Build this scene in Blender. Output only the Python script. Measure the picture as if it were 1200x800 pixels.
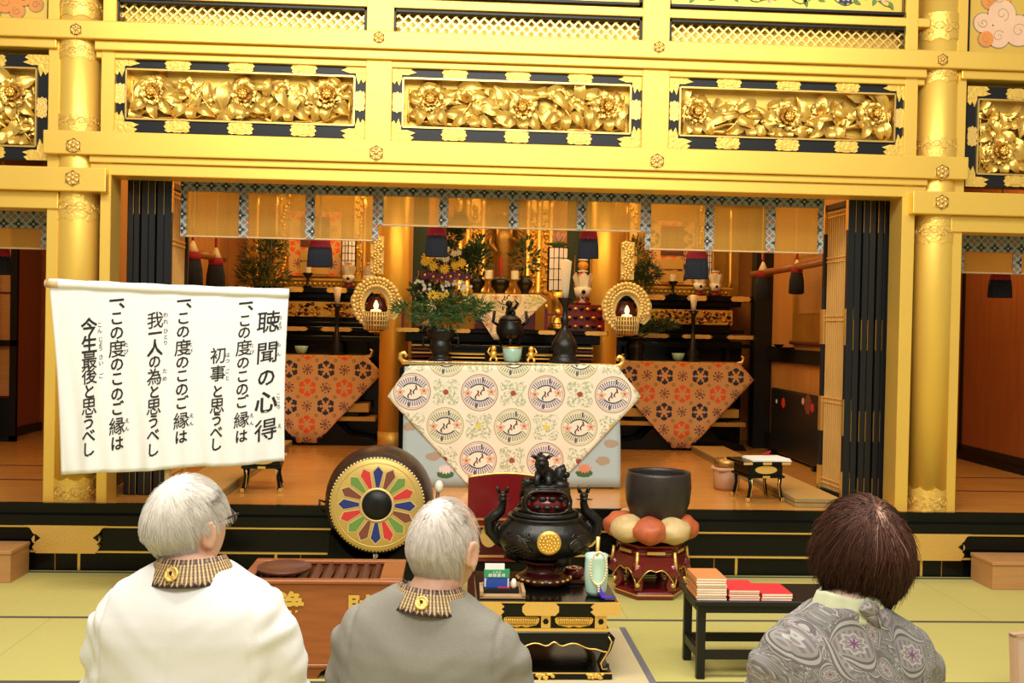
import bpy, bmesh, math, random
from mathutils import Vector, Matrix, Euler, noise
for _o in list(bpy.data.objects):
    bpy.data.objects.remove(_o, do_unlink=True)
SC = bpy.context.scene
COL = SC.collection
PI = math.pi

# ------------------------------------------------------------------ camera, light, exposure
FPX, CAMZ = 1250.0, 1.5
YAW, PITCH, ROLL = 0.05518779, 0.0140938, 0.02028176
CF = Vector((math.sin(YAW) * math.cos(PITCH), math.cos(YAW) * math.cos(PITCH), -math.sin(PITCH)))
_r = CF.cross(Vector((0, 0, 1))).normalized()
_u = _r.cross(CF)
CR = _r * math.cos(ROLL) + _u * math.sin(ROLL)
CU = -_r * math.sin(ROLL) + _u * math.cos(ROLL)
cam_data = bpy.data.cameras.new('camera')
cam_data.sensor_width = 36.0
cam_data.lens = FPX / 1200.0 * 36.0
cam_data.clip_start = 0.05
cam = bpy.data.objects.new('camera', cam_data)
COL.objects.link(cam)
_m = Matrix.Identity(4)
for i in range(3):
    _m[i][0], _m[i][1], _m[i][2] = CR[i], CU[i], -CF[i]
_m[2][3] = CAMZ
cam.matrix_world = _m
SC.camera = cam

SC.view_settings.view_transform = 'Standard'
SC.view_settings.look = 'None'
SC.view_settings.exposure = 0.0
SC.view_settings.gamma = 1.0
SC.view_settings.use_curve_mapping = False
SC.cycles.max_bounces = 6
SC.cycles.diffuse_bounces = 3
SC.cycles.glossy_bounces = 3
SC.cycles.transmission_bounces = 4
SC.cycles.transparent_max_bounces = 8
SC.cycles.caustics_reflective = False
SC.cycles.caustics_refractive = False
SC.cycles.sample_clamp_indirect = 4.0

world = bpy.data.worlds.new('world')
SC.world = world
world.use_nodes = True
world.node_tree.nodes['Background'].inputs[0].default_value = (1.0, 0.90, 0.72, 1)
world.node_tree.nodes['Background'].inputs[1].default_value = 0.42

def lamp(name, kind, loc, energy, color=(1, 1, 1), size=1.0, size_y=None, target=None, spread=None):
    d = bpy.data.lights.new(name, kind)
    d.energy = energy
    d.color = color
    if kind == 'AREA':
        d.shape = 'RECTANGLE'
        d.size = size
        d.size_y = size_y or size
        if spread: d.spread = spread
    elif kind != 'SUN':
        d.shadow_soft_size = size
    o = bpy.data.objects.new(name, d)
    COL.objects.link(o)
    o.location = loc
    if target is not None:
        o.rotation_euler = (Vector(target) - Vector(loc)).to_track_quat('-Z', 'Y').to_euler()
    return o

# the outer hall's ceiling lights, above and behind the sitters
lamp('hall_ceiling_lamp', 'AREA', (-1.1, 3.1, 4.7), 180, (1.0, 0.96, 0.89), 3.4, 1.2, (-0.9, 4.2, 0))
lamp('hall_ceiling_lamp', 'AREA', (1.9, 3.1, 4.7), 118, (1.0, 0.95, 0.87), 3.4, 1.2, (1.9, 4.2, 0))
lamp('hall_ceiling_lamp', 'AREA', (0.2, -0.6, 4.7), 195, (1.0, 0.96, 0.90), 4.5, 1.6, (0.4, 3.0, 1.2))
# warm lamps of the sanctuary behind the lintel
lamp('sanctuary_lamp', 'AREA', (0.4, 7.5, 3.25), 88, (1.0, 0.60, 0.24), 4.2, 1.0, (0.4, 8.8, 0.9))
lamp('sanctuary_lamp', 'AREA', (0.4, 9.85, 3.25), 62, (1.0, 0.58, 0.20), 3.8, 0.6, (0.4, 10.15, 1.0))
lamp('aisle_lamp', 'AREA', (-3.2, 8.0, 2.9), 26, (1.0, 0.60, 0.24), 1.0, 1.0, (-3.4, 8.6, 0.8))
lamp('aisle_lamp', 'AREA', (3.8, 8.0, 2.9), 26, (1.0, 0.60, 0.24), 1.0, 1.0, (4.2, 8.6, 0.8))

# ------------------------------------------------------------------ helpers
def P(px, py, Y):
    d = CF + CR * ((px - 600) / FPX) - CU * ((py - 400) / FPX)
    t = Y / d.y
    return Vector((d.x * t, Y, CAMZ + d.z * t))

def PX(px, py, Y): return P(px, py, Y).x
def PZ(px, py, Y): return P(px, py, Y).z

def pb(x0, y0, x1, y1, Y):
    """X0, X1, Z0, Z1 of an upright rectangle standing at depth Y"""
    xm, ym = (x0 + x1) / 2, (y0 + y1) / 2
    return P(x0, ym, Y).x, P(x1, ym, Y).x, P(xm, y1, Y).z, P(xm, y0, Y).z

MATS = {}
def mat(name, color=(0.8, 0.8, 0.8), rough=0.5, metal=0.0, coat=0.0, emit=None, es=1.0, var=0.0, vscale=8.0, bump=0.0, bscale=60.0, alpha=1.0, trans=0.0, sheen=0.0, spec=0.5, stretch=(1, 1, 1)):
    m = bpy.data.materials.new(name)
    m.use_nodes = True
    nt = m.node_tree
    b = nt.nodes['Principled BSDF']
    b.inputs['Base Color'].default_value = (*color, 1)
    b.inputs['Roughness'].default_value = rough
    b.inputs['Metallic'].default_value = metal
    b.inputs['Specular IOR Level'].default_value = spec
    b.inputs['Coat Weight'].default_value = coat
    b.inputs['Coat Roughness'].default_value = 0.08
    b.inputs['Alpha'].default_value = alpha
    b.inputs['Transmission Weight'].default_value = trans
    b.inputs['Sheen Weight'].default_value = sheen
    if emit:
        b.inputs['Emission Color'].default_value = (*emit, 1)
        b.inputs['Emission Strength'].default_value = es
    if var > 0 or bump > 0:
        tc = nt.nodes.new('ShaderNodeTexCoord')
        mp = nt.nodes.new('ShaderNodeMapping')
        mp.inputs['Scale'].default_value = stretch
        nt.links.new(tc.outputs['Object'], mp.inputs['Vector'])
    if var > 0:
        n = nt.nodes.new('ShaderNodeTexNoise')
        n.inputs['Scale'].default_value = vscale
        n.inputs['Detail'].default_value = 4
        nt.links.new(mp.outputs[0], n.inputs['Vector'])
        mx = nt.nodes.new('ShaderNodeMix')
        mx.data_type = 'RGBA'
        mx.inputs[6].default_value = (*[max(0, c * (1 - var)) for c in color], 1)
        mx.inputs[7].default_value = (*[min(1, c * (1 + var)) for c in color], 1)
        nt.links.new(n.outputs['Fac'], mx.inputs[0])
        nt.links.new(mx.outputs[2], b.inputs['Base Color'])
    if bump > 0:
        n = nt.nodes.new('ShaderNodeTexNoise')
        n.inputs['Scale'].default_value = bscale
        n.inputs['Detail'].default_value = 3
        nt.links.new(mp.outputs[0], n.inputs['Vector'])
        bp = nt.nodes.new('ShaderNodeBump')
        bp.inputs['Strength'].default_value = bump
        bp.inputs['Distance'].default_value = 0.01
        nt.links.new(n.outputs['Fac'], bp.inputs['Height'])
        nt.links.new(bp.outputs[0], b.inputs['Normal'])
    MATS[name] = m
    return m

class S:
    """a scalar socket with arithmetic"""
    nt = None
    def __init__(s, v): s.v = v
    @staticmethod
    def op(name, *a):
        n = S.nt.nodes.new('ShaderNodeMath')
        n.operation = name
        for i, x in enumerate(a):
            x = x.v if isinstance(x, S) else x
            if isinstance(x, (int, float)): n.inputs[i].default_value = x
            else: S.nt.links.new(x, n.inputs[i])
        return S(n.outputs[0])
    def __add__(s, o): return S.op('ADD', s, o)
    __radd__ = __add__
    def __sub__(s, o): return S.op('SUBTRACT', s, o)
    def __rsub__(s, o): return S.op('SUBTRACT', o, s)
    def __mul__(s, o): return S.op('MULTIPLY', s, o)
    __rmul__ = __mul__
    def __truediv__(s, o): return S.op('DIVIDE', s, o)
    def __lt__(s, o): return S.op('LESS_THAN', s, o)
    def __gt__(s, o): return S.op('GREATER_THAN', s, o)
def sabs(a): return S.op('ABSOLUTE', a)
def ssin(a): return S.op('SINE', a)
def sfract(a): return S.op('FRACT', a)
def sfloor(a): return S.op('FLOOR', a)
def ssqrt(a): return S.op('SQRT', a)
def satan2(a, b): return S.op('ARCTAN2', a, b)
def smin(a, b): return S.op('MINIMUM', a, b)
def smax(a, b): return S.op('MAXIMUM', a, b)
def smod(a, b): return S.op('FLOORED_MODULO', a, b)
def cell(u, p):            # signed offset from the nearest multiple of p
    return S.op('SUBTRACT', u, sfloor(u / p + 0.5) * p)
def snoise(scale, vec=None, detail=3, dist=0.0):
    n = S.nt.nodes.new('ShaderNodeTexNoise')
    n.inputs['Scale'].default_value = scale
    n.inputs['Detail'].default_value = detail
    n.inputs['Distortion'].default_value = dist
    S.nt.links.new(vec or S.uvw, n.inputs['Vector'])
    return S(n.outputs['Fac'])
def svoro(scale, feature='F1', vec=None, out='Distance', rnd=1.0):
    n = S.nt.nodes.new('ShaderNodeTexVoronoi')
    n.feature = feature
    n.inputs['Scale'].default_value = scale
    n.inputs['Randomness'].default_value = rnd
    S.nt.links.new(vec or S.uvw, n.inputs['Vector'])
    return S(n.outputs[out])
class Pattern:
    """layers of colour over one another, driven by masks of the mesh's own UV (metres)"""
    def __init__(s, name, base, rough=0.7, metal=0.0, coord='UV'):
        s.m = bpy.data.materials.new(name)
        s.m.use_nodes = True
        s.nt = S.nt = s.m.node_tree
        s.b = s.nt.nodes['Principled BSDF']
        s.b.inputs['Roughness'].default_value = rough
        s.b.inputs['Metallic'].default_value = metal
        tc = s.nt.nodes.new('ShaderNodeTexCoord')
        S.uvw = s.vec = tc.outputs[coord]
        sp = s.nt.nodes.new('ShaderNodeSeparateXYZ')
        s.nt.links.new(s.vec, sp.inputs[0])
        s.u, s.v, s.w = S(sp.outputs[0]), S(sp.outputs[1]), S(sp.outputs[2])
        rgb = s.nt.nodes.new('ShaderNodeRGB')
        rgb.outputs[0].default_value = (*base, 1)
        s.c = rgb.outputs[0]
        MATS[name] = s.m
    def over(s, mask, color):
        mx = s.nt.nodes.new('ShaderNodeMix')
        mx.data_type = 'RGBA'
        s.nt.links.new(mask.v, mx.inputs[0])
        s.nt.links.new(s.c, mx.inputs[6])
        mx.inputs[7].default_value = (*color, 1)
        s.c = mx.outputs[2]
        return s
    def bump(s, h, strength=0.3, dist=0.004):
        bp = s.nt.nodes.new('ShaderNodeBump')
        bp.inputs['Strength'].default_value = strength
        bp.inputs['Distance'].default_value = dist
        s.nt.links.new(h.v, bp.inputs['Height'])
        s.nt.links.new(bp.outputs[0], s.b.inputs['Normal'])
        return s
    def done(s):
        s.nt.links.new(s.c, s.b.inputs['Base Color'])
        return s.m

class MB:
    """collects shapes, in world metres, into ONE mesh object"""
    def __init__(s, material=None):
        s.v, s.f, s.fm, s.fs, s.uv = [], [], [], [], []
        s.mats = []
        s.cur = 0
        s.T = None
        if material: s.m(material)
    def m(s, name):
        if name not in s.mats: s.mats.append(name)
        s.cur = s.mats.index(name)
        return s
    def add(s, verts, faces, smooth=False, uvs=None):
        b = len(s.v)
        for i, p in enumerate(verts):
            p = Vector(p)
            if uvs: s.uv.append(uvs[i])
            else: s.uv.append((p.x, p.z))
            if s.T is not None: p = s.T @ p
            s.v.append(p)
        for f in faces:
            s.f.append([b + i for i in f]); s.fm.append(s.cur); s.fs.append(smooth)
        return s
    def box(s, x0, x1, y0, y1, z0, z1):
        v = [(x0, y0, z0), (x1, y0, z0), (x1, y1, z0), (x0, y1, z0), (x0, y0, z1), (x1, y0, z1), (x1, y1, z1), (x0, y1, z1)]
        return s.add(v, [(3, 2, 1, 0), (4, 5, 6, 7), (0, 1, 5, 4), (1, 2, 6, 5), (2, 3, 7, 6), (3, 0, 4, 7)])
    def frame(s, p, q):
        z = (Vector(q) - Vector(p)).normalized()
        x = z.orthogonal().normalized()
        return x, z.cross(x), z
    def cyl(s, p, q, r0, r1=None, n=16, caps=True, smooth=True):
        r1 = r0 if r1 is None else r1
        p, q = Vector(p), Vector(q)
        x, y, _ = s.frame(p, q)
        v = []
        for c, r in ((p, r0), (q, r1)):
            for i in range(n):
                a = 2 * PI * i / n
                v.append(c + x * (r * math.cos(a)) + y * (r * math.sin(a)))
        s.add(v, [(i, (i + 1) % n, n + (i + 1) % n, n + i) for i in range(n)], smooth)
        if caps:
            s.add(v[:n], [list(range(n))[::-1]]); s.add(v[n:], [list(range(n))])
        return s
    def lathe(s, prof, c=(0, 0, 0), n=24, sx=1.0, sy=1.0, wob=None, rot=0.0, axis=None):
        """prof: (r, h) from one end to the other, about Z (or an axis) through c"""
        c = Vector(c)
        if axis is not None:
            az = Vector(axis).normalized(); ax = az.orthogonal().normalized(); ay = az.cross(ax)
        v = []
        for r, h in prof:
            for i in range(n):
                a = 2 * PI * i / n + rot
                k = wob(a, h) if wob else 1.0
                lx, ly = r * k * math.cos(a) * sx, r * k * math.sin(a) * sy
                if axis is None: v.append(c + Vector((lx, ly, h)))
                else: v.append(c + ax * lx + ay * ly + az * h)
        f = []
        for j in range(len(prof) - 1):
            for i in range(n):
                f.append((j * n + i, j * n + (i + 1) % n, (j + 1) * n + (i + 1) % n, (j + 1) * n + i))
        k = (len(prof) - 1) * n
        if prof[0][0] > .03 and abs(prof[0][0] - prof[-1][0]) < .07 * prof[0][0] + .012 and abs(prof[0][1] - prof[-1][1]) < .016:
            for i in range(n): f.append((k + i, k + (i + 1) % n, (i + 1) % n, i))
        else:
            f.append(list(range(n))[::-1]); f.append([k + i for i in range(n)])
        return s.add(v, f, True)
    def tube(s, pts, r, n=8, caps=True, sy=1.0):
        pts = [Vector(p) for p in pts]
        rs = r if isinstance(r, (list, tuple)) else [r] * len(pts)
        v, f = [], []
        t0 = (pts[1] - pts[0]).normalized()
        x = t0.orthogonal().normalized()
        for k, p in enumerate(pts):
            t = (pts[min(k + 1, len(pts) - 1)] - pts[max(k - 1, 0)]).normalized()
            x = (x - t * x.dot(t))
            x = x.normalized() if x.length > 1e-6 else t.orthogonal().normalized()
            y = t.cross(x)
            for i in range(n):
                a = 2 * PI * i / n
                v.append(p + x * (rs[k] * math.cos(a)) + y * (rs[k] * sy * math.sin(a)))
        for k in range(len(pts) - 1):
            for i in range(n):
                f.append((k * n + i, k * n + (i + 1) % n, (k + 1) * n + (i + 1) % n, (k + 1) * n + i))
        if caps:
            f.append(list(range(n))[::-1]); f.append([(len(pts) - 1) * n + i for i in range(n)])
        return s.add(v, f, True)
    def sphere(s, c, rx, ry=None, rz=None, nu=16, nv=10, fn=None):
        ry = rx if ry is None else ry
        rz = rx if rz is None else rz
        c = Vector(c)
        v = [c + Vector((0, 0, -rz))]
        for j in range(1, nv):
            t = -PI / 2 + PI * j / nv
            for i in range(nu):
                a = 2 * PI * i / nu
                v.append(c + Vector((rx * math.cos(t) * math.cos(a), ry * math.cos(t) * math.sin(a), rz * math.sin(t))))
        v.append(c + Vector((0, 0, rz)))
        if fn: v = [fn(p) for p in v]
        f = [(0, 1 + (i + 1) % nu, 1 + i) for i in range(nu)]
        for j in range(nv - 2):
            for i in range(nu):
                a, b = 1 + j * nu, 1 + (j + 1) * nu
                f.append((a + i, a + (i + 1) % nu, b + (i + 1) % nu, b + i))
        e = 1 + (nv - 2) * nu
        f += [(e + i, e + (i + 1) % nu, len(v) - 1) for i in range(nu)]
        return s.add(v, f, True)
    def prism(s, poly, o, ex, ey, depth, smooth=False):
        """flat outline poly (2-D) laid out from o along ex, ey and thickened by depth along ex x ey"""
        o, ex, ey = Vector(o), Vector(ex), Vector(ey)
        nz = ex.cross(ey).normalized()
        n = len(poly)
        a = [o + ex * p[0] + ey * p[1] for p in poly]
        b = [p + nz * depth for p in a]
        f = [list(range(n))[::-1], [n + i for i in range(n)]] + [(i, (i + 1) % n, n + (i + 1) % n, n + i) for i in range(n)]
        uv = [(p[0], p[1]) for p in poly] * 2
        return s.add(a + b, f, smooth, uv)
    def grid(s, fn, nu, nv, smooth=True, uvfn=None, closed_u=False):
        v, uv = [], []
        for j in range(nv + 1):
            for i in range(nu + (0 if closed_u else 1)):
                a, b = i / nu, j / nv
                v.append(Vector(fn(a, b)))
                if uvfn: uv.append(uvfn(a, b))
        w = nu if closed_u else nu + 1
        f = []
        for j in range(nv):
            for i in range(nu):
                i2 = (i + 1) % w
                f.append((j * w + i, j * w + i2, (j + 1) * w + i2, (j + 1) * w + i))
        return s.add(v, f, smooth, uv if uvfn else None)
    def build(s, name, parent=None, bevel=0.0, solid=0.0, world=True, flip=False, seg=1):
        me = bpy.data.meshes.new(name)
        off = Vector((0, 0, 0))
        q = parent
        if world:
            while q is not None:
                off = off + q.location
                q = q.parent
        if parent is None and world:
            lo = [min(p[i] for p in s.v) for i in range(3)]
            hi = [max(p[i] for p in s.v) for i in range(3)]
            off = Vector(((lo[0] + hi[0]) / 2, (lo[1] + hi[1]) / 2, lo[2]))
        me.from_pydata([p - off for p in s.v], [], s.f)
        for m in s.mats: me.materials.append(MATS[m])
        me.polygons.foreach_set('material_index', s.fm)
        me.polygons.foreach_set('use_smooth', s.fs)
        ul = me.uv_layers.new(name='UVMap')
        li = [0] * len(me.loops)
        me.loops.foreach_get('vertex_index', li)
        flat = []
        for i in li: flat.extend(s.uv[i][:2])
        ul.data.foreach_set('uv', flat)
        me.update()
        o = bpy.data.objects.new(name, me)
        COL.objects.link(o)
        if parent is not None: o.parent = parent
        elif world: o.location = off
        if solid:
            md = o.modifiers.new('solid', 'SOLIDIFY'); md.thickness = solid; md.offset = 0
        if bevel:
            md = o.modifiers.new('bevel', 'BEVEL'); md.width = bevel; md.segments = seg; md.limit_method = 'ANGLE'; md.angle_limit = 0.6
            md.harden_normals = False
        return o

def tag(o, label, cat, group=None):
    o['label'] = label
    o['category'] = cat
    if group: o['group'] = group
    return o
def thing(name, label, cat, loc=(0, 0, 0), group=None, rotz=0.0):
    o = bpy.data.objects.new(name, None)
    o.empty_display_size = 0.1
    COL.objects.link(o)
    o.location = loc
    o.rotation_euler = (0, 0, rotz)
    return tag(o, label, cat, group)
def struct(o):
    o['kind'] = 'structure'
    return o
def stuff(o):
    o['kind'] = 'stuff'
    return o
def dup(root, loc=None, rotz=None, label=None, group=None, parent=None):
    r = root.copy()
    COL.objects.link(r)
    if parent is not None: r.parent = parent
    if loc is not None: r.location = loc
    if rotz is not None: r.rotation_euler = (0, 0, rotz)
    if label: r['label'] = label
    if group: r['group'] = group
    for ch in list(root.children):
        c = ch.copy(); COL.objects.link(c); c.parent = r
        for g in list(ch.children):
            d = g.copy(); COL.objects.link(d); d.parent = c
    return r
_glyphs = {}
def glyph(ch, bold=0.0, res=2):
    """vertices and faces of one character, about 1 m tall, centred on the origin in x, y"""
    key = (ch, bold, res)
    if key in _glyphs: return _glyphs[key]
    cu = bpy.data.curves.new('glyph', 'FONT')
    cu.body = ch
    cu.size = 1.0
    cu.offset = bold
    cu.resolution_u = res
    o = bpy.data.objects.new('glyph', cu)
    COL.objects.link(o)
    dg = bpy.context.evaluated_depsgraph_get()
    ev = o.evaluated_get(dg)
    me = ev.to_mesh()
    vs = [v.co.copy() for v in me.vertices]
    fs = [list(p.vertices) for p in me.polygons]
    ev.to_mesh_clear()
    bpy.data.objects.remove(o, do_unlink=True)
    bpy.data.curves.remove(cu)
    if vs:
        wide = max(v.x for v in vs)
        cx = 0.5 if ord(ch) > 0x2000 else wide / 2
        vs = [Vector((v.x - cx, v.y - 0.36, 0)) for v in vs]
    _glyphs[key] = (vs, fs)
    return vs, fs
def write(mb, ch, o, ex, ey, size, bold=0.0, lift=0.0, sx=1.0, slant=0.0):
    vs, fs = glyph(ch, bold)
    o, ex, ey = Vector(o), Vector(ex).normalized(), Vector(ey).normalized()
    n = ex.cross(ey)
    mb.add([o + ex * (v.x * size * sx + v.y * size * slant) + ey * (v.y * size) + n * lift for v in vs], fs)
def smoothstep(a, b, x):
    t = max(0.0, min(1.0, (x - a) / (b - a)))
    return t * t * (3 - 2 * t)
def circle(r, n=24, cx=0, cy=0, a0=0.0):
    return [(cx + r * math.cos(a0 + 2 * PI * i / n), cy + r * math.sin(a0 + 2 * PI * i / n)) for i in range(n)]

def G(px, py, z=0.0):
    d = CF + CR * ((px - 600) / FPX) - CU * ((py - 400) / FPX)
    t = (z - CAMZ) / d.z
    return Vector((d.x * t, d.y * t, z))

# ------------------------------------------------------------------ materials
mat('gold', (0.97, 0.625, 0.115), 0.42, 0.56, var=0.05, vscale=3.0, bump=0.02, bscale=30)
mat('gold_engraved', (0.95, 0.60, 0.12), 0.44, 0.56, var=0.12, vscale=45.0, bump=0.45, bscale=48)
mat('gold_carved', (0.93, 0.57, 0.12), 0.33, 0.78, var=0.10, vscale=12)
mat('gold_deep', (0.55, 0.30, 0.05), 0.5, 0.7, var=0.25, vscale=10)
mat('gold_plate', (0.90, 0.58, 0.16), 0.36, 0.7, bump=0.35, bscale=140)
mat('gold_fine', (0.90, 0.60, 0.17), 0.30, 0.8)
mat('lacquer', (0.004, 0.0045, 0.004), 0.16, 0.0, spec=0.22)
mat('gold_pale', (0.92, 0.74, 0.34), 0.42, 0.35, var=0.12, vscale=30)
mat('panel_green', (0.02, 0.05, 0.03), 0.6)
mat('pail_tan', (0.42, 0.21, 0.09), 0.5)
mat('pail_cloth', (0.55, 0.34, 0.22), 0.8)
mat('lacquer_frame', (0.011, 0.012, 0.0125), 0.36, spec=0.3)
mat('lacquer_dull', (0.009, 0.009, 0.008), 0.42, spec=0.3)
mat('lacquer_red', (0.16, 0.008, 0.010), 0.18, coat=0.4)
mat('lacquer_wine', (0.06, 0.005, 0.005), 0.25)
mat('bronze_dark', (0.013, 0.0115, 0.0095), 0.34, 0.45, var=0.5, vscale=14, bump=0.2, bscale=50)
mat('bronze_sheen', (0.035, 0.028, 0.020), 0.22, 0.7, var=0.4, vscale=10)
mat('iron_bowl', (0.050, 0.040, 0.034), 0.40, 0.5, var=0.2, vscale=20, bump=0.12, bscale=90)
mat('brass_old', (0.42, 0.24, 0.06), 0.4, 0.8, var=0.3, vscale=30)
mat('wood_box', (0.30, 0.085, 0.022), 0.33, var=0.35, vscale=5, stretch=(1, 4, 9))
mat('wood_dark', (0.11, 0.032, 0.014), 0.4, var=0.3, vscale=6, stretch=(1, 3, 8))
mat('wood_step', (0.50, 0.25, 0.085), 0.5, var=0.16, vscale=5, stretch=(1, 1, 12))
mat('wood_wall', (0.60, 0.27, 0.07), 0.45, var=0.2, vscale=3, stretch=(4, 4, 0.6))
mat('wood_door', (0.30, 0.10, 0.026), 0.35, var=0.3, vscale=4, stretch=(6, 6, 0.5))
mat('wood_pole', (0.62, 0.42, 0.20), 0.5, var=0.15, vscale=8, stretch=(6, 6, 1))
mat('lattice_wood', (0.70, 0.40, 0.11), 0.45, var=0.15, vscale=6)
mat('white_cloth', (0.84, 0.83, 0.80), 0.85, bump=0.06, bscale=300)
mat('ink', (0.012, 0.012, 0.012), 0.8)
mat('paper', (0.86, 0.80, 0.66), 0.8)
mat('paper_white', (0.85, 0.83, 0.78), 0.8)
mat('book_orange', (0.62, 0.235, 0.07), 0.6, var=0.12, vscale=20)
mat('book_red', (0.70, 0.035, 0.045), 0.5)
mat('red_cloth', (0.30, 0.010, 0.022), 0.85)
mat('navy_cloth', (0.006, 0.008, 0.016), 0.9, bump=0.3, bscale=200)
mat('cream_cord', (0.80, 0.66, 0.40), 0.7)
mat('celadon', (0.33, 0.55, 0.47), 0.2, coat=0.5)
mat('wax', (0.85, 0.77, 0.60), 0.5)
mat('wax_red', (0.5, 0.02, 0.02), 0.4)
mat('lamp_glow', (1, 0.75, 0.4), 0.5, emit=(1.0, 0.62, 0.22), es=3.0)
mat('lantern_paper', (0.9, 0.75, 0.6), 0.7, emit=(1.0, 0.72, 0.42), es=0.22)
mat('glass_green', (0.55, 0.80, 0.68), 0.1, coat=0.6, var=0.06, vscale=30)
mat('purple_silk', (0.085, 0.03, 0.42), 0.7)
mat('leaf_dark', (0.028, 0.065, 0.018), 0.6, var=0.5, vscale=20)
mat('leaf_green', (0.05, 0.125, 0.028), 0.6, var=0.4, vscale=20)
mat('petal_yellow', (0.85, 0.55, 0.03), 0.6)
mat('petal_white', (0.85, 0.82, 0.70), 0.6)
mat('petal_purple', (0.14, 0.012, 0.055), 0.6)
mat('petal_pink', (0.85, 0.50, 0.46), 0.6)
mat('fruit_orange', (0.85, 0.36, 0.03), 0.45)
mat('fruit_red', (0.62, 0.07, 0.03), 0.35)
mat('drum_face', (0.62, 0.42, 0.10), 0.42, 0.35, var=0.08, vscale=10)
mat('drum_body', (0.035, 0.018, 0.013), 0.35, var=0.3, vscale=10)
mat('paint_blue', (0.016, 0.030, 0.16), 0.5)
mat('paint_red', (0.60, 0.035, 0.03), 0.5)
mat('paint_green', (0.14, 0.27, 0.05), 0.5)
mat('paint_brown', (0.19, 0.055, 0.03), 0.5)
mat('paint_gold', (0.75, 0.55, 0.22), 0.4, 0.3)
mat('cushion_red', (0.50, 0.11, 0.035), 0.5, var=0.55, vscale=16)
mat('cushion_gold', (0.64, 0.46, 0.20), 0.5, var=0.4, vscale=18)
mat('cloud_orange', (0.85, 0.30, 0.06), 0.6, var=0.15, vscale=9)
mat('cloud_peach', (0.88, 0.56, 0.36), 0.6, var=0.12, vscale=9)
mat('cloud_line', (0.36, 0.30, 0.15), 0.6)
mat('board_pink', (0.62, 0.44, 0.34), 0.6, var=0.06, vscale=6)
mat('card_green', (0.03, 0.30, 0.12), 0.5)
mat('card_blue', (0.02, 0.07, 0.36), 0.5)
mat('card_red', (0.5, 0.02, 0.04), 0.5)
mat('mat_beige', (0.62, 0.50, 0.27), 0.85, var=0.06, vscale=60)
mat('mat_border', (0.16, 0.15, 0.16), 0.9, var=0.4, vscale=120)
mat('cut_board', (0.46, 0.28, 0.13), 0.6, var=0.3, vscale=12, stretch=(1, 6, 1))

# tatami: rows of mats laid with their long sides across the hall
p = Pattern('tatami', (0.53, 0.47, 0.135), 0.75, coord='Object')
y0 = 5.432
row = cell(p.v - y0, 0.968)
colx = cell(p.u - 0.93 + sfloor((p.v - y0) / 0.968) * 0.968, 1.936)
p.over(snoise(1.2), (0.60, 0.525, 0.17))
p.over(snoise(260.0) * 0.5, (0.43, 0.39, 0.10))
p.over((sabs(colx) < 0.003) * 0.35, (0.20, 0.17, 0.06))
p.over(sabs(row) < 0.018, (0.085, 0.075, 0.06))
p.bump(ssin(p.u * 420.0), 0.15, 0.002)
p.done()
# polished boards
p = Pattern('boards', (0.70, 0.345, 0.075), 0.16, coord='Object')
p.over(snoise(2.5) * 0.7, (0.46, 0.17, 0.03))
wav = ssin(p.v * 70.0 + snoise(3.0) * 7.0)
p.over((wav > 0.4) * 0.25, (0.42, 0.16, 0.03))
p.over((sabs(cell(p.v - 6.47, 0.30)) < 0.0025) * 0.6, (0.16, 0.05, 0.01))
p.done()
# straw top of the raised mats
p = Pattern('straw', (0.52, 0.31, 0.085), 0.6, coord='Object')
p.over(snoise(40.0) * 0.6, (0.42, 0.24, 0.06))
p.done()
mat('straw_edge', (0.30, 0.21, 0.07), 0.8, var=0.2, vscale=30)
# brocade of the blinds
def brocade_layers(p, k=1.0):
    q = 0.082 * k
    cu, cv = cell(p.u, q), cell(p.v, q)
    du, dv = cell(p.u - q / 2, q), cell(p.v - q / 2, q)
    p.over((svoro(170.0) < 0.42) * 0.5, (0.10, 0.16, 0.17))
    p.over((sabs(sabs(cu) - sabs(cv)) < 0.0035) * 0.9, (0.55, 0.52, 0.42))
    p.over((sabs(sabs(sabs(cu) + sabs(cv) - q / 2)) < 0.004), (0.52, 0.50, 0.40))
    p.over(ssqrt(sabs(cu)) + ssqrt(sabs(cv)) < (0.205 * math.sqrt(k)), (0.010, 0.012, 0.018))
    p.over(ssqrt(sabs(du)) + ssqrt(sabs(dv)) < (0.165 * math.sqrt(k)), (0.50, 0.11, 0.05))
    p.over(cu * cu + cv * cv < 0.00006, (0.5, 0.5, 0.42))
    p.over(du * du + dv * dv < 0.00004, (0.6, 0.5, 0.36))
p = Pattern('brocade', (0.215, 0.23, 0.205), 0.7)
brocade_layers(p, 1.1); p.done()
# split bamboo of the blinds: partly open, gold behind shows through
p = Pattern('bamboo', (0.64, 0.39, 0.045), 0.55)
p.over((snoise(5.0, detail=2)) * 0.5, (0.48, 0.33, 0.045))
p.over((sabs(cell(p.v, 0.0075)) < 0.0012) * 0.6, (0.22, 0.12, 0.02))
p.over((sabs(cell(p.u, 0.065)) < 0.001) * 0.6, (0.25, 0.14, 0.03))
m = p.done()
tr = p.nt.nodes.new('ShaderNodeBsdfTransparent')
tl = p.nt.nodes.new('ShaderNodeBsdfTranslucent'); tl.inputs[0].default_value = (0.90, 0.52, 0.07, 1)
m1 = p.nt.nodes.new('ShaderNodeMixShader'); m1.inputs[0].default_value = 0.4
m2 = p.nt.nodes.new('ShaderNodeMixShader'); m2.inputs[0].default_value = 0.34
p.nt.links.new(p.b.outputs[0], m1.inputs[1]); p.nt.links.new(tl.outputs[0], m1.inputs[2])
p.nt.links.new(m1.outputs[0], m2.inputs[1]); p.nt.links.new(tr.outputs[0], m2.inputs[2])
p.nt.links.new(m2.outputs[0], p.nt.nodes['Material Output'].inputs[0])

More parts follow.
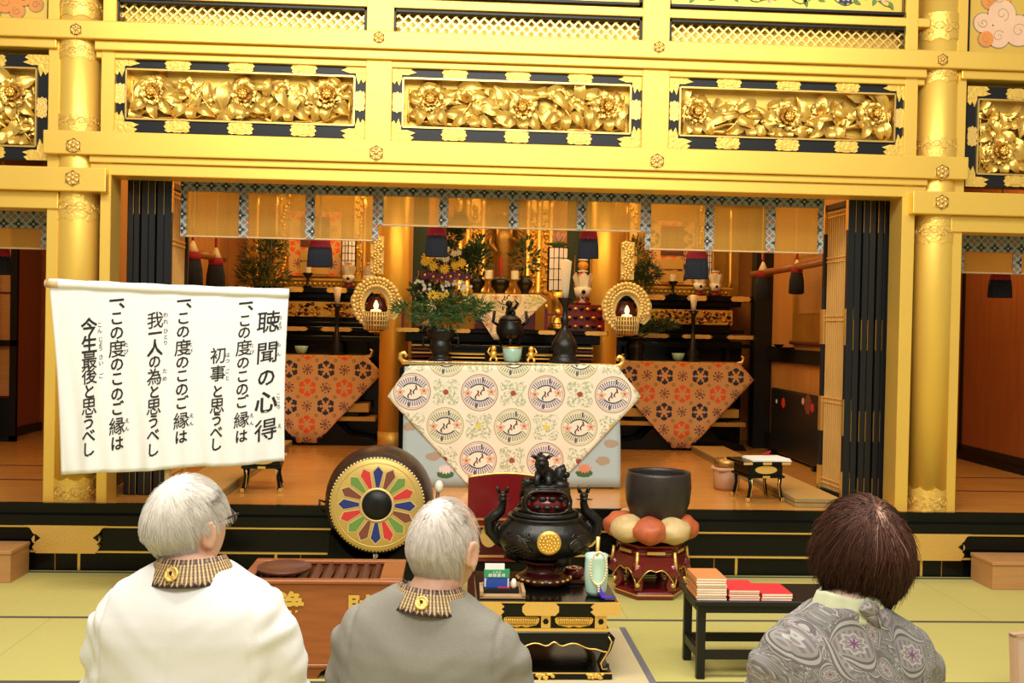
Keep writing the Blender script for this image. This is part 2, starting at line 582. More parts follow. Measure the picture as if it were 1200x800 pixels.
# ------------------------------------------------------------------ the hall: floor, stage, pillars, beams
YF = 6.46
XL, XR = -2.2825, 3.025
fl = MB('tatami'); fl.box(-7, 8, -2.5, 6.44, -0.05, 0.0)
o = struct(fl.build('floor', world=False))
def Z(y, x=600, Y=YF): return PZ(x, y, Y)

st = MB('boards'); st.box(-6.2, 6.9, 6.475, 10.7, 0.36, 0.40)
stage = struct(st.build('stage_floor', world=False))
b = MB('lacquer')
b.box(-6.2, 6.9, 6.445, 6.475, 0.335, 0.40)
b.box(-6.2, 6.9, 6.40, 6.74, 0.276, 0.335)
b.box(-6.2, 6.9, 6.425, 6.72, 0.125, 0.276)
b.box(-6.2, 6.9, 6.44, 6.70, 0.0, 0.125)
front = struct(b.build('stage_front'))
b = MB('gold_fine')
b.box(-6.2, 6.9, 6.40, 6.43, 0.262, 0.274); b.build('gold_line', front, bevel=0.002)
b = MB('gold_fine')
b.box(-6.2, 6.9, 6.40, 6.43, 0.114, 0.126); b.build('gold_line', front, bevel=0.002)
def ogee_plate(x0, x1, left, right):
    h0, h1 = 0.112, 0.276
    c, hh = (h0 + h1) / 2, (h1 - h0)
    end = [(0.0, -0.5), (-0.030, -0.38), (-0.008, -0.28), (-0.050, -0.16), (-0.066, 0.0), (-0.05, 0.16), (-0.008, 0.28), (-0.030, 0.38), (0, 0.5)]
    end = [(0.0, -0.5), (0.0, -0.44), (-0.012, -0.38), (-0.020, -0.28), (-0.012, -0.20), (-0.004, -0.16), (-0.018, -0.10), (-0.024, 0.0), (-0.016, 0.10), (-0.002, 0.16), (-0.016, 0.22), (-0.026, 0.32), (-0.034, 0.40), (-0.058, 0.46), (-0.066, 0.5)]
    L = [(x0 - (e[0] if left else 0), c + e[1] * hh) for e in end][::-1]
    L = [(x0 + 0.07 + e[0], c + e[1] * hh) for e in end][::-1] if left else [(x0, h1), (x0, h0)]
    R = [(x1 - 0.07 - e[0], c + e[1] * hh) for e in end] if right else [(x1, h0), (x1, h1)]
    m = MB('gold_plate'); m.prism(L + R, (0, 6.425, 0), (1, 0, 0), (0, 0, 1), 0.032)
    return m
pl_ = ogee_plate(PX(28, 630, 6.4), PX(127, 630, 6.4), True, True).build('gold_corner_plate', front)
for px in (44, 112):
    d = MB('lacquer'); c = P(px, 630, 6.39)
    d.prism([(-0.016, 0), (0.016, -0.024), (0.016, 0.024)] if px > 80 else [(0.016, 0), (-0.016, 0.024), (-0.016, -0.024)], (c.x, 6.392, c.z), (1, 0, 0), (0, 0, 1), 0.003)
    d.build('cutout', pl_)
pl_ = ogee_plate(PX(1040, 640, 6.4), PX(1139, 640, 6.4), True, True).build('gold_corner_plate', front)
d = MB('lacquer'); c = P(1126, 641, 6.39); d.prism([(-0.016, 0), (0.016, -0.024), (0.016, 0.024)], (c.x, 6.392, c.z), (1, 0, 0), (0, 0, 1), 0.003); d.build('cutout', pl_)
for px in (92, 323, 863, 1080):
    x = PX(px, 660, 6.43); d = MB('gold_fine'); d.box(x - 0.008, x + 0.008, 6.434, 6.45, 0.004, 0.118); d.build('gold_strip', front)
for px in (64, 352, 837, 1104):
    x = PX(px, 660, 6.43); d = MB('brass_old'); d.box(x - 0.003, x + 0.003, 6.436, 6.45, 0.004, 0.118); d.build('thin_strip', front)

# beams
ext0, ext1 = -6.2, 6.9
zA0, zA1 = Z(62), Z(41)
zB0, zB1 = Z(195), Z(168)
zB2, zB3 = Z(203), Z(217)
zC0, zC1 = PZ(60, 223, YF - .02), PZ(60, 195, YF - .02)
def beam(name, x0, x1, y0, y1, z0, z1, bev=0.006):
    m = MB('gold'); m.box(x0, x1, y0, y1, z0, z1)
    return struct(m.build(name, bevel=bev, seg=2))
beamA = beam('trim_1', ext0, ext1, YF, 6.74, zA0, zA1)
beamB = beam('trim_2', PX(50, 175, YF), PX(1135, 205, YF), YF, 6.74, zB0, zB1)
beam('trim_3', XL + 0.12, XR - 0.12, YF + 0.03, 6.72, Z(73), zA0)
beam('trim_4', XL + 0.12, XR - 0.12, YF + 0.06, 6.72, Z(81), Z(73))
beam('trim_5', XL + 0.1, XR - 0.1, YF + 0.025, 6.72, zB2, zB0)
beam('trim_6', XL + 0.1, XR - 0.1, YF + 0.045, 6.72, zB3, zB2)
beamCL = beam('trim_7', ext0, PX(124, 210, YF - .02), YF - .02, 6.72, zC0, zC1)
beamCR = beam('trim_8', PX(1070, 237, YF - .02), ext1, YF - .02, 6.72, zC0, zC1)
beam('trim_9', ext0, XL - 0.10, YF + 0.03, 6.72, zA0 - 0.055, zA0)
beam('trim_10', XR + 0.10, ext1, YF + 0.03, 6.72, zA0 - 0.055, zA0)
# below the side beams
zS = PZ(30, 243, YF)
beam('trim_11', ext0, PX(65, 300, YF), YF + 0.03, 6.70, zS, zC0)
beam('trim_12', PX(1116, 300, YF), ext1, YF + 0.03, 6.70, zS, zC0)
# posts beside the pillars, below and above the lintel
def post(name, px0, px1, py, z0, z1, dy=0.05, Y=YF):
    dy -= 0.004
    m = MB('gold'); m.box(PX(px0, py, Y + dy), PX(px1, py, Y + dy), Y + dy, 6.70, z0, z1)
    return struct(m.build(name, bevel=0.004))
post('trim_13', 52, 65.5, 420, 0.335, zS + 0.01)
post('trim_14', 114.5, 127, 420, 0.335, zC0 + 0.2)
post('trim_15', 1053, 1068, 420, 0.335, zC0 + 0.2)
post('trim_16', 1112, 1124, 420, 0.335, zS + 0.01)
for i, (a, c, py) in enumerate(((56, 69.5, 120), (118, 134, 120), (428, 459, 125), (752, 784, 135), (1060, 1075, 145), (1120, 1132, 145))):
    post('trim_%d' % (17 + i), a, c, py, (zB1 - 0.0) if 1 < i < 4 else zB1 - (0.24 if i in (0, 5) else 0), zA0, 0.06)
# strip behind the lattices and the wall above
m = MB('gold'); m.box(ext0, ext1, 6.66, 6.74, zB1, 4.4); struct(m.build('wall_front'))
# top rails above beam A
zL1 = Z(12.5)  # top of the lattice row
beam('trim_23', XL + 0.1, XR - 0.1, YF + 0.05, 6.7, Z(11.0), Z(0.5), 0.004)
for i, (a, c, py) in enumerate(((56.5, 70, 12), (121, 137, 12), (430, 462, 22), (753, 785, 30), (1062, 1076, 32), (1122, 1134, 40))):
    m = MB('gold'); m.box(PX(a, py, YF + .05), PX(c, py, YF + .05), YF + 0.045, 6.70, zA1, zA1 + 0.75)
    struct(m.build('trim_%d' % (24 + i), bevel=0.004))

# pillars
def pillar(name, x, label_px):
    m = MB('gold'); m.lathe([(0.129, 0.336), (0.129, 2.0), (0.128, 4.4)], (x, 6.61, 0), 40)
    o = struct(m.build(name))
    px = label_px
    for (ya, yb) in ((-14, 24), (44, 73), (128, 157), (225, 263), (556, 603)):
        dy = (px - 92) * 0.027 if ya < 500 else (px - 92) * 0.012
        z1, z0 = PZ(px, ya + dy, 6.49), PZ(px, yb + dy, 6.49)
        e = MB('gold_engraved')
        n = 40
        v, f = [], []
        for i in range(n):
            a = 2 * PI * i / n
            sc = 0.018 * abs(math.sin(a * 4))
            up = ya in (128, 556)
            lo, hi = (z0, z1 - 0.02 - sc) if up else (z0 + 0.02 + sc, z1)
            for r, zz in ((0.1315, lo), (0.1315, hi)):
                v.append((x + r * math.cos(a), 6.61 + r * math.sin(a), zz))
        for i in range(n):
            j = (i + 1) % n
            f += [(2 * i, 2 * j, 2 * j + 1, 2 * i + 1)]
        e.add(v, f, True)
        for zz, up_ in ((0, 0), (1, 1)):
            ring = [v[2 * i + zz] for i in range(n)]
            inn = [(x + .1285 * math.cos(2 * PI * i / n), 6.61 + .1285 * math.sin(2 * PI * i / n), ring[i][2]) for i in range(n)]
            e.add(ring + inn, [(i, (i + 1) % n, n + (i + 1) % n, n + i) if up_ else (n + i, n + (i + 1) % n, (i + 1) % n, i) for i in range(n)], False)
        e.m('gold_plate')
        h_ = (z1 - z0) * .5; zm = (z0 + z1) / 2
        for i in range(9):
            a = -PI + PI * i / 8
            for s_ in (-1, 1):
                sp = []
                for q in range(14):
                    rr = h_ * .34 * (1 - q / 15)
                    da, dz = rr * math.cos(q * .62) / .13 * s_, rr * math.sin(q * .62) + (.1 if i % 2 else -.1) * h_
                    sp.append((x + .1318 * math.cos(a + da), 6.61 + .1318 * math.sin(a + da), zm + dz))
                e.tube(sp, .0022, 4)
        e.build('engraved_band', o)
    return o
pillarL = pillar('pillar_left', XL, 92)
pillarR = pillar('pillar_right', XR, 1094)
# hexagonal nail covers on the beams
def stud(parent, x, y, z, r):
    m = MB('gold_plate')
    hexa = [(r * math.cos(PI / 6 + i * PI / 3), r * math.sin(PI / 6 + i * PI / 3)) for i in range(6)]
    star = []
    for i in range(12):
        q = r * (1.18 if i % 2 == 0 else 0.92); a = PI / 6 + i * PI / 6
        star.append((q * math.cos(a), q * math.sin(a)))
    m.prism(star, (x, y, z), (1, 0, 0), (0, 0, 1), 0.006)
    for i in range(6):
        a = PI / 6 + i * PI / 3
        q = (x + r * 0.62 * math.cos(a), y - 0.006, z + r * 0.62 * math.sin(a))
        m.sphere(q, r * 0.26, 0.007, r * 0.26, 8, 6)
    m.m('brass_old')
    for i in range(6):
        a = PI / 6 + i * PI / 3
        m.tube([(x, y - 0.007, z), (x + r * math.cos(a), y - 0.007, z + r * math.sin(a))], 0.0022, 4)
        a2 = a + PI / 3
        m.tube([(x + r * math.cos(a), y - 0.006, z + r * math.sin(a)), (x + r * math.cos(a2), y - 0.006, z + r * math.sin(a2))], 0.003, 4)
    m.m('gold_fine'); m.sphere((x, y - 0.007, z), r * 0.3, 0.012, r * 0.3, 10, 6)
    m.build('nail_cover', parent)
for (px, py) in ((89.3, 34.7), (444, 44), (772.3, 55.3), (1104.3, 70)):
    c = P(px, py, YF); stud(beamA, c.x, YF, c.z, 0.034)
for (px, py) in ((86.3, 170.7), (441, 179.3), (770, 188.7), (1104, 201.3)):
    c = P(px, py, YF); stud(beamB, c.x, YF, c.z, 0.044)
c = P(85.3, 208.7, YF - .02); stud(beamCL, c.x, YF - .02, c.z, 0.044)
c = P(1103.4, 236.7, YF - .02); stud(beamCR, c.x, YF - .02, c.z, 0.044)

for k, (xa, xb) in enumerate(((PX(126, 420, 6.73), PX(134.5, 420, 6.73)), (PX(1057, 420, 6.73), PX(1070, 420, 6.73)))):
    m = MB('lacquer_dull'); m.box(xa, xb, 6.705, 6.75, .405, zB3 + .02); struct(m.build('trim_%d' % (35 + k)))
# sanctuary shell behind the lintel
m = MB('wood_wall')
m.box(-2.3, 3.1, 10.7, 10.8, 0.40, 3.5); struct(m.build('wall_back'))
m = MB('wood_wall'); m.box(3.0, 3.08, 6.75, 10.7, 0.40, 3.5); struct(m.build('wall_right'))
m = MB('wood_wall'); m.box(-2.32, -2.24, 6.75, 10.7, 0.40, 3.5); struct(m.build('wall_left'))
m = MB('wood_dark'); m.box(-6.2, 6.9, 6.72, 10.8, 3.42, 3.5); struct(m.build('ceiling'))
m = MB('wood_door'); m.box(-6.2, -2.32, 10.6, 10.7, 0.40, 3.5); struct(m.build('wall_back'))
m = MB('wood_door'); m.box(3.08, 6.9, 10.6, 10.7, 0.40, 3.5); struct(m.build('wall_back'))
m = MB('wood_dark'); m.box(-6.3, -6.2, 6.4, 10.8, 0, 4.4); struct(m.build('wall_left'))
m = MB('wood_dark'); m.box(6.9, 7.0, 6.4, 10.8, 0, 4.4); struct(m.build('wall_right'))

# ------------------------------------------------------------------ carved transom panels
def petal(m, c, a, r0, r1, w, lift, curl, seed, nu=6, nv=4):
    ca, sa = math.cos(a), math.sin(a)
    rnd = random.Random(seed)
    ph = rnd.random() * 6
    def fn(u, v):
        s = 2 * u - 1
        hw = w * (0.25 + 0.85 * math.sin(PI * min(1, 0.12 + 0.62 * v)))
        rr = r0 + (r1 - r0) * v * (1 - 0.16 * s * s) + (0.006 * math.sin(s * 7 + ph) * v)
        t = s * hw
        y = -(lift * math.sin(PI * 0.5 * min(1, v * 1.25)) - curl * v ** 3) - 0.30 * hw * s * s + 0.004 * math.sin(s * 9 + ph) * v
        return (c[0] + ca * rr - sa * t, c[1] + y, c[2] + sa * rr + ca * t)
    m.grid(fn, nu, nv)
def peony(m, c, R, seed):
    rnd = random.Random(seed)
    for li, (n, r0, r1, w, lift, curl) in enumerate(((12, 0.25, 1.08, 0.27, 0.26, 0.30), (11, 0.15, 0.86, 0.23, 0.42, 0.18), (9, 0.08, 0.64, 0.20, 0.56, 0.06), (7, 0.03, 0.42, 0.15, 0.66, -0.02))):
        off = rnd.random() * 6
        for k in range(n):
            a = off + 2 * PI * k / n + rnd.uniform(-.12, .12)
            petal(m, c, a, R * r0, R * r1 * rnd.uniform(.88, 1.1), R * w * rnd.uniform(.9, 1.15), R * lift, R * curl, rnd.random())
    m.sphere((c[0], c[1] - R * 0.62, c[2]), R * 0.2, R * 0.2, R * 0.2, 10, 6)
    for k in range(8):
        a = k * PI / 4
        m.sphere((c[0] + R * .16 * math.cos(a), c[1] - R * 0.74, c[2] + R * .16 * math.sin(a)), R * 0.07, nu=6, nv=5)
def bud(m, c, R, a, seed):
    for k in range(9):
        petal(m, c, a + (k - 4) * 0.42, 0, R * (1.05 - .3 * (k % 2)), R * .24, R * (.45 + .3 * (k % 2)), R * .2, seed + k)
def leaf(m, c, a, L, w, seed, lift=0.03):
    ca, sa = math.cos(a), math.sin(a)
    rnd = random.Random(seed)
    bend = rnd.uniform(-.5, .5)
    def fn(u, v):
        s = 2 * u - 1
        hw = w * math.sin(PI * (0.04 + 0.96 * v) ** 0.8) * (1 + 0.10 * math.sin(v * 20))
        r = L * v
        t = s * hw + bend * L * v * v * 0.5
        y = -lift * math.sin(PI * v) * 1.2 - lift * .35 * abs(s) + lift * 0.2 - 0.010
        return (c[0] + ca * r - sa * t, c[1] + y, c[2] + sa * r + ca * t)
    m.grid(fn, 4, 6)
def carving(x0, x1, z0, z1, Y, seed, parent):
    rnd = random.Random(seed)
    m = MB('gold_carved')
    W, Hh = x1 - x0, z1 - z0
    cz = (z0 + z1) / 2
    n = max(2, round(W / 0.29))
    rows = 1 if Hh < .42 else 2
    for k in range(2):          # knotty branches
        pts, rs = [], []
        for i in range(25):
            t = i / 24
            pts.append((x0 + .02 + t * (W - .04), Y - 0.022 - .012 * k, z0 + Hh * (0.12 + .16 * k) + 0.03 * math.sin(t * 11 + k * 2 + seed) + .015 * math.sin(t * 31 + seed)))
            rs.append(0.011 + 0.005 * math.sin(t * 23 + k) ** 2)
        m.tube(pts, rs, 7)
    for i in range(n * 13 * rows):      # leaves fill the ground
        x = x0 + W * (i + .5) / (n * 13 * rows) + rnd.uniform(-.02, .02)
        z = z0 + Hh * rnd.uniform(.10, .90)
        a = rnd.uniform(0, 2 * PI)
        L = rnd.uniform(.11, .19)
        ex, ez = x + L * math.cos(a), z + L * math.sin(a)
        if ez > z1 - .01 or ez < z0 + .01 or ex < x0 + .01 or ex > x1 - .01: a += PI
        leaf(m, (x, Y - rnd.uniform(.004, .035), z), a, L, L * rnd.uniform(.16, .27), rnd.random())
    for i in range(n * rows):
        x = x0 + W * (i // rows + .5) / n + rnd.uniform(-.03, .03)
        z = cz + Hh * (rnd.uniform(-.06, .16) if rows == 1 else (.22 if i % 2 == 0 else -.20) + rnd.uniform(-.05, .05))
        for k in range(3):
            a = -PI / 2 + (k - 1) * .75 + rnd.uniform(-.2, .2)
            leaf(m, (x + .03 * (k - 1), Y - .03, z - .05), a, .13, .034, rnd.random(), .04)
        if (i % 2 == 0 if rows == 1 else i % 4 in (1, 2)): peony(m, (x, Y - .018, z), .125 * rnd.uniform(.9, 1.08), rnd.random())
        else:
            bud(m, (x - .04, Y - .02, z + .04), .080, PI / 2 + rnd.uniform(-.4, .4), rnd.random())
            bud(m, (x + .07, Y - .02, z - .01), .070, PI / 3, rnd.random())
    for i in range(n + 1):      # trailing stems
        xa = x0 + W * min(.98, max(.02, (i + .1) / (n + .2)))
        pts = [(xa + .16 * t * (1 if i % 2 else -1) if x0 + .03 < xa + .16 * t * (1 if i % 2 else -1) < x1 - .03 else xa, Y - .03 - .03 * math.sin(PI * t), z0 + .03 + (Hh - .08) * t ** 1.5) for t in [j / 8 for j in range(9)]]
        m.tube(pts, [.007 - .004 * j / 8 for j in range(9)], 6)
    lo = 0.006
    m.v = [Vector((min(max(p.x, x0 + lo), x1 - lo), p.y, min(max(p.z, z0 + lo), z1 - lo + .012))) for p in m.v]
    return m.build('carving', parent)
def lobed(w, h):               # a cusped fitting outline, w wide and h tall
    pts = []
    for sx, sy in ((1, 1), (-1, 1), (-1, -1), (1, -1)):
        q = [(0.50, 0.0), (0.42, 0.22), (0.46, 0.36), (0.34, 0.50), (0.2, 0.44), (0.12, 0.5)]
        q = [(sx * a * w, sy * c * h) for a, c in q]
        if sx * sy < 0: q = q[::-1]
        pts += q
    out = []
    for p_ in pts:
        if not out or (abs(out[-1][0] - p_[0]) + abs(out[-1][1] - p_[1])) > 1e-6: out.append(p_)
    if abs(out[0][0] - out[-1][0]) + abs(out[0][1] - out[-1][1]) < 1e-6: out.pop()
    return out
def fitting(parent, x, z, y, w, h):
    m = MB('gold_engraved')
    m.prism(lobed(w, h), (x, y, z), (1, 0, 0), (0, 0, 1), 0.008)
    m.m('gold_engraved'); m.prism([(a * .55, c * .62) for a, c in lobed(w, h)], (x, y - .008, z), (1, 0, 0), (0, 0, 1), 0.004)
    m.build('fitting', parent)
def corner_fitting(parent, x, z, y, sx, sz, L, Hh, t):
    poly = [(0, 0), (L, 0), (L + .02, t * .3), (L - .005, t * .5), (L + .03, t * .75), (L - .02, t), (t, t), (t, Hh - .02), (t * .75, Hh + .03), (t * .5, Hh - .005), (t * .3, Hh + .02), (0, Hh)]
    poly = [(sx * a, sz * c) for a, c in poly]
    if sx * sz < 0: poly = poly[::-1]
    m = MB('gold_engraved'); m.prism(poly, (x, y, z), (1, 0, 0), (0, 0, 1), 0.008)
    m.build('corner_fitting', parent)
def transom(x0, x1, z0, z1, label, seed, nfit):
    """black frame with gold fittings round a carved and gilded peony relief"""
    t = thing('carved_transom_panel', label, 'carved panel', ((x0 + x1) / 2, 6.55, z0), 'carved peony panels over the opening')
    bw, bh = 0.072, 0.082
    y = 6.545
    m = MB('lacquer_frame')
    m.box(x0, x1, y, 6.63, z0, z0 + bh); m.box(x0, x1, y, 6.63, z1 - bh, z1)
    m.box(x0, x0 + bw, y, 6.63, z0 + bh, z1 - bh); m.box(x1 - bw, x1, y, 6.63, z0 + bh, z1 - bh)
    m.build('frame', t, bevel=0.003)
    m = MB('gold'); m.box(x0 + bw, x1 - bw, 6.62, 6.64, z0 + bh, z1 - bh); m.build('ground', t)
    m = MB('gold_fine'); a, c_ = x0 + bw, x1 - bw
    for (q0, q1, r0, r1) in ((a, c_, z0 + bh - .006, z0 + bh + .004), (a, c_, z1 - bh - .004, z1 - bh + .006), (a - .006, a + .004, z0 + bh, z1 - bh), (c_ - .004, c_ + .006, z0 + bh, z1 - bh)):
        m.box(q0, q1, y - .012, 6.63, r0, r1)
    m.build('inner_moulding', t)
    carving(a + .004, c_ - .004, z0 + bh + .004, z1 - bh - .004, 6.615, seed, t)
    for i in range(nfit):
        x = x0 + (x1 - x0) * (i + 1) / (nfit + 1)
        fitting(t, x, z0 + bh / 2, y - .001, .16, .07); fitting(t, x, z1 - bh / 2, y - .001, .16, .07)
    zc = (z0 + z1) / 2
    for x in (x0 + bw / 2, x1 - bw / 2):
        m = MB('gold_plate'); m.prism([(c2, a2) for a2, c2 in lobed(.13, .06)][::-1], (x, y - .001, zc), (1, 0, 0), (0, 0, 1), 0.008); m.build('fitting', t)
    for (x, sx) in ((x0, 1), (x1, -1)):
        for (z, sz) in ((z0, 1), (z1, -1)):
            corner_fitting(t, x, z, y - .001, sx, sz, .12, .10, .062)
    return t
YT = 6.545
zt0, zt1 = PZ(605, 168.5, YT), PZ(605, 80.5, YT)
transom(PX(134, 115, YT), PX(429, 115, YT), zt0, zt1, 'long gilded peony carving in black frame, leftmost of the three over the middle opening', 3, 3)
transom(PX(458.5, 125, YT), PX(752, 125, YT), zt0, zt1, 'long gilded peony carving in black frame, directly above the centre altar', 8, 3)
transom(PX(783, 135, YT), PX(1061, 135, YT), zt0, zt1, 'long gilded peony carving in black frame, just left of the right gold pillar', 14, 3)
zs0, zs1 = PZ(30, 187.5, YT), PZ(30, 64, YT)
transom(PX(57, 125, YT) - 1.3, PX(57, 125, YT), zs0, zs1, 'tall gilded flower carving cut by the left picture edge, beside left gold pillar', 21, 3)
transom(PX(1132, 160, YT), PX(1132, 160, YT) + 1.3, zs0, zs1, 'tall gilded flower carving right of the right gold pillar', 27, 3)

# diamond lattices above
def lattice(x0, x1, z0, z1, label):
    t = thing('diamond_lattice', label, 'lattice', ((x0 + x1) / 2, 6.55, z0), 'gilded diamond lattices along the top')
    m = MB('lacquer_frame')
    f = .018
    m.box(x0, x1, 6.53, 6.62, z1 - .035, z1); m.box(x0, x0 + f, 6.53, 6.62, z0, z1); m.box(x1 - f, x1, 6.53, 6.62, z0, z1)
    m.build('frame', t, bevel=.002)
    m = MB('gold'); m.box(x0, x1, 6.62, 6.63, z0, z1); m.build('backing', t)
    m = MB('gold_fine')
    a, c_, q0, q1 = x0 + f, x1 - f, z0, z1 - .030
    h = q1 - q0
    pitch = 0.058
    k = math.ceil(h / pitch) + 1
    n = int((c_ - a) / pitch) + k + 2
    for s in (1, -1):
        for i in range(-k, n):
            xs = a + i * pitch if s > 0 else a + i * pitch + h
            # line x = xs + s*(z-q0), clipped to the opening
            t0, t1 = 0.0, h
            if s > 0: t0, t1 = max(t0, a - xs), min(t1, c_ - xs)
            else: t0, t1 = max(t0, xs - c_), min(t1, xs - a)
            if t1 - t0 < .006: continue
            p0, p1 = Vector((xs + s * t0, 0, q0 + t0)), Vector((xs + s * t1, 0, q0 + t1))
            d = (p1 - p0).normalized() * .0; w = Vector((-(p1 - p0).z, 0, (p1 - p0).x)).normalized() * .005
            y = 6.565 if s > 0 else 6.573
            quad = [p0 - w, p1 - w, p1 + w, p0 + w]
            m.add([v + Vector((0, y, 0)) for v in quad] + [v + Vector((0, y + .008, 0)) for v in quad], [(0, 1, 2, 3), (7, 6, 5, 4), (0, 4, 5, 1), (1, 5, 6, 2), (2, 6, 7, 3), (3, 7, 4, 0)])
    m.build('diamond_bars', t)
zl0, zl1 = zA1 - 0.004, Z(12, 600, 6.53)
lattice(PX(137, 15, 6.53), PX(430.5, 15, 6.53), zl0, zl1, 'gilded diamond lattice at the top, right of the left gold pillar')
lattice(PX(461, 25, 6.53), PX(753, 25, 6.53), zl0, zl1, 'gilded diamond lattice at the top, above the middle peony carving')
lattice(PX(784, 35, 6.53), PX(1063, 35, 6.53), zl0, zl1, 'gilded diamond lattice under the painted flower panel, top right')
# painted panels over the lattices
def flower_panel(x0, x1, label, seed):
    z0 = Z(0.0, 600, 6.53)
    z1 = z0 + 0.36
    t = thing('flower_painting', label, 'painting', ((x0 + x1) / 2, 6.55, z0), 'painted flower panels over the lattices')
    m = MB('gold'); m.box(x0, x1, 6.57, 6.62, z0, z1); m.build('gold_ground', t)
    m = MB('lacquer_frame')
    for q in ((x0, x1, z0, z0 + .016), (x0, x1, z1 - .016, z1), (x0, x0 + .016, z0, z1), (x1 - .016, x1, z0, z1)): m.box(q[0], q[1], 6.535, 6.58, q[2], q[3])
    m.build('frame', t)
    rnd = random.Random(seed)
    m = MB('paint_green')
    n = 6
    pts = []
    for i in range(41):
        q = i / 40; pts.append((x0 + .06 + q * (x1 - x0 - .15), 6.568, z0 + .09 + .035 * math.sin(q * 30)))
    m.tube(pts, .004, 5)
    for i in range(n * 3):
        x = x0 + .1 + (x1 - x0 - .2) * i / (n * 3 - 1)
        for s in (1, -1):
            a = rnd.uniform(0, 2 * PI)
            L = rnd.uniform(.05, .075)
            ca, sa = math.cos(a), math.sin(a)
            poly = [(0, 0), (L * .35, -L * .24), (L * .75, -L * .16), (L, 0), (L * .75, L * .16), (L * .35, L * .24)]
            z = z0 + .10 + s * rnd.uniform(.02, .06)
            m.prism([(ca * u - sa * w, sa * u + ca * w) for u, w in poly], (x, 6.57, max(z, z0 + .09)), (1, 0, 0), (0, 0, 1), .004)
    for i in range(n):
        x = x0 + .16 + (x1 - x0 - .3) * i / (n - 1)
        z = z0 + .11 + (.02 if i % 2 else 0)
        for (nm, R, k) in ((('paint_blue' if i == n - 2 else 'cloud_peach' if i % 2 else 'petal_pink'), .062, 8), ('paint_red' if i != n - 2 else 'paint_gold', .038, 6), ('paint_gold', .014, 6)):
            m.m(nm)
            star = []
            for j in range(k * 2):
                r = R * (1 if j % 2 == 0 else .62); a = j * PI / k
                star.append((r * math.cos(a), r * math.sin(a)))
            m.prism(star, (x, 6.566 - .003 * (3 - 'x'.count('x')) * (0.062 - R) * 40, z), (1, 0, 0), (0, 0, 1), .004)
    m.build('painted_flowers', t)
flower_panel(PX(784, 10, 6.53), PX(1063, 10, 6.53), 'painted panel of red and blue flowers on gold, top right', 5)
flower_panel(PX(461, 5, 6.53), PX(753, 5, 6.53), 'sliver of black framed panel at top edge, above the middle lattice', 6)
def cloud_panel(x0, x1, z0, label, seed, side):
    z1 = z0 + .62
    t = thing('cloud_painting', label, 'painting', ((x0 + x1) / 2, 6.6, z0), 'cloud paintings over the side bays')
    m = MB('gold'); m.box(x0, x1, 6.60, 6.65, z0, z1); m.build('gold_ground', t)
    m = MB('lacquer_frame')
    xe = x1 if side < 0 else x0
    m.box(xe - .008, xe + .008, 6.585, 6.62, z0, z1); m.build('frame', t)
    m = MB('cloud_line')
    rnd = random.Random(seed)
    xs = x1 if side < 0 else x0
    blobs = ((.12, .50, .13, 0), (.26, .44, .11, 0), (.20, .36, .10, 0), (.10, .20, .085, 1), (.14, .34, .075, 0), (.22, .26, .12, 1), (.33, .16, .13, 1), (.20, .12, .10, 1), (.12, .10, .07, 0), (.42, .24, .08, 1), (.45, .45, .12, 0)) if side > 0 else \
            ((.08, .10, .06, 0), (.15, .14, .07, 0), (.19, .06, .065, 0), (.26, .12, .10, 0), (.35, .06, .09, 0), (.30, .25, .10, 0), (.12, .24, .07, 0), (.45, .15, .12, 0))
    for i, (dx, dz, r, k) in enumerate(blobs):
        x = xs + dx if side > 0 else xs - dx
        r *= .8
        m.m('cloud_line'); m.prism(circle(r, 28), (x, 6.60, z0 + dz + .02), (1, 0, 0), (0, 0, 1), .002)
    for i, (dx, dz, r, k) in enumerate(blobs):
        x = xs + dx if side > 0 else xs - dx
        r *= .8
        m.m('cloud_peach' if k else 'cloud_orange'); m.prism(circle(r - .007, 28), (x, 6.60, z0 + dz + .02), (1, 0, 0), (0, 0, 1), .003 + .0003 * i)
        m.m('cloud_line')
        sp = [(x + r * .5 * (1 - q / 14) * math.cos(q * .7 + i), 6.5955, z0 + dz + .02 + r * .5 * (1 - q / 14) * math.sin(q * .7 + i)) for q in range(12)]
        m.tube(sp, .0022, 4)
    m.build('painted_clouds', t)
zc0 = zA1 - 0.002
cloud_panel(PX(58, 12, 6.6) - 1.3, PX(58, 12, 6.6), zc0, 'orange cloud painting on gold in the top left corner', 1, -1)
cloud_panel(PX(1134, 30, 6.6), PX(1134, 30, 6.6) + 1.3, zc0, 'orange and peach cloud painting on gold in the top right corner', 2, 1)

# ------------------------------------------------------------------ bamboo blinds
def blind(label, xs, z_top, z_bot, Y, band_w=0.058, top_h=0.105, group='bamboo blinds under the lintel'):
    t = thing('bamboo_blind', label, 'blind', ((xs[0] + xs[-1]) / 2, Y, z_bot), group)
    m = MB('bamboo')
    def gf(u, v): return (xs[0] + (xs[-1] - xs[0]) * u, Y + .004 * math.sin(u * 9), z_bot + (z_top - z_bot) * v)
    m.grid(gf, 24, 4, uvfn=lambda u, v: (xs[0] + (xs[-1] - xs[0]) * u, z_bot + (z_top - z_bot) * v))
    m.build('bamboo_screen', t)
    m = MB('brocade'); m.box(xs[0], xs[-1], Y - .012, Y + .006, z_top - top_h, z_top); m.build('top_band', t)
    for i, x in enumerate(xs):
        a, c_ = (x, x + band_w * .62) if i == 0 else (x - band_w * .62, x) if i == len(xs) - 1 else (x - band_w / 2, x + band_w / 2)
        m = MB('brocade'); m.box(a, c_, Y - .009, Y + .005, z_bot, z_top - top_h); m.build('band', t)
    m = MB('wood_pole'); m.cyl((xs[0], Y, z_bot), (xs[-1], Y, z_bot), .006, n=8); m.build('bottom_rod', t)
    return t
YB = 6.80
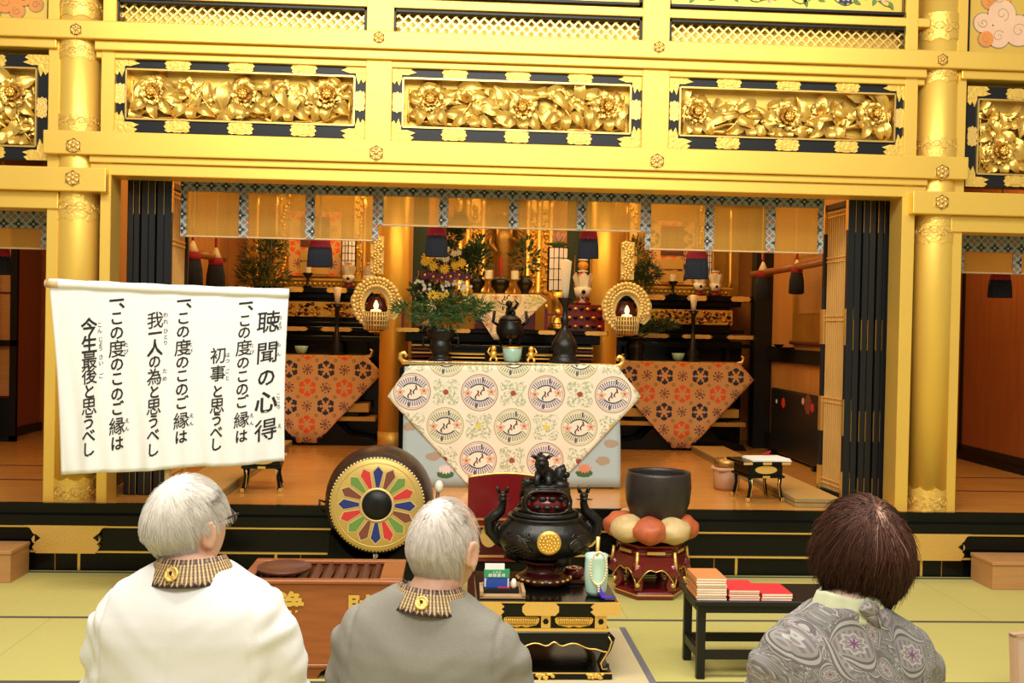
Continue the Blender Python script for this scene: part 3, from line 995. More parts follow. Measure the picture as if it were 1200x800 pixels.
m = MB('wood_dark'); m.box(XL + .14, XR - .14, 6.725, 6.86, Z(216.5, 600, 6.80) + 0.012, Z(216.5, 600, 6.80) + .11); struct(m.build('trim_33'))
m = MB('wood_dark'); m.box(-6.2, XL - .1, 6.70, 6.86, zS + .01, zS + .1); m.box(XR + .1, 6.9, 6.70, 6.86, zS + .01, zS + .1); struct(m.build('trim_34'))
zt = Z(216.5, 600, YB) + 0.012
blind('left bamboo blind of the middle opening with patterned border', [PX(x, 250, YB) for x in (211, 285, 363, 443.5)], zt, PZ(330, 279, YB), YB + .02)
blind('middle bamboo blind, hung higher than its neighbours, above the centre altar', [PX(x, 250, YB) for x in (442.5, 520, 602, 681, 757.5)], zt, PZ(600, 267.5, YB), YB)
blind('right bamboo blind of the middle opening with patterned border', [PX(x, 265, YB) for x in (756.5, 832, 904, 966)], zt, PZ(860, 294, YB), YB + .02)
zt = zS + 0.01
xa = PX(52, 260, YB)
blind('bamboo blind of the left side bay, left of the left gold pillar', [xa - 1.25, xa - .83, xa - .42, xa + .02], zt, PZ(30, 291, YB), YB, group='bamboo blinds of the side bays')
xa = PX(1126, 300, YB)
blind('bamboo blind of the right side bay, right of the right gold pillar', [xa - .02, PX(1191.5, 300, YB), PX(1191.5, 300, YB) + .36, xa + 1.1], zt, PZ(1165, 320, YB), YB, group='bamboo blinds of the side bays')
# tassels of the blinds' hooks
def tassel(x, y, z_top, z_bot, w, label, hang=None):
    t = thing('blind_tassel', label, 'tassel', (x, y, z_bot), 'red and navy tassels hanging under the blinds')
    hgt = z_top - z_bot
    zm = z_bot + hgt * .70
    m = MB('red_cloth'); m.lathe([(w * .30, hgt), (w * .42, hgt * .93), (w * .47, hgt * .70), (w * .46, hgt * .66)], (x, y, z_bot), 24, sy=.55); m.build('red_head', t)
    m = MB('navy_cloth'); m.lathe([(w * .46, hgt * .69), (w * .50, hgt * .4), (w * .52, 0.006), (w * .50, 0)], (x, y, z_bot), 48, sy=.55, wob=lambda a, h: 1 + .05 * math.sin(a * 12)); m.build('navy_skirt', t)
    m = MB('cream_cord'); m.cyl((x, y, z_top - .005), (x, y, hang or z_top + .10), .006, n=8); m.build('cord', t)
for (px0, px1, y0_, y1_, lab, hg) in ((361, 389, 279, 313, 'red and navy tassel under the left blind, left of the left lantern', 0), (499.5, 524, 264, 301, 'red and navy tassel over the big flower arrangement', 0), (678, 701, 269, 303, 'red and navy tassel above the fruit stack, left of the right gold lantern', 0), (803, 830, 292, 327, 'red and navy tassel under the right blind', 0)):
    Y = 6.92; x = PX((px0 + px1) / 2, (y0_ + y1_) / 2, Y)
    tassel(x, Y, PZ(px0 + 12, y0_, Y), PZ(px0 + 12, y1_, Y), PX(px1, y0_, Y) - PX(px0, y0_, Y), lab, 3.42)
Y = 7.2
tassel(PX(1172, 330, Y), Y, PZ(1172, 318, Y), PZ(1172, 349, Y), .16, 'navy tassel in the dark right side bay', 3.42)
tassel(PX(2, 300, Y), Y, PZ(2, 290, Y), PZ(2, 322, Y), .12, 'red and navy tassel in the left side bay', 3.42)

# ------------------------------------------------------------------ folding doors
def door_edge_leaf(x0, x1, y0, y1, z0, z1, label, side):
    t = thing('folding_door_leaf', label, 'folding door', ((x0 + x1) / 2, (y0 + y1) / 2, z0), 'folding door leaves stacked edge-on')
    m = MB('lacquer_frame'); m.box(x0, x1, y0, y1, z0, z1); m.build('leaf_frame', t, bevel=.003)
    H_ = z1 - z0
    m = MB('brass_old')
    xe = x0 if side > 0 else x1
    for (a, c_) in ((.885, 1.0), (.50, .60), (.20, .30), (0, .08)):
        m = MB('brass_old'); m.box(xe - .0018, xe + .0018, y0 - .003, y0 + .012, z0 + H_ * a, z0 + H_ * c_); m.build('metal_edging', t)
zd0, zd1 = 0.405, PZ(1030, 230, 6.54)
names = ('first', 'second', 'third', 'fourth', 'fifth', 'sixth')
xR = [PX(v, 400, 6.54) for v in (1007, 1014.6, 1022.6, 1024.4, 1032, 1040, 1042, 1049.4, 1057)]
spans = [(xR[0], xR[1]), (xR[1], xR[2]), (xR[3], xR[4]), (xR[4], xR[5]), (xR[6], xR[7]), (xR[7], xR[8])]
for i, (a, c_) in enumerate(spans[1:]):
    door_edge_leaf(a + .0015, c_ - .0015, 6.76, 7.2, zd0, zd1 + .02, 'black edge of a folded door leaf, %s from the lattice leaf, right of the opening' % names[i], 1)
xL_ = [PX(v, 300, 6.54) for v in (188, 180, 171, 169.3, 161, 152, 150.3, 143, 135)]
spans = [(xL_[1], xL_[0]), (xL_[2], xL_[1]), (xL_[4], xL_[3]), (xL_[5], xL_[4]), (xL_[7], xL_[6]), (xL_[8], xL_[7])]
for i, (a, c_) in enumerate(spans[1:]):
    door_edge_leaf(a + .0015, c_ - .0015, 6.76, 7.2, zd0, zd1 + .02, 'black edge of a folded door leaf, %s from the lattice leaf, left of the opening' % names[i], -1)
def lattice_leaf(p0, p1, z0, z1, label, flip):
    """p0 near edge, p1 far edge in plan"""
    p0, p1 = Vector((*p0, 0)), Vector((*p1, 0))
    d = (p1 - p0); L = d.length
    t = thing('lattice_door_leaf', label, 'lattice door', (p0.x, p0.y, z0), 'opened lattice leaves of the folding doors', rotz=math.atan2(d.y, d.x))
    H_ = z1 - z0
    m = MB('lacquer_frame')
    s = .035
    m.box(0, s, -.0225, .0225, 0, H_); m.box(L - s, L, -.0225, .0225, 0, H_)
    m.box(s, L - s, -.018, .018, 0, .05); m.box(s, L - s, -.018, .018, H_ - .04, H_)
    m.build('stile_frame', t, world=False, bevel=.003)
    m = MB('gold_fine')
    for (a, c_) in ((.90, 1.0), (.52, .64), (.22, .34), (0, .10)):
        for x in (0, L - s): m = MB('gold_fine'); m.box(x - (.002 if x else -.004), x + s + .002, -.0255, .0255, H_ * a, H_ * c_ + (.001 if c_ == 1 else 0)); m.build('metal_fitting', t, world=False)
    m = MB('lattice_wood')
    n = 10
    for i in range(n):
        x = s + (L - 2 * s) * (i + .5) / n
        m.box(x - .0055, x + .0055, -.006, .006, .05, H_ - .04)
    m.build('vertical_bars', t, world=False)
    m = MB('lattice_wood')
    for zf in (.04, .055, .32, .335, .60, .615, .80, .815, .955, .97):
        m.box(s, L - s, -.009, .009, H_ * zf, H_ * zf + .008)
    m.build('cross_bars', t, world=False)
    return t
a = Vector(((xR[0] + xR[1]) / 2 - .002, 6.76, 0)); c_ = P(965, 400, 7.16)
lattice_leaf((a.x, a.y), (c_.x, c_.y), zd0, zd1 + .005, 'opened wooden lattice door leaf with gold fittings, right of the opening', 1)
a = Vector(((xL_[0] + xL_[1]) / 2 + .002, 6.76, 0)); c_ = Vector((a.x + .004, 7.2, 0))
lattice_leaf((a.x, a.y), (c_.x, c_.y), zd0, zd1 + .005, 'opened wooden lattice door leaf, left of the opening behind the banner', -1)

# ------------------------------------------------------------------ sanctuary: patterned cloths
YM = 7.24
cx0 = P(562, 460, YM)
p = Pattern('crane_cloth', (0.86, 0.79, 0.60), 0.75)
U, V = p.u - cx0.x, p.v - cx0.z
q = 0.4566
def roundel(p, u, v, tint, tint2):
    r = ssqrt(u * u + v * v)
    th = satan2(v, u)
    ins = r < 0.128
    p.over(ins, (0.84, 0.78, 0.60))
    p.over((sabs(r - 0.123) < 0.004) * 0.8, tint2)
    p.over((sabs(r - 0.111) < 0.0025) * 0.7, tint2)
    for s in (1, -1):
        b_ = v + s * 0.030
        r2 = ssqrt(u * u + b_ * b_)
        t2 = satan2(u, b_ * s)
        p.over((sabs(r2 - 0.108) < 0.020) * (sabs(t2) < 0.95) * (r < 0.112) * (ssin(t2 * 46.0) > -0.15), tint)
        p.over((sabs(r2 - 0.086) < 0.004) * (sabs(t2) < 0.8), (0.035, 0.035, 0.06))
        a = u - s * 0.022
        p.over((sabs(a) < 0.007) * (sabs(v * s - 0.088) < 0.016), (0.10, 0.10, 0.13))
    for s in (1, -1):
        a, b_ = u - s * 0.080, v - s * 0.006
        rr = ssqrt(a * a + b_ * b_)
        p.over((rr < (ssin(satan2(b_, a) * 5.0) * 0.006 + 0.026)) * 0.8, (0.72, 0.40, 0.22))
        p.over(rr < 0.008, (0.45, 0.10, 0.06))
        a, b_ = u - s * 0.018, v - s * 0.014
        p.over((sabs(a - ssin(b_ * 90.0) * 0.010) < 0.005) * (sabs(b_) < 0.030), (0.02, 0.02, 0.02))
        p.over((sabs(a - 0.012) < 0.006) * (sabs(b_ - s * .004) < 0.007), (0.55, 0.05, 0.03))
def floret(p, u, v, dot):
    r = ssqrt(u * u + v * v)
    th = satan2(v, u)
    lim = sabs(ssin(th * 2.0)) * 0.050 + 0.060
    p.over((r < lim) * (svoro(55.0) < 0.42) * 0.75, (0.40, 0.45, 0.20))
    p.over((r < lim) * (svoro(80.0) > 0.62) * 0.55, (0.30, 0.38, 0.20))
    p.over(r < 0.019, dot)
floret(p, cell(U - q / 2, q), cell(V, q), (0.36, 0.07, 0.03))
floret(p, cell(U, q), cell(V - q / 2, q), (0.75, 0.62, 0.10))
roundel(p, cell(U, q), cell(V, q), (0.22, 0.17, 0.30), (0.38, 0.16, 0.13))
roundel(p, cell(U - q / 2, q), cell(V - q / 2, q), (0.30, 0.32, 0.16), (0.42, 0.36, 0.08))
p.bump(ssin(p.v * 1400.0), 0.1, 0.001)
p.done()
p = Pattern('orange_cloth', (0.74, 0.42, 0.16), 0.7)
YS = 9.6
def hexmotif(p, u, v, col, R, s):
    r = ssqrt(u * u + v * v)
    th = satan2(u, v)
    a = cell(th, PI / 3)
    along, across = r * S.op('COSINE', a) - R, r * ssin(a)
    # three lobes: a stem, a broad heart
    p.over((sabs(across) < 0.010 * s) * (sabs(along + 0.010 * s) < 0.022 * s), col)
    e = S.op('SUBTRACT', sabs(across), 0.016 * s)
    f = along - 0.006 * s
    p.over(ssqrt(e * e + f * f) < 0.0165 * s, col)
    p.over((ssqrt(across * across + (along - 0.018 * s) * (along - 0.018 * s)) < 0.014 * s), col)
o_ = P(779, 440, YS)
q2 = 0.327
U, V = p.u - o_.x, p.v - o_.z
for (du, dv) in ((0.5, 0), (0, 0.5)):
    cu, cv = cell(U - q2 * du, q2), cell(V - q2 * dv, q2)
    r = ssqrt(cu * cu + cv * cv); th = satan2(cv, cu)
    p.over((r < 0.048) * (ssin(th * 8.0 + r * 60.0) > 0.0) * (svoro(120.0) < 0.62), (0.06, 0.03, 0.05))
    p.over((r < 0.016), (0.30, 0.10, 0.10))
cu, cv = cell(U - q2 / 4, q2 / 2), cell(V - q2 / 4, q2 / 2)
r = ssqrt(cu * cu + cv * cv)
p.over(sabs(r - 0.011) < 0.0035, (0.20, 0.15, 0.04))
hexmotif(p, cell(U, q2), cell(V, q2), (0.022, 0.030, 0.075), 0.055, 0.86)
hexmotif(p, cell(U - q2 / 2, q2), cell(V - q2 / 2, q2), (0.88, 0.13, 0.02), 0.055, 0.86)
p.done()
p = Pattern('pale_cloth', (0.40, 0.53, 0.53), 0.7)
p.over(snoise(7.0) * 0.4, (0.50, 0.53, 0.46))
def ell(u, v, a, b_): return (u / a) * (u / a) + (v / b_) * (v / b_)
for (px, py, kind) in ((508, 535, 'b'), (522, 552, 'l'), (538, 530, 'b'), (685, 551, 'l'), (707, 540, 'b'), (716, 520, 'b'), (490, 552, 'b'), (480, 500, 'b')):
    c = P(px, py, YM)
    u, v = p.u - c.x, p.v - c.z
    if kind == 'l':
        p.over(ell(u, v + 0.022, 0.060, 0.028) < (snoise(60.0) * 0.9 + 0.5), (0.05, 0.13, 0.04))
        p.over((ell(u, v - 0.012, 0.050, 0.032) < (ssin(u * 300.0) * 0.3 + 0.8)), (0.72, 0.26, 0.14) if px > 600 else (0.78, 0.66, 0.60))
    else:
        p.over((ell(u, v, 0.055, 0.035) < (snoise(45.0) * 1.5)) * 0.7, (0.42, 0.22, 0.09))
p.done()

def hanging_cloth(name, material, rows, Y, label, cat, group=None, top=None, wave=.006, topz=0):
    """rows: list of (py, px_left, px_right) from top to bottom on plane Y; top: depth of the part lying on the table"""
    L = [(P(a, y, Y), P(c, y, Y)) for (y, a, c) in rows]
    n = 12
    def fn(u, v):
        t = v * (len(L) - 1); k = min(int(t), len(L) - 2); f = t - k
        a = L[k][0].lerp(L[k + 1][0], f); b = L[k][1].lerp(L[k + 1][1], f)
        c = a.lerp(b, u)
        return (c.x, Y + wave * v * math.sin(u * 23) - .003 * v, c.z)
    m = MB(material)
    m.grid(fn, 40, n, uvfn=lambda u, v: (fn(u, v)[0], fn(u, v)[2]))
    if top:
        a, b = L[0]
        m.grid(lambda u, v: (a.x + (b.x - a.x) * u, Y + top * v, topz), 8, 1, uvfn=lambda u, v: (a.x + (b.x - a.x) * u, a.z + top * v))
    o = m.build(name, solid=.005)
    return tag(o, label, cat, group)

# ------------------------------------------------------------------ front altar table
tx0, tx1 = -0.335, 1.145
ztop = 1.236
t = thing('altar_table', 'long altar table with gold edge and curled ends under the cream crane cloth', 'altar table', ((tx0 + tx1) / 2, 7.5, .40))
m = MB('lacquer'); m.box(tx0 + .02, tx1 - .02, 7.27, 7.78, ztop - .045, ztop - .008); m.box(tx0 + .05, tx1 - .05, 7.29, 7.76, .44, ztop - .045); m.box(tx0 + .02, tx1 - .02, 7.275, 7.78, .40, .44)
m.build('body', t, bevel=.004)
m = MB('gold_fine'); m.box(tx0 - .01, tx1 + .01, 7.252, 7.79, ztop - .008, ztop + .006); m.build('gold_top', t, bevel=.003)
for s, x in ((-1, tx0), (1, tx1)):
    m = MB('gold_fine')
    pts = [(x - s * .05, 7.26, ztop + .004), (x, 7.26, ztop + .012), (x + s * .022, 7.26, ztop + .035), (x + s * .018, 7.26, ztop + .062), (x - s * .006, 7.26, ztop + .072), (x - s * .022, 7.26, ztop + .056), (x - s * .010, 7.26, ztop + .044)]
    m.tube(pts, [.010, .016, .018, .016, .014, .012, .009], 8)
    m.build('curled_end', t)
o = hanging_cloth('hanging_cloth', 'pale_cloth', [(429, 474, 725), (470, 473, 726), (520, 472, 727), (571, 471, 727)], 7.255, 'pale blue cloth with lotus flowers hanging to the floor round the altar table', 'altar cloth', wave=.004)
o = hanging_cloth('crane_cloth', 'crane_cloth', [(428, 480, 723), (440, 471, 732), (464, 454, 751), (475, 463, 742), (520, 505, 699), (560, 541, 661), (572, 552, 650)], 7.243, 'cream brocade cloth with crane roundels hanging in a point over the altar table', 'altar cloth', top=.22, topz=ztop + .010)

def at_floor(px, py, z=.4): return G(px, py, z)

# ---- generic small builders
def foliage(m, c, rx, ry, rz, n, L, w, seed, up=0.3, fan=None):
    rnd = random.Random(seed)
    c = Vector(c)
    for i in range(n):
        while True:
            d = Vector((rnd.uniform(-1, 1), rnd.uniform(-1, 1), rnd.uniform(-1, 1)))
            if .05 < d.length < 1: break
        p_ = c + Vector((d.x * rx, d.y * ry, d.z * rz))
        dr = Vector((d.x * rx, d.y * ry, d.z * rz)).normalized() + Vector((rnd.uniform(-.7, .7), rnd.uniform(-.7, .7), up + rnd.uniform(-.4, .6)))
        dr.normalize()
        s = dr.orthogonal().normalized()
        s = s * math.cos(i) + dr.cross(s) * math.sin(i)
        l = L * rnd.uniform(.6, 1.2)
        m.add([p_, p_ + dr * l * .5 + s * w, p_ + dr * l, p_ + dr * l * .5 - s * w + dr.cross(s) * w * .4], [(0, 1, 2), (0, 2, 3)])
def bloom(parent, name, material, c, r, seed, centre='petal_yellow', layers=2):
    m = MB(material)
    rnd = random.Random(seed)
    for l in range(layers):
        n = 11 - 2 * l
        for k in range(n):
            a = 2 * PI * k / n + l * .3 + rnd.uniform(-.1, .1)
            R = r * (1 - .3 * l)
            v = []
            for (rr, ww, yy) in ((.15, .05, .1), (.6, .17, .26 + l * .2), (1.0, .11, .20 + l * .35)):
                for s in (-1, 1):
                    v.append((c[0] + R * (rr * math.cos(a) - s * ww * math.sin(a)), c[1] - R * yy, c[2] + R * (rr * math.sin(a) + s * ww * math.cos(a))))
            m.add(v, [(0, 1, 3, 2), (2, 3, 5, 4)], True)
    m.m(centre); m.sphere((c[0], c[1] - r * .25, c[2]), r * .26, r * .2, r * .26, 8, 6)
    return m.build(name, parent)

# ---- flower vase with the great arrangement
Y = 7.50
c = P(516, 425, Y)
t = thing('flower_vase', 'dark bronze vase on the left of the altar table holding the big flower arrangement', 'vase', (c.x, Y, ztop + .010))
m = MB('bronze_dark')
m.lathe([(.085, 0), (.088, .012), (.060, .03), (.055, .05), (.075, .075), (.080, .11), (.070, .135), (.064, .15), (.085, .175), (.10, .20), (.105, .222), (.09, .228), (.08, .20)], (c.x, Y, ztop + .010), 28)
m.build('body', t)
for s in (-1, 1):
    m = MB('bronze_dark'); m.tube([(c.x + s * .07, Y, ztop + .17), (c.x + s * .12, Y, ztop + .175), (c.x + s * .125, Y, ztop + .12), (c.x + s * .078, Y, ztop + .10)], .009, 8); m.build('handle', t)
fa = thing('flower_arrangement', 'tall temple flower arrangement of yellow, white and purple blooms over spreading green pine', 'flowers', (c.x, Y, ztop + .228))
def fp(px, py, dy=0.0): return P(px, py, Y + dy)
m = MB('leaf_green')
for i, (px, py, rx, rz) in enumerate(((478, 362, .09, .035), (500, 372, .10, .045), (522, 374, .10, .05), (545, 368, .10, .04), (562, 360, .07, .03), (512, 360, .14, .05), (535, 355, .10, .05))):
    foliage(m, fp(px, py, -.05), rx, .10, rz, 230, .075, .0045, i, .1)
m.build('pine_fronds', fa)
m = MB('leaf_dark')
for i, (px, py, rx, rz) in enumerate(((515, 350, .17, .09), (512, 325, .13, .10), (520, 300, .10, .10), (530, 275, .06, .09), (538, 262, .05, .06), (495, 340, .08, .07), (545, 310, .05, .10), (555, 300, .05, .07))):
    foliage(m, fp(px, py, .03), rx, .08, rz, 240, .05, .009, 20 + i, .5)
m.build('dark_leaves', fa)
m = MB('leaf_dark')
for (px, py) in ((515, 290), (540, 262), (500, 300), (530, 300), (556, 300)):
    m.tube([fp(516, 378), fp((px + 516) / 2, (py + 378) / 2 + 6), fp(px, py)], .004, 5)
m.build('stems', fa)
for i, (px, py, nm, mt_, r) in enumerate(
    [(501, 303, 'yellow_chrysanthemum', 'petal_yellow', .045), (508, 312, 'yellow_chrysanthemum', 'petal_yellow', .033), (521, 315, 'yellow_chrysanthemum', 'petal_yellow', .036), (533, 311, 'yellow_chrysanthemum', 'petal_yellow', .030), (541, 308, 'yellow_chrysanthemum', 'petal_yellow', .033), (498, 307, 'yellow_chrysanthemum', 'petal_yellow', .030),
     (514, 300, 'white_chrysanthemum', 'petal_white', .026), (522, 303, 'white_chrysanthemum', 'petal_white', .028), (524, 292, 'white_chrysanthemum', 'petal_white', .022), (532, 297, 'white_chrysanthemum', 'petal_white', .024), (538, 296, 'white_chrysanthemum', 'petal_white', .020),
     (498, 322, 'purple_chrysanthemum', 'petal_purple', .036), (508, 324, 'purple_chrysanthemum', 'petal_purple', .038), (518, 325, 'purple_chrysanthemum', 'petal_purple', .035), (528, 324, 'purple_chrysanthemum', 'petal_purple', .038), (538, 322, 'purple_chrysanthemum', 'petal_purple', .034), (547, 325, 'purple_chrysanthemum', 'petal_purple', .028),
     (507, 346, 'yellow_chrysanthemum', 'petal_yellow', .036), (516, 347, 'yellow_chrysanthemum', 'petal_yellow', .030), (523, 345, 'yellow_chrysanthemum', 'petal_yellow', .024), (545, 343, 'yellow_chrysanthemum', 'petal_yellow', .024)]):
    bloom(fa, nm, mt_, fp(px, py, -.09 - .01 * (i % 3)), r, i, 'paint_brown' if py > 340 else 'petal_yellow')
rnd = random.Random(4)
for cx_, cy_ in ((492, 332), (500, 336), (518, 338), (538, 334), (546, 338), (528, 332)):
    for k in range(6):
        bloom(fa, 'small_white_aster', 'petal_white', fp(cx_ + rnd.uniform(-6, 6), cy_ + rnd.uniform(-4, 4), -.10), .011, k, layers=1)

# ---- things on the altar table
Y = 7.46
c = P(600, 427, Y)
zt_ = ztop + .010
m = MB('celadon'); m.lathe([(.040, 0), (.056, .02), (.066, .06), (.070, .105), (.066, .108), (.060, .06), (.03, .03)], (c.x, Y, zt_), 28)
m.m('gold_fine'); m.lathe([(.0705, .100), (.0715, .106), (.0705, .112), (.066, .108)], (c.x, Y, zt_), 28)
tag(m.build('incense_bowl'), 'small celadon bowl with gold rim in the middle of the altar table', 'bowl')
for s, px in ((-1, 578), (1, 622)):
    c = P(px, 427, Y)
    m = MB('gold_carved')
    m.sphere((c.x, Y, zt_ + .055), .026, .026, .032, 10, 8); m.sphere((c.x, Y - .01, zt_ + .098), .020, .02, .02, 10, 8)
    for k in range(4):
        a = PI / 4 + k * PI / 2
        m.tube([(c.x + .012 * math.cos(a), Y + .012 * math.sin(a), zt_ + .04), (c.x + .032 * math.cos(a), Y + .032 * math.sin(a), zt_ + .022), (c.x + .026 * math.cos(a), Y + .026 * math.sin(a), zt_)], [.010, .008, .010], 7)
    m.tube([(c.x + s * .02, Y, zt_ + .05), (c.x + s * .04, Y, zt_ + .075), (c.x + s * .025, Y, zt_ + .105)], [.009, .008, .003], 6)
    tag(m.build('gold_lion_ornament'), 'little gold lion ornament %s of the celadon bowl' % ('left' if s < 0 else 'right'), 'ornament')
c = P(661, 424, Y)
t = thing('candlestick', 'tall black candlestick with white candle on the right of the altar table', 'candlestick', (c.x, Y, zt_))
zc = PZ(661, 349, Y)
hh = zc - zt_
m = MB('bronze_dark'); m.lathe([(.105, 0), (.112, .02), (.085, .05), (.08, .08), (.095, .11), (.085, .15), (.055, .20), (.03, .24), (.022, hh * .6), (.034, hh * .66), (.02, hh * .72), (.016, hh * .85), (.03, hh * .92), (.056, hh * .985), (.058, hh), (.02, hh - .003)], (c.x, Y, zt_), 24); m.build('stand', t)
m = MB('wax'); m.lathe([(.020, hh), (.024, hh + .05), (.040, PZ(661, 306, Y) - zt_), (.01, PZ(661, 304, Y) - zt_)], (c.x, Y, zt_), 18); m.build('white_candle', t)

# ---- main altar behind
YA = 8.55
zl_ = PZ(590, 386, YA)
ax0, ax1 = PX(466, 390, YA), PX(713, 390, YA)
t = thing('main_altar', 'black and gold lacquer altar in the centre behind the altar table', 'altar', ((ax0 + ax1) / 2, 8.9, .40))
m = MB('lacquer')
m.box(ax0, ax1, YA, 9.3, zl_ - .035, zl_)
m.box(ax0 + .06, ax1 - .06, YA + .05, 9.3, zl_ - .11, zl_ - .035)
m.box(ax0 + .12, ax1 - .12, YA + .10, 9.3, zl_ - .26, zl_ - .11)
m.box(ax0 + .06, ax1 - .06, YA + .05, 9.3, zl_ - .32, zl_ - .26)
m.box(ax0 + .02, ax1 - .02, YA + .02, 9.3, .40, zl_ - .32)
m.build('body', t, bevel=.006)
for px in (478, 541, 641, 699):
    x = PX(px, 386, YA); m = MB('gold_plate'); m.prism(lobed(.20 if px not in (541, 641) else .15, .034), (x, YA - .001, zl_ - .017), (1, 0, 0), (0, 0, 1), .006); m.build('gold_fitting', t)
for k in range(4):
    z = zl_ - .145 - .03 * k
    m = MB('gold_carved' if k % 2 == 0 else 'lacquer_red')
    m.box(ax0 + .11, ax1 - .11, YA + .085, YA + .11, z, z + .012); m.build('moulding', t)
# upper tier
zu = PZ(597, 344, 8.56)
ux0, ux1 = PX(553, 345, 8.56), PX(633, 345, 8.56)
m = MB('lacquer_red'); m.box(ux0 + .03, ux1 - .03, 8.62, 9.3, zl_, zu - .02); m.build('upper_body', t, bevel=.004)
m = MB('gold_fine'); m.box(ux0, ux1, 8.57, 9.3, zu - .02, zu); m.build('upper_top', t, bevel=.003)
for (px, w_) in ((472, .1), (680, .24)):
    c = P(px, 365, 8.75)
m = MB('lacquer_red'); x0_, x1_ = PX(664, 370, 8.72), PX(706, 370, 8.72)
zb0, zb1 = zl_, PZ(685, 357, 8.72)
m.box(x0_, x1_, 8.72, 8.9, zb0, zb1); m.build('red_stand', t)
for k in range(6):
    x = x0_ + (x1_ - x0_) * (k + .5) / 6
    for j in range(3):
        z = zb0 + (zb1 - zb0) * (j + .5) / 3
        m = MB('gold_carved' if (k + j) % 2 else 'lacquer'); m.sphere((x, 8.715, z), .018, .012, .015, 10, 6); m.build('inlay', t)
# railing posts
for px in (707, 640, 472):
    x = PX(px, 375, 8.6); m = MB('lacquer_red'); m.box(x - .012, x + .012, 8.60, 8.63, zl_, zl_ + .17); m.m('gold_fine'); m.sphere((x, 8.615, zl_ + .19), .018, .018, .025, 10, 8); m.build('railing_post', t)
m = MB('lacquer_red'); m.box(PX(640, 375, 8.6), PX(707, 375, 8.6), 8.607, 8.623, zl_ + .12, zl_ + .135); m.box(PX(640, 375, 8.6), PX(707, 375, 8.6), 8.607, 8.623, zl_ + .05, zl_ + .062); m.build('railing', t)
o = hanging_cloth('crane_cloth', 'crane_cloth', [(345, 548, 632), (352, 543, 641), (372, 562, 620), (398, 579, 589)], 8.54, 'small cream pointed cloth hanging over the upper altar tier, behind the lion burner', 'altar cloth', wave=.004)

# burner with lion lid and two ornaments, standing on the ledge
def small_burner(x, y, z, s, label):
    t = thing('lidded_incense_burner', label, 'incense burner', (x, y, z))
    m = MB('bronze_dark')
    m.lathe([(.03 * s, .03 * s), (.075 * s, .045 * s), (.10 * s, .09 * s), (.105 * s, .13 * s), (.085 * s, .165 * s), (.088 * s, .178 * s), (.05 * s, .178 * s)], (x, y, z), 24)
    m.build('body', t)
    for k in range(3):
        a = -PI / 2 + k * 2 * PI / 3
        m = MB('bronze_dark'); m.tube([(x + .06 * s * math.cos(a), y + .06 * s * math.sin(a), z + .06 * s), (x + .085 * s * math.cos(a), y + .085 * s * math.sin(a), z + .03 * s), (x + .07 * s * math.cos(a), y + .07 * s * math.sin(a), z)], [.016 * s, .013 * s, .016 * s], 7); m.build('leg', t)
    for k in (-1, 1):
        m = MB('bronze_dark'); m.tube([(x + k * .09 * s, y, z + .15 * s), (x + k * .125 * s, y, z + .17 * s), (x + k * .115 * s, y, z + .255 * s)], [.012 * s, .012 * s, .012 * s], 7); m.build('handle', t)
    m = MB('bronze_dark'); m.lathe([(.086 * s, .178 * s), (.075 * s, .20 * s), (.045 * s, .225 * s), (.02 * s, .235 * s)], (x, y, z), 20)
    m.sphere((x, y, z + .262 * s), .032 * s, .04 * s, .03 * s, 10, 8); m.sphere((x - .012 * s, y - .025 * s, z + .305 * s), .026 * s, .026 * s, .026 * s, 10, 8)
    for k in (-1, 1): m.tube([(x + k * .02 * s, y - .02 * s, z + .27 * s), (x + k * .03 * s, y - .035 * s, z + .23 * s)], .010 * s, 6)
    m.tube([(x + .03 * s, y + .02 * s, z + .27 * s), (x + .055 * s, y + .02 * s, z + .31 * s), (x + .03 * s, y + .02 * s, z + .34 * s)], [.014 * s, .012 * s, .004 * s], 6)
    m.build('lion_lid', t)
    return t
Y = 7.60
c = P(598, 408, Y)
t = thing('black_stand', 'low black stand carrying the lion lidded burner on the altar table', 'stand', (c.x, Y, ztop + .009))
m = MB('lacquer'); m.box(c.x - .52, c.x + .44, Y + .02, Y + .17, ztop + .10, ztop + .125)
m.box(c.x - .50, c.x + .42, Y + .04, Y + .15, ztop + .07, ztop + .10); m.build('top', t, bevel=.003)
for x in (c.x - .47, c.x + .39, c.x - .16, c.x + .1):
    m = MB('lacquer'); m.box(x - .02, x + .02, Y + .05, Y + .14, ztop + .010, ztop + .07); m.build('leg', t)
for z in (.03, .055):
    m = MB('gold_carved'); m.box(c.x - .42, c.x + .34, Y + .06, Y + .075, ztop + z, ztop + z + .008); m.build('rail', t)
small_burner(c.x, Y + .095, ztop + .127, .98, 'small black incense burner with a lion on its lid, above the celadon bowl')

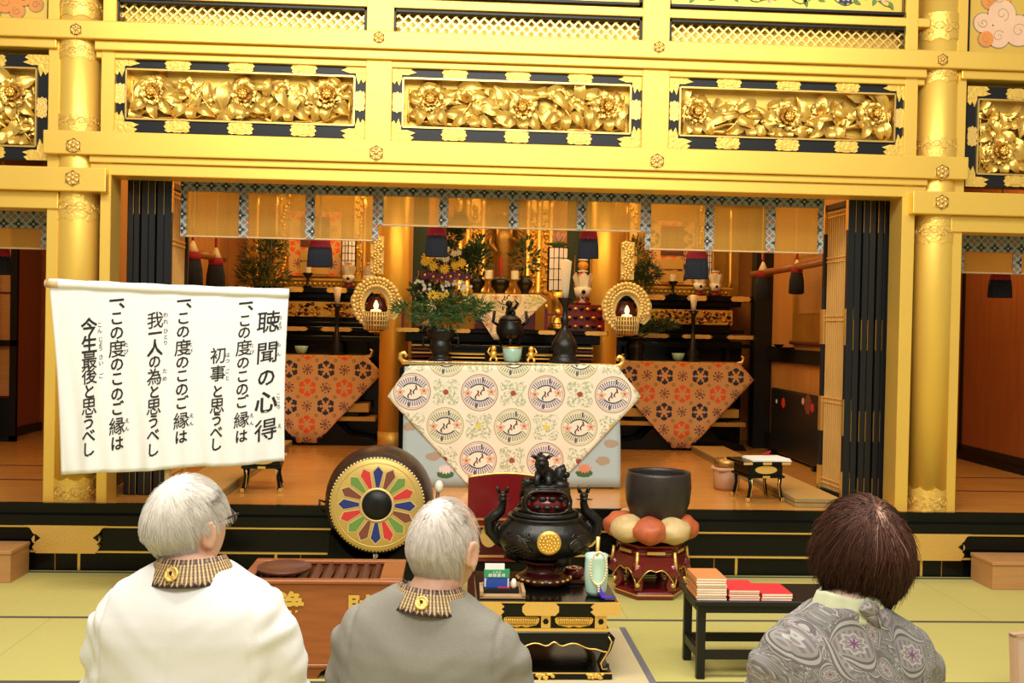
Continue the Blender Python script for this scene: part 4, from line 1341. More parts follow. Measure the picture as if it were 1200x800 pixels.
# offering vases on the upper tier
for px, lab in ((559, 'small dark vase with leafy sprig, left on the upper altar tier'), (615, 'small dark vase with leafy sprig, right on the upper altar tier')):
    Y = 8.78; c = P(px, 343, Y)
    t = thing('sprig_vase', lab, 'vase', (c.x, Y, zu))
    m = MB('bronze_dark'); m.lathe([(.045, 0), (.03, .02), (.06, .07), (.07, .105), (.04, .13), (.05, .155), (.03, .15)], (c.x, Y, zu), 20); m.build('body', t)
    m = MB('leaf_dark'); foliage(m, (c.x, Y, zu + .30), .11, .08, .17, 130, .06, .014, px); m.tube([(c.x, Y, zu + .14), (c.x, Y, zu + .35)], .006, 5); m.build('sprig', t)
for px, lab in ((572.5, 'white candle in a low stand, left of the red candle'), (603, 'white candle in a low stand, right of the red candle')):
    Y = 8.68; c = P(px, 343, Y)
    t = thing('offering_candle', lab, 'candle', (c.x, Y, zu))
    m = MB('brass_old'); m.lathe([(.035, 0), (.01, .02), (.009, .10), (.04, .12), (.01, .118)], (c.x, Y, zu), 16); m.build('stand', t)
    m = MB('wax'); m.cyl((c.x, Y, zu + .118), (c.x, Y, zu + .19), .032, n=16); m.build('candle', t)
Y = 8.78; c = P(586, 343, Y)
t = thing('red_candle_burner', 'dark burner with red candle in the middle of the upper altar tier', 'incense burner', (c.x, Y, zu))
m = MB('bronze_dark'); m.lathe([(.05, 0), (.04, .02), (.075, .06), (.08, .11), (.05, .14), (.04, .13)], (c.x, Y, zu), 20); m.build('body', t)
m = MB('wax_red'); m.cyl((c.x, Y, zu + .12), (c.x, Y, zu + .30), .011, .015, n=12); m.build('candle', t)

# gilded shrine with its figure
YZ = 9.75
t = thing('gilded_shrine', 'gilded shrine with columns and a standing figure behind the main altar', 'shrine', (.40, YZ, .40))
sx0, sx1 = PX(535, 300, YZ), PX(655, 300, YZ)
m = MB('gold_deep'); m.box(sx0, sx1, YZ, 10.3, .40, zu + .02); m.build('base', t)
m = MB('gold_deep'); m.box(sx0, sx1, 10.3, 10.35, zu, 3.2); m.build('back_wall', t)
m = MB('gold_fine'); m.box(sx0 - .03, sx1 + .03, YZ - .05, 10.35, 2.75, 2.95); m.build('canopy', t, bevel=.01)
for px in (539, 548, 566, 619, 632, 646):
    x = PX(px, 300, YZ); m = MB('gold_fine'); m.lathe([(.035, zu + .02), (.035, zu + .06), (.026, zu + .08), (.026, 2.6), (.038, 2.75)], (x, YZ + .04, 0), 16); m.build('column', t)
for a, c_ in ((548, 566), (619, 632), (632, 646)):
    x0_, x1_ = PX(a, 300, YZ), PX(c_, 300, YZ)
    m = MB('gold_carved'); rnd = random.Random(a)
    m.box(x0_, x1_, YZ + .06, YZ + .08, zu + .02, 2.7)
    for k in range(46): m.sphere((rnd.uniform(x0_ + .01, x1_ - .01), YZ + .055, rnd.uniform(zu + .05, 2.6)), rnd.uniform(.014, .03), .02, rnd.uniform(.014, .03), 8, 5)
    m.build('carved_panel', t)
xc = PX(592, 300, YZ)
m = MB('gold_carved')
m.lathe([(.09, zu + .02), (.10, zu + .05), (.07, zu + .09), (.12, zu + .13), (.05, zu + .14)], (xc, YZ + .25, 0), 18)
m.build('lotus_pedestal', t)
m = MB('brass_old'); m.lathe([(.06, zu + .14), (.085, zu + .20), (.08, zu + .42), (.10, zu + .55), (.085, zu + .66), (.035, zu + .70), (.03, zu + .72)], (xc, YZ + .25, 0), 18, sy=.7); m.sphere((xc, YZ + .24, zu + .78), .048, .05, .062, 12, 8)
for s in (-1, 1): m.tube([(xc + s * .09, YZ + .25, zu + .63), (xc + s * .125, YZ + .2, zu + .50), (xc + s * .07, YZ + .13, zu + (.56 if s > 0 else .42))], [.032, .028, .018], 8)
m.build('standing_figure', t)
m = MB('gold_fine')
for k in range(25):
    a = PI * (k / 24) * 1.3 - PI * .15
    m.tube([(xc + .07 * math.cos(a), YZ + .30, zu + .70 + .07 * math.sin(a)), (xc + .34 * math.cos(a), YZ + .31, zu + .62 + .48 * math.sin(a))], [.007, .003], 5)
m.build('halo_rays', t)

# paper lanterns with lotus, fruit stands
def lattice_lantern(px0, px1, y0_, y1_, Y, label, lotus, z0=None):
    x0_, x1_, z0_, z1_ = pb(px0, y0_, px1, y1_, Y)
    z0_ = z0 if z0 is not None else z0_
    w = (x1_ - x0_) / 2; xc = (x0_ + x1_) / 2
    t = thing('paper_lantern', label, 'lantern', (xc, Y, z0_))
    m = MB('lantern_paper'); m.lathe([(w, z0_ + .01), (w, z1_ - .01)], (xc, Y, 0), 6, rot=PI / 6); m.v = m.v; m.fs = [False] * len(m.f); m.build('paper_shade', t)
    m = MB('lacquer')
    for i in range(6):
        a = PI / 6 + i * PI / 3
        m.cyl((xc + w * 1.01 * math.cos(a), Y + w * 1.01 * math.sin(a), z0_), (xc + w * 1.01 * math.cos(a), Y + w * 1.01 * math.sin(a), z1_), .0045, n=6)
        a2 = a + PI / 6
        q_ = w * .875
        m.cyl((xc + q_ * math.cos(a2), Y + q_ * math.sin(a2), z0_), (xc + q_ * math.cos(a2), Y + q_ * math.sin(a2), z1_), .003, n=6)
        b_ = a + PI / 3
        n = 4
        for k in range(n + 1):
            z = z0_ + (z1_ - z0_) * k / n
            m.cyl((xc + w * 1.01 * math.cos(a), Y + w * 1.01 * math.sin(a), z), (xc + w * 1.01 * math.cos(b_), Y + w * 1.01 * math.sin(b_), z), .0032, n=6)
    m.build('lattice_frame', t)
    if lotus:
        m = MB('leaf_green'); m.lathe([(.02, z1_), (w * 1.1, z1_ + .03), (w * .6, z1_ + .045)], (xc, Y, 0), 16, wob=lambda a, h: 1 + .12 * math.sin(a * 7)); m.build('lotus_leaf', t)
        m = MB('petal_pink')
        for l, (n, tilt) in enumerate(((8, 1.0), (6, .5))):
            for k in range(n):
                a = 2 * PI * k / n + l * .4
                for s in (0,):
                    b = Vector((xc, Y, z1_ + .04)); o_ = Vector((math.cos(a), math.sin(a), 0))
                    L = w * 1.0
                    v = [b + o_ * .01, b + o_ * L * .5 * tilt + Vector((-o_.y, o_.x, 0)) * L * .25 + Vector((0, 0, L * .35)), b + o_ * L * .8 * tilt + Vector((0, 0, L * 1.0)), b + o_ * L * .5 * tilt - Vector((-o_.y, o_.x, 0)) * L * .25 + Vector((0, 0, L * .35))]
                    m.add(v, [(0, 1, 2), (0, 2, 3)])
        m.build('lotus_flower', t)
    return t
def kuge_stand(px, y_base, Y, z0, label, fruits, scale=1.0):
    """cone-papered offering stand; the fruit on it are things of their own"""
    c = P(px, y_base, Y)
    s = scale
    t = thing('offering_stand', label, 'offering stand', (c.x, Y, z0))
    m = MB('lacquer_red'); m.lathe([(.07 * s, 0), (.075 * s, .02 * s), (.04 * s, .04 * s), (.06 * s, .07 * s)], (c.x, Y, z0), 6); m.build('foot', t)
    m = MB('paper_white')
    m.lathe([(.055 * s, .06 * s), (.075 * s, .14 * s), (.055 * s, .145 * s)], (c.x, Y, z0), 8); m.build('white_box', t)
    for k in range(6):
        a = k * PI / 3 + PI / 6
        m = MB('wax' if k % 2 else 'paper_white')
        o_ = Vector((math.cos(a), math.sin(a), 0)); sd = Vector((-o_.y, o_.x, 0)); b = Vector((c.x, Y, z0 + .14 * s))
        m.add([b + o_ * .05 * s - sd * .030 * s, b + o_ * .05 * s + sd * .030 * s, b + o_ * .075 * s + sd * .043 * s + Vector((0, 0, .09 * s)), b + o_ * .072 * s + Vector((0, 0, .13 * s)), b + o_ * .075 * s - sd * .043 * s + Vector((0, 0, .09 * s))], [(0, 1, 2, 3, 4)])
        m.build('paper_petal', t)
    m = MB('lacquer'); m.sphere((c.x, Y - .068 * s, z0 + .105 * s), .018 * s, .006, .018 * s, 10, 6); m.build('crest', t)
    ztop_ = z0 + .14 * s
    m = MB('brass_old'); m.cyl((c.x, Y, z0 + .06 * s), (c.x, Y, ztop_ + .05 * s), .05 * s, n=16)
    m.build('core', t)
    z = ztop_ + .05 * s
    rods = []
    for (mat_, r, nm, lb) in fruits:
        f = MB(mat_); f.sphere((c.x, Y, z + r * .92), r, r, r * .93, 16, 10); f.m('leaf_dark'); f.cyl((c.x, Y, z + r * 1.78), (c.x, Y, z + r * 1.95), .004, n=6)
        tag(f.build(nm), lb, 'fruit', 'stacked fruit offerings')
        z += r * 1.9
        d = MB('paper_white'); d.cyl((c.x, Y, z - .002), (c.x, Y, z + .010), r * .9, n=18); d.build('disc', t)
        z += .011
    for s2 in (-1, 1):
        m = MB('brass_old'); m.cyl((c.x + s2 * .07, Y, ztop_), (c.x + s2 * .07, Y, z + .03), .004, n=6); m.build('rod', t)
    return t
lattice_lantern(641, 666, 290, 341, 9.15, 'white lattice paper lantern topped by a pink lotus, behind the white candle', True)
tt = PZ(660, 341, 9.15)
m = MB('gold_carved'); c = P(653.5, 345, 9.15); m.lathe([(.10, 0), (.08, .05), (.05, .1), (.05, tt - zl_ - .10), (.09, tt - zl_ - .0)], (c.x, 9.15, zl_), 12)
tag(m.build('lantern_pedestal'), 'gold pedestal under the lotus topped lattice lantern', 'pedestal')
zs_ = PZ(683, 355, 8.8)
kuge_stand(682.5, 355, 8.8, zb1, 'paper petalled offering stand with orange and apple, left of the right gold lantern', [('fruit_red', .045, 'apple', 'red apple on the offering stand above the red altar railing'), ('fruit_orange', .043, 'orange', 'orange on top of the red apple, right of the lotus topped lantern')])
kuge_stand(499, 385, 8.8, zl_, 'offering stand with oranges, behind the flower arrangement', [('fruit_orange', .045, 'orange', 'lower orange in the stack behind the flower arrangement'), ('fruit_orange', .045, 'orange', 'upper orange in the stack behind the flower arrangement')], 1.3)
m = MB('gold_carved'); c = P(654, 370, 8.7)
m.tube([(c.x + .05 * math.cos(a * .5), 8.70, zl_ + .075 + .05 * math.sin(a * .5)) for a in range(14)], .016, 8)
m.sphere((c.x, 8.70, zl_ + .02), .05, .03, .02, 12, 6); m.sphere((c.x, 8.70, zl_ + .145), .03, .03, .035, 10, 8)
tag(m.build('gold_ring_ornament'), 'gold ring shaped ornament on the altar ledge, behind the candlestick', 'ornament')

for (a, c_) in ((484, 502), (664, 692)):
    m = MB('panel_green'); m.box(PX(a, 300, 9.7), PX(c_, 300, 9.7), 9.68, 9.70, .40, 2.9)
    tag(m.build('green_hanging'), 'dark green hanging panel %s the gilded shrine' % ('left of' if a < 600 else 'right of'), 'hanging')
# inner pillars
for i, (x, nm) in enumerate(((PX(461.5, 400, 9.4), 'pillar_inner_left'), (PX(706, 400, 9.4), 'pillar_inner_right'))):
    m = MB('gold'); m.lathe([(.125, .40), (.125, 3.42)], (x, 9.4, 0), 32); o = struct(m.build(nm))
    m = MB('gold_engraved'); m.lathe([(.128, .40), (.128, .56)], (x, 9.4, 0), 32); m.build('engraved_band', o)

# ------------------------------------------------------------------ hanging gold lanterns
def hanging_lantern(px, py_ring, Y, label):
    c = P(px, py_ring, Y)
    t = thing('hanging_lantern', label, 'lantern', (c.x, Y, c.z - .21), 'hanging gold lanterns')
    x, z = c.x, c.z
    m = MB('gold_pale')
    n = 48
    outer = [(.192 * math.cos(a) * (1 + .025 * math.sin(a * 11)), .02 + .192 * math.sin(a) * (1 + .025 * math.sin(a * 11))) for a in [math.radians(-42 + 264 * i / n) for i in range(n + 1)]]
    inner = [(.088 * math.copysign(abs(math.cos(a)) ** .9, math.cos(a)), -.005 + .10 * math.sin(a) + (.022 * max(0, math.sin(a)) ** 6)) for a in [math.radians(222 - 264 * i / n) for i in range(n + 1)]]
    m.prism(outer + inner, (x, Y + .015, z), (1, 0, 0), (0, 0, 1), .030)
    for i in range(26):
        a = math.radians(-42 + 264 * i / 25)
        for (rr, s) in ((.170, .019), (.118, .016), (.145, .013)):
            m.sphere((x + rr * math.cos(a + rr * 3), Y - .024, z + .02 + rr * 1.09 * math.sin(a + rr * 3)), s, .013, s, 8, 5)
    for i in range(11):
        a = math.radians(-30 + 240 * i / 10)
        cx_, cz_ = x + .142 * math.cos(a), z + .02 + .150 * math.sin(a)
        sp = [(cx_ + .030 * (1 - q / 16) * math.cos(q * .75 + i), Y - .024, cz_ + .030 * (1 - q / 16) * math.sin(q * .75 + i)) for q in range(14)]
        m.tube(sp, .007, 5)
    m.m('brass_old')
    for i in range(20):
        a = math.radians(-36 + 252 * i / 19)
        m.sphere((x + .142 * math.cos(a), Y - .014, z + .02 + .15 * math.sin(a)), .013, .004, .013, 8, 5)
    m.build('ring_ornament', t)
    m = MB('gold_pale')
    zt0_ = z + .22
    m.box(x - .05, x + .05, Y - .012, Y + .012, zt0_ + .02, zt0_ + .31)
    for i in range(5):
        zz = zt0_ + .05 + .058 * i
        for k in range(7):
            a = k * 2 * PI / 7
            m.sphere((x + .028 * math.cos(a) + (.012 if i % 2 else -.012), Y - .016, zz + .024 * math.sin(a)), .014, .012, .014, 8, 5)
        m.sphere((x + (.012 if i % 2 else -.012), Y - .02, zz), .013, .012, .013, 8, 5)
    m.build('carved_plaque', t)
    m = MB('brass_old')
    for (za, zb) in ((zt0_ - .035, zt0_ + .03), (zt0_ + .305, 3.42)):
        m.cyl((x, Y, za), (x, Y, zb), .007, n=8)
    m.build('chain', t)
    m = MB('brass_old'); m.lathe([(.05, -.195), (.085, -.18), (.092, -.10), (.085, -.06), (.088, -.05)], (x, Y, z), 32); m.build('basket', t)
    m = MB('gold_pale')
    for i in range(26):
        a = 2 * PI * i / 26
        m.tube([(x + .088 * math.cos(a), Y + .088 * math.sin(a), z - .183), (x + .097 * math.cos(a), Y + .097 * math.sin(a), z - .10), (x + .089 * math.cos(a), Y + .089 * math.sin(a), z - .05)], .005, 5)
    for zz, r in ((-.15, .095), (-.115, .098), (-.08, .096), (-.05, .092)):
        m.lathe([(r - .004, zz - .004), (r + .003, zz), (r - .004, zz + .004)], (x, Y, z), 28)
    m.build('basket_mesh', t)
    m = MB('lacquer_wine'); m.lathe([(.10, -.05), (.075, 0), (.06, .055), (.02, .08)], (x, Y + .03, z), 16, sy=.25); m.build('back_shade', t)
    m = MB('lamp_glow'); m.lathe([(.040, -.045), (.040, -.034), (.012, -.028), (.019, -.005), (.017, .012), (.004, .04)], (x, Y - .03, z), 14, sy=.5); m.build('flame', t)
    return t
hanging_lantern(441, 358, 8.2, 'gold ring shaped hanging lantern on the left, beside the left inner pillar')
hanging_lantern(734, 364, 8.2, 'gold ring shaped hanging lantern on the right, beside the right inner pillar')

# ------------------------------------------------------------------ side altars
def side_altar(cx, side, lo):
    """cx: centre; lo: pixel columns of the things on it"""
    z_t = 1.205
    t = thing('side_altar', 'black and gold tiered altar on the %s side, behind the orange cloth' % side, 'altar', (cx, 10.1, .40), 'side altars')
    hw = .74
    zl = PZ(800, 350, 10.0) - .02
    m = MB('lacquer')
    m.box(cx - hw, cx + hw, 9.98, 10.5, zl, zl + .055)
    m.box(cx - hw + .10, cx + hw - .10, 10.02, 10.5, zl - .05, zl)
    m.box(cx - hw + .2, cx + hw - .2, 10.06, 10.5, zl - .42, zl - .05)
    m.box(cx - hw + .08, cx + hw - .08, 9.98, 10.5, zl - .30, zl - .265)
    m.box(cx - hw + .02, cx + hw - .02, 9.965, 10.5, zl - .36, zl - .31)
    m.box(cx - hw + .1, cx + hw - .1, 9.97, 10.5, .40, zl - .38)
    m.build('body', t, bevel=.006)
    m = MB('gold_carved'); rnd = random.Random(int(cx * 10) + 50)
    m.box(cx - hw + .18, cx + hw - .18, 10.035, 10.06, zl - .22, zl - .08)
    for k in range(170):
        m.m(('gold_carved', 'lacquer_red', 'brass_old', 'lacquer')[k % 4])
        m.sphere((rnd.uniform(cx - hw + .2, cx + hw - .2), 10.032, rnd.uniform(zl - .21, zl - .09)), rnd.uniform(.010, .026), .016, rnd.uniform(.008, .018), 7, 5)
    m.build('carved_band', t)
    for k in (-.62, -.2, .2, .62):
        m = MB('gold_plate'); m.prism(lobed(.2, .05), (cx + k, 9.979, zl + .028), (1, 0, 0), (0, 0, 1), .006); m.build('gold_fitting', t)
        m = MB('gold_plate'); m.prism(lobed(.3, .04), (cx + k * 1.02, 9.964, zl - .335), (1, 0, 0), (0, 0, 1), .006); m.build('gold_fitting', t)
    m = MB('gold_deep'); m.box(cx - .55, cx + .55, 10.12, 10.5, zl + .055, zl + .12)
    m.m('gold_carved'); m.box(cx - .57, cx + .57, 10.10, 10.5, zl + .12, zl + .14)
    for k in range(24): m.sphere((cx - .52 + k * .045, 10.115, zl + .088), .017, .012, .02, 8, 5)
    m.build('gold_step', t)
    for s in (-1, 1):
        for k in (.42, .60):
            m = MB('gold_fine'); m.lathe([(.03, zl + .14), (.022, zl + .2), (.022, 2.6), (.03, 2.7)], (cx + s * k, 10.3, 0), 14); m.build('gold_column', t)
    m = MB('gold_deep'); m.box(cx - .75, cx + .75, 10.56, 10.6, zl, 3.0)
    m.build('back_board', t)
    for s in (-1, 1):
        m = MB('gold_carved')
        x0_ = cx + s * .36
        for k in range(30): m.sphere((x0_ + rnd.uniform(-.045, .045), 10.40, zl + .2 + k * .035), rnd.uniform(.015, .028), .02, rnd.uniform(.015, .03), 7, 5)
        m.box(x0_ - .05, x0_ + .05, 10.40, 10.42, zl + .14, zl + 1.3)
        m.build('openwork_panel', t)
    # hanging picture
    Yp = 10.36
    a, b_ = PX(lo['pic'][0], 300, Yp), PX(lo['pic'][1], 300, Yp)
    zp0, zp1 = zl + .17, zl + .17 + .62
    q = thing('hanging_picture', 'dark scroll painting framed in orange brocade on the %s side altar' % side, 'scroll', ((a + b_) / 2, Yp, zp0), 'scroll paintings of the side altars')
    m = MB('orange_cloth'); m.box(a - .11, b_ + .11, Yp, Yp + .012, zp0, zp1); m.build('brocade_border', q)
    m = MB('wood_dark'); m.box(a, b_, Yp - .006, Yp, zp0 + .28, zp1 - .05)
    m.m('paint_brown')
    m.prism([(-.07, 0), (.07, 0), (.05, .12), (.02, .15), (.02, .2), (-.02, .2), (-.02, .15), (-.05, .12)], ((a + b_) / 2, Yp - .006, zp0 + .31), (1, 0, 0), (0, 0, 1), .003)
    m.build('painting', q)
    m = MB('gold_fine'); m.box(a, b_, Yp - .012, Yp, zp0 + .02, zp0 + .13); m.box(a, b_, Yp - .012, Yp, zp0 + .15, zp0 + .25); m.build('gold_band', q)
    # table and cloth in front
    tb = thing('cloth_table', 'low black table under the orange patterned cloth on the %s' % side, 'table', (cx, 9.75, .40), 'cloth covered side tables')
    m = MB('lacquer'); m.box(cx - .53, cx + .53, 9.62, 9.9, z_t - .05, z_t - .01)
    m.box(cx - .45, cx + .45, 9.66, 9.88, .62, z_t - .05)
    m.prism([(-.62, 0), (.62, 0), (.58, .06), (.36, .10), (.26, .20), (-.26, .20), (-.36, .10), (-.58, .06)], (cx, 9.9, .40), (1, 0, 0), (0, 0, 1), .26); m.build('body', tb, bevel=.004)
    m = MB('gold_deep'); m.box(cx - .60, cx + .60, 9.64, 9.90, .62, .66); m.box(cx - .54, cx + .54, 9.65, 9.90, .70, .78); m.build('gold_shelf', tb, bevel=.003)
    m = MB('gold_fine'); m.box(cx - .55, cx + .55, 9.60, 9.94, z_t - .01, z_t + .004); m.build('gold_top', tb)
    for s in (-1, 1):
        m = MB('gold_fine'); m.tube([(cx + s * .50, 9.62, z_t), (cx + s * .55, 9.62, z_t + .01), (cx + s * .565, 9.62, z_t + .05), (cx + s * .54, 9.62, z_t + .065)], [.012, .014, .012, .007], 8); m.build('curled_end', tb)
    rows = [(z_t, .53), (z_t - .02, .535), (z_t - .15, .66), (z_t - .17, .64), (.425, .085)]
    def fn(u, v):
        tt_ = v * (len(rows) - 1); k = min(int(tt_), len(rows) - 2); f = tt_ - k
        zz = rows[k][0] + (rows[k + 1][0] - rows[k][0]) * f; w = rows[k][1] + (rows[k + 1][1] - rows[k][1]) * f
        return (cx + (2 * u - 1) * w, 9.595 + .004 * v * math.sin(u * 20), zz)
    m = MB('orange_cloth'); m.grid(fn, 30, 16, uvfn=lambda u, v: (fn(u, v)[0] + (0 if side == 'right' else 3.38), fn(u, v)[2]))
    tag(m.build('patterned_cloth', solid=.005), 'orange cloth with navy and red flower rings hanging in a point from the %s table' % side, 'altar cloth', 'orange altar cloths')
    # shelf between, with cups and a candlestick
    zt2_ = z_t + .007
    sh = thing('offering_shelf', 'black shelf with gold edge behind the %s orange cloth' % side, 'shelf', (cx, 9.89, zt2_), 'offering shelves of the side altars')
    zsft = PZ(790, 406, 9.85)
    Yc = 9.76
    zt2 = z_t + .005
    m = MB('lacquer'); m.box(cx - .70, cx + .70, 9.855, 9.925, zt2 + .13, zt2 + .17); m.box(cx - .50, cx - .46, 9.86, 9.92, zt2 + .002, zt2 + .13); m.box(cx + .46, cx + .50, 9.86, 9.92, zt2 + .002, zt2 + .13); m.build('board', sh, bevel=.003)
    x = PX(lo['cup'], 410, Yc)
    m = MB('celadon'); m.lathe([(.030, 0), (.05, .03), (.062, .075), (.056, .073), (.03, .02)], (x, Yc, zt2), 20)
    tag(m.build('offering_cup'), 'pale offering cup on the %s cloth covered table' % side, 'cup')
    x = PX(lo['candle'], 400, Yc)
    zc_ = PZ(lo['candle'], lo['cy'][1], Yc); zce = PZ(lo['candle'], lo['cy'][0], Yc)
    q = thing('candlestick', 'black candlestick with white candle on the %s side altar' % side, 'candlestick', (x, Yc, zt2))
    h = zc_ - zt2
    m = MB('bronze_dark'); m.lathe([(.075, 0), (.05, .04), (.065, .08), (.03, .13), (.04, .17), (.02, .2), (.018, h * .9), (.05, h), (.02, h - .003)], (x, Yc, zt2), 20); m.build('stand', q)
    m = MB('wax'); m.lathe([(.022, h), (.026, h + .06), (.040, zce - zt2), (.01, zce - zt2 + .006)], (x, Yc, zt2), 16); m.build('white_candle', q)
    # pine in a vase
    x = PX(lo['pine'], 400, Yc)
    q = thing('pine_vase', 'dark vase of pine sprays on the %s side altar' % side, 'vase', (x, Yc, zt2))
    m = MB('bronze_dark'); m.lathe([(.07, 0), (.05, .03), (.07, .09), (.075, .13), (.05, .17), (.085, .21), (.08, .2)], (x, Yc, zt2), 20); m.build('body', q)
    m = MB('leaf_dark')
    for (a, b2, rx, rz) in lo['boughs']:
        c = P(a, b2, Yc); foliage(m, (c.x, Yc + .02, c.z), rx, .10, rz, 330, .075, .005, a, .4)
        m.tube([(x, Yc, zt2 + .19), ((x + c.x) / 2, Yc, (zt2 + .2 + c.z) / 2), (c.x, Yc, c.z + rz * .5)], .008, 5)
    m.build('pine_sprays', q)
    # lantern and stands
    lattice_lantern(lo['lan'][0], lo['lan'][1], lo['lan'][2], lo['lan'][3], 10.24, 'white lattice paper lantern on the %s side altar' % side, False, zl + .25)
    xl = PX((lo['lan'][0] + lo['lan'][1]) / 2, 310, 10.24)
    m = MB('brass_old'); m.lathe([(.05, 0), (.03, .02), (.025, .09), (.06, .108)], (xl, 10.24, zl + .142), 12)
    tag(m.build('lantern_stand'), 'brass foot under the paper lantern of the %s side altar' % side, 'stand')
    for k, pxs in enumerate(lo['stands']):
        kuge_stand(pxs, 350, 10.04, zl + .056, 'paper petalled offering stand on the %s side altar, %s' % (side, ('nearer the lantern', 'nearer the aisle' if side == 'right' else 'nearer the gold pillar')[k]), [('fruit_orange', .04, 'orange', 'orange in the offering stand on the %s side altar, %s' % (side, ('nearer the lantern', 'further from it')[k]))], .8)
    x = PX(lo['small'], 340, 10.0)
    m = MB('bronze_dark'); m.lathe([(.05, 0), (.015, .02), (.012, .08), (.05, .12), (.045, .13)], (x, 10.02, zl + .056), 14); m.m('wax'); m.cyl((x, 10.02, zl + .18), (x, 10.02, zl + .25), .03, n=14)
    tag(m.build('offering_candle'), 'small white candle on a dark foot, ledge of the %s side altar' % side, 'candle')
    return t
side_altar(2.094, 'right', dict(pic=(774, 801), cup=795, candle=812, cy=(346, 364), pine=746, boughs=((748, 300, .10, .16), (760, 320, .10, .10), (752, 330, .09, .10), (745, 385, .24, .05), (775, 382, .14, .04)), lan=(821, 834, 292, 320), stands=(819.5, 838), small=789))
side_altar(-1.285, 'left', dict(pic=(352, 386), cup=353, candle=394.5, cy=(337, 356), pine=309, boughs=((305, 300, .18, .17), (312, 325, .20, .10), (295, 320, .12, .12), (318, 290, .12, .12)), lan=(400, 418, 280, 311), stands=(408, 433), small=360))

# ------------------------------------------------------------------ right inner wall: post, rails, pictures
def WX(px, py, X):
    d = CF + CR * ((px - 600) / FPX) - CU * ((py - 400) / FPX)
    t = X / d.x
    return Vector((X, d.y * t, CAMZ + d.z * t))
m = MB('lacquer_dull'); m.box(PX(884, 420, 9.9), 3.01, 9.9, 10.06, .40, 3.42); struct(m.build('post_right', bevel=.004))
zr = WX(930, 417, 3.0).z
m = MB('lacquer_dull'); m.box(2.96, 3.0, 6.9, 9.9, zr - .06, zr + .06); struct(m.build('trim_30', bevel=.003))
m = MB('lacquer_dull'); m.box(2.95, 3.0, 6.9, 9.9, .40, .56); struct(m.build('baseboard_right', bevel=.003))
m = MB('lacquer_dull'); m.box(-2.24, -2.19, 6.9, 9.9, .40, .56); struct(m.build('baseboard_left', bevel=.003))
m = MB('lacquer_dull'); m.box(-2.24, -2.20, 6.9, 9.9, zr - .06, zr + .06); struct(m.build('trim_31', bevel=.003))
a, b_ = WX(931, 360, 2.99), WX(975, 360, 2.99)
z0_, z1_ = WX(945, 402, 2.99).z, WX(945, 300, 2.99).z
t = thing('wall_scroll', 'brown framed scroll hanging on the inner right wall, left of the lattice leaf', 'scroll', (2.99, (a.y + b_.y) / 2, z0_))
m = MB('gold_deep'); m.box(2.975, 2.998, b_.y, a.y, z0_, z1_); m.build('border', t)
m = MB('wood_step'); m.box(2.970, 2.976, b_.y + .10, a.y - .18, z0_ + .25, z1_ - .02); m.build('picture', t)
m = MB('wood_dark'); m.cyl((2.975, b_.y - .03, z0_), (2.975, a.y + .03, z0_), .018, n=10); m.build('roller', t)
a, b_ = WX(905, 490, 2.92), WX(968, 500, 2.92)
z1_ = WX(930, 458, 2.92).z
t = thing('painted_screen', 'dark grey low screen with painted flowers by the inner right wall', 'screen', (2.92, (a.y + b_.y) / 2, .40))
m = MB('lacquer_frame'); m.box(2.90, 2.94, b_.y, a.y, .42, z1_); m.build('panel', t, bevel=.02, seg=3)
m = MB('lacquer')
for y in (a.y - .12, b_.y + .12): m.box(2.86, 2.98, y - .03, y + .03, .40, .44)
m.build('foot', t)
m = MB('petal_pink')
for (px, py, r, mt_) in ((918, 472, .05, 'paint_red'), (910, 470, .02, 'petal_white'), (947, 474, .09, 'paint_brown'), (947, 474, .055, 'fruit_orange'), (952, 478, .04, 'paint_red'), (941, 470, .03, 'petal_pink')):
    c = WX(px, py, 2.899); m.m(mt_)
    m.prism([(r * math.cos(k * PI / 8) * (1 if k % 2 else .8), r * math.sin(k * PI / 8) * (1 if k % 2 else .8)) for k in range(16)], (2.9, c.y, c.z), (0, -1, 0), (0, 0, 1), .002 + r * .03)
m.build('painted_flowers', t)
c = G(948, 526, .40)
t = thing('small_stool', 'small black stool in front of the dark flower screen', 'stool', (c.x - .12, c.y, .40))
m = MB('lacquer_dull'); m.cyl((c.x - .12, c.y, .67), (c.x - .12, c.y, .71), .15, n=20); m.build('seat', t)
for k in range(4):
    a = PI / 4 + k * PI / 2
    m = MB('lacquer_dull'); m.cyl((c.x - .12 + .12 * math.cos(a), c.y + .12 * math.sin(a), .40), (c.x - .12 + .09 * math.cos(a), c.y + .09 * math.sin(a), .67), .02, n=8); m.build('leg', t)
c = WX(918, 404, 2.93)
m = MB('lacquer'); m.box(2.84, 2.95, c.y - .25, c.y + .2, zr + .062, zr + .078); m.box(2.86, 2.93, c.y - .2, c.y - .17, zr + .06, zr + .07); m.cyl((2.89, c.y, zr + .078), (2.89, c.y, zr + .1), .03, .05, n=16)
tag(m.build('black_tray'), 'little black tray on the black rail of the inner right wall', 'tray')
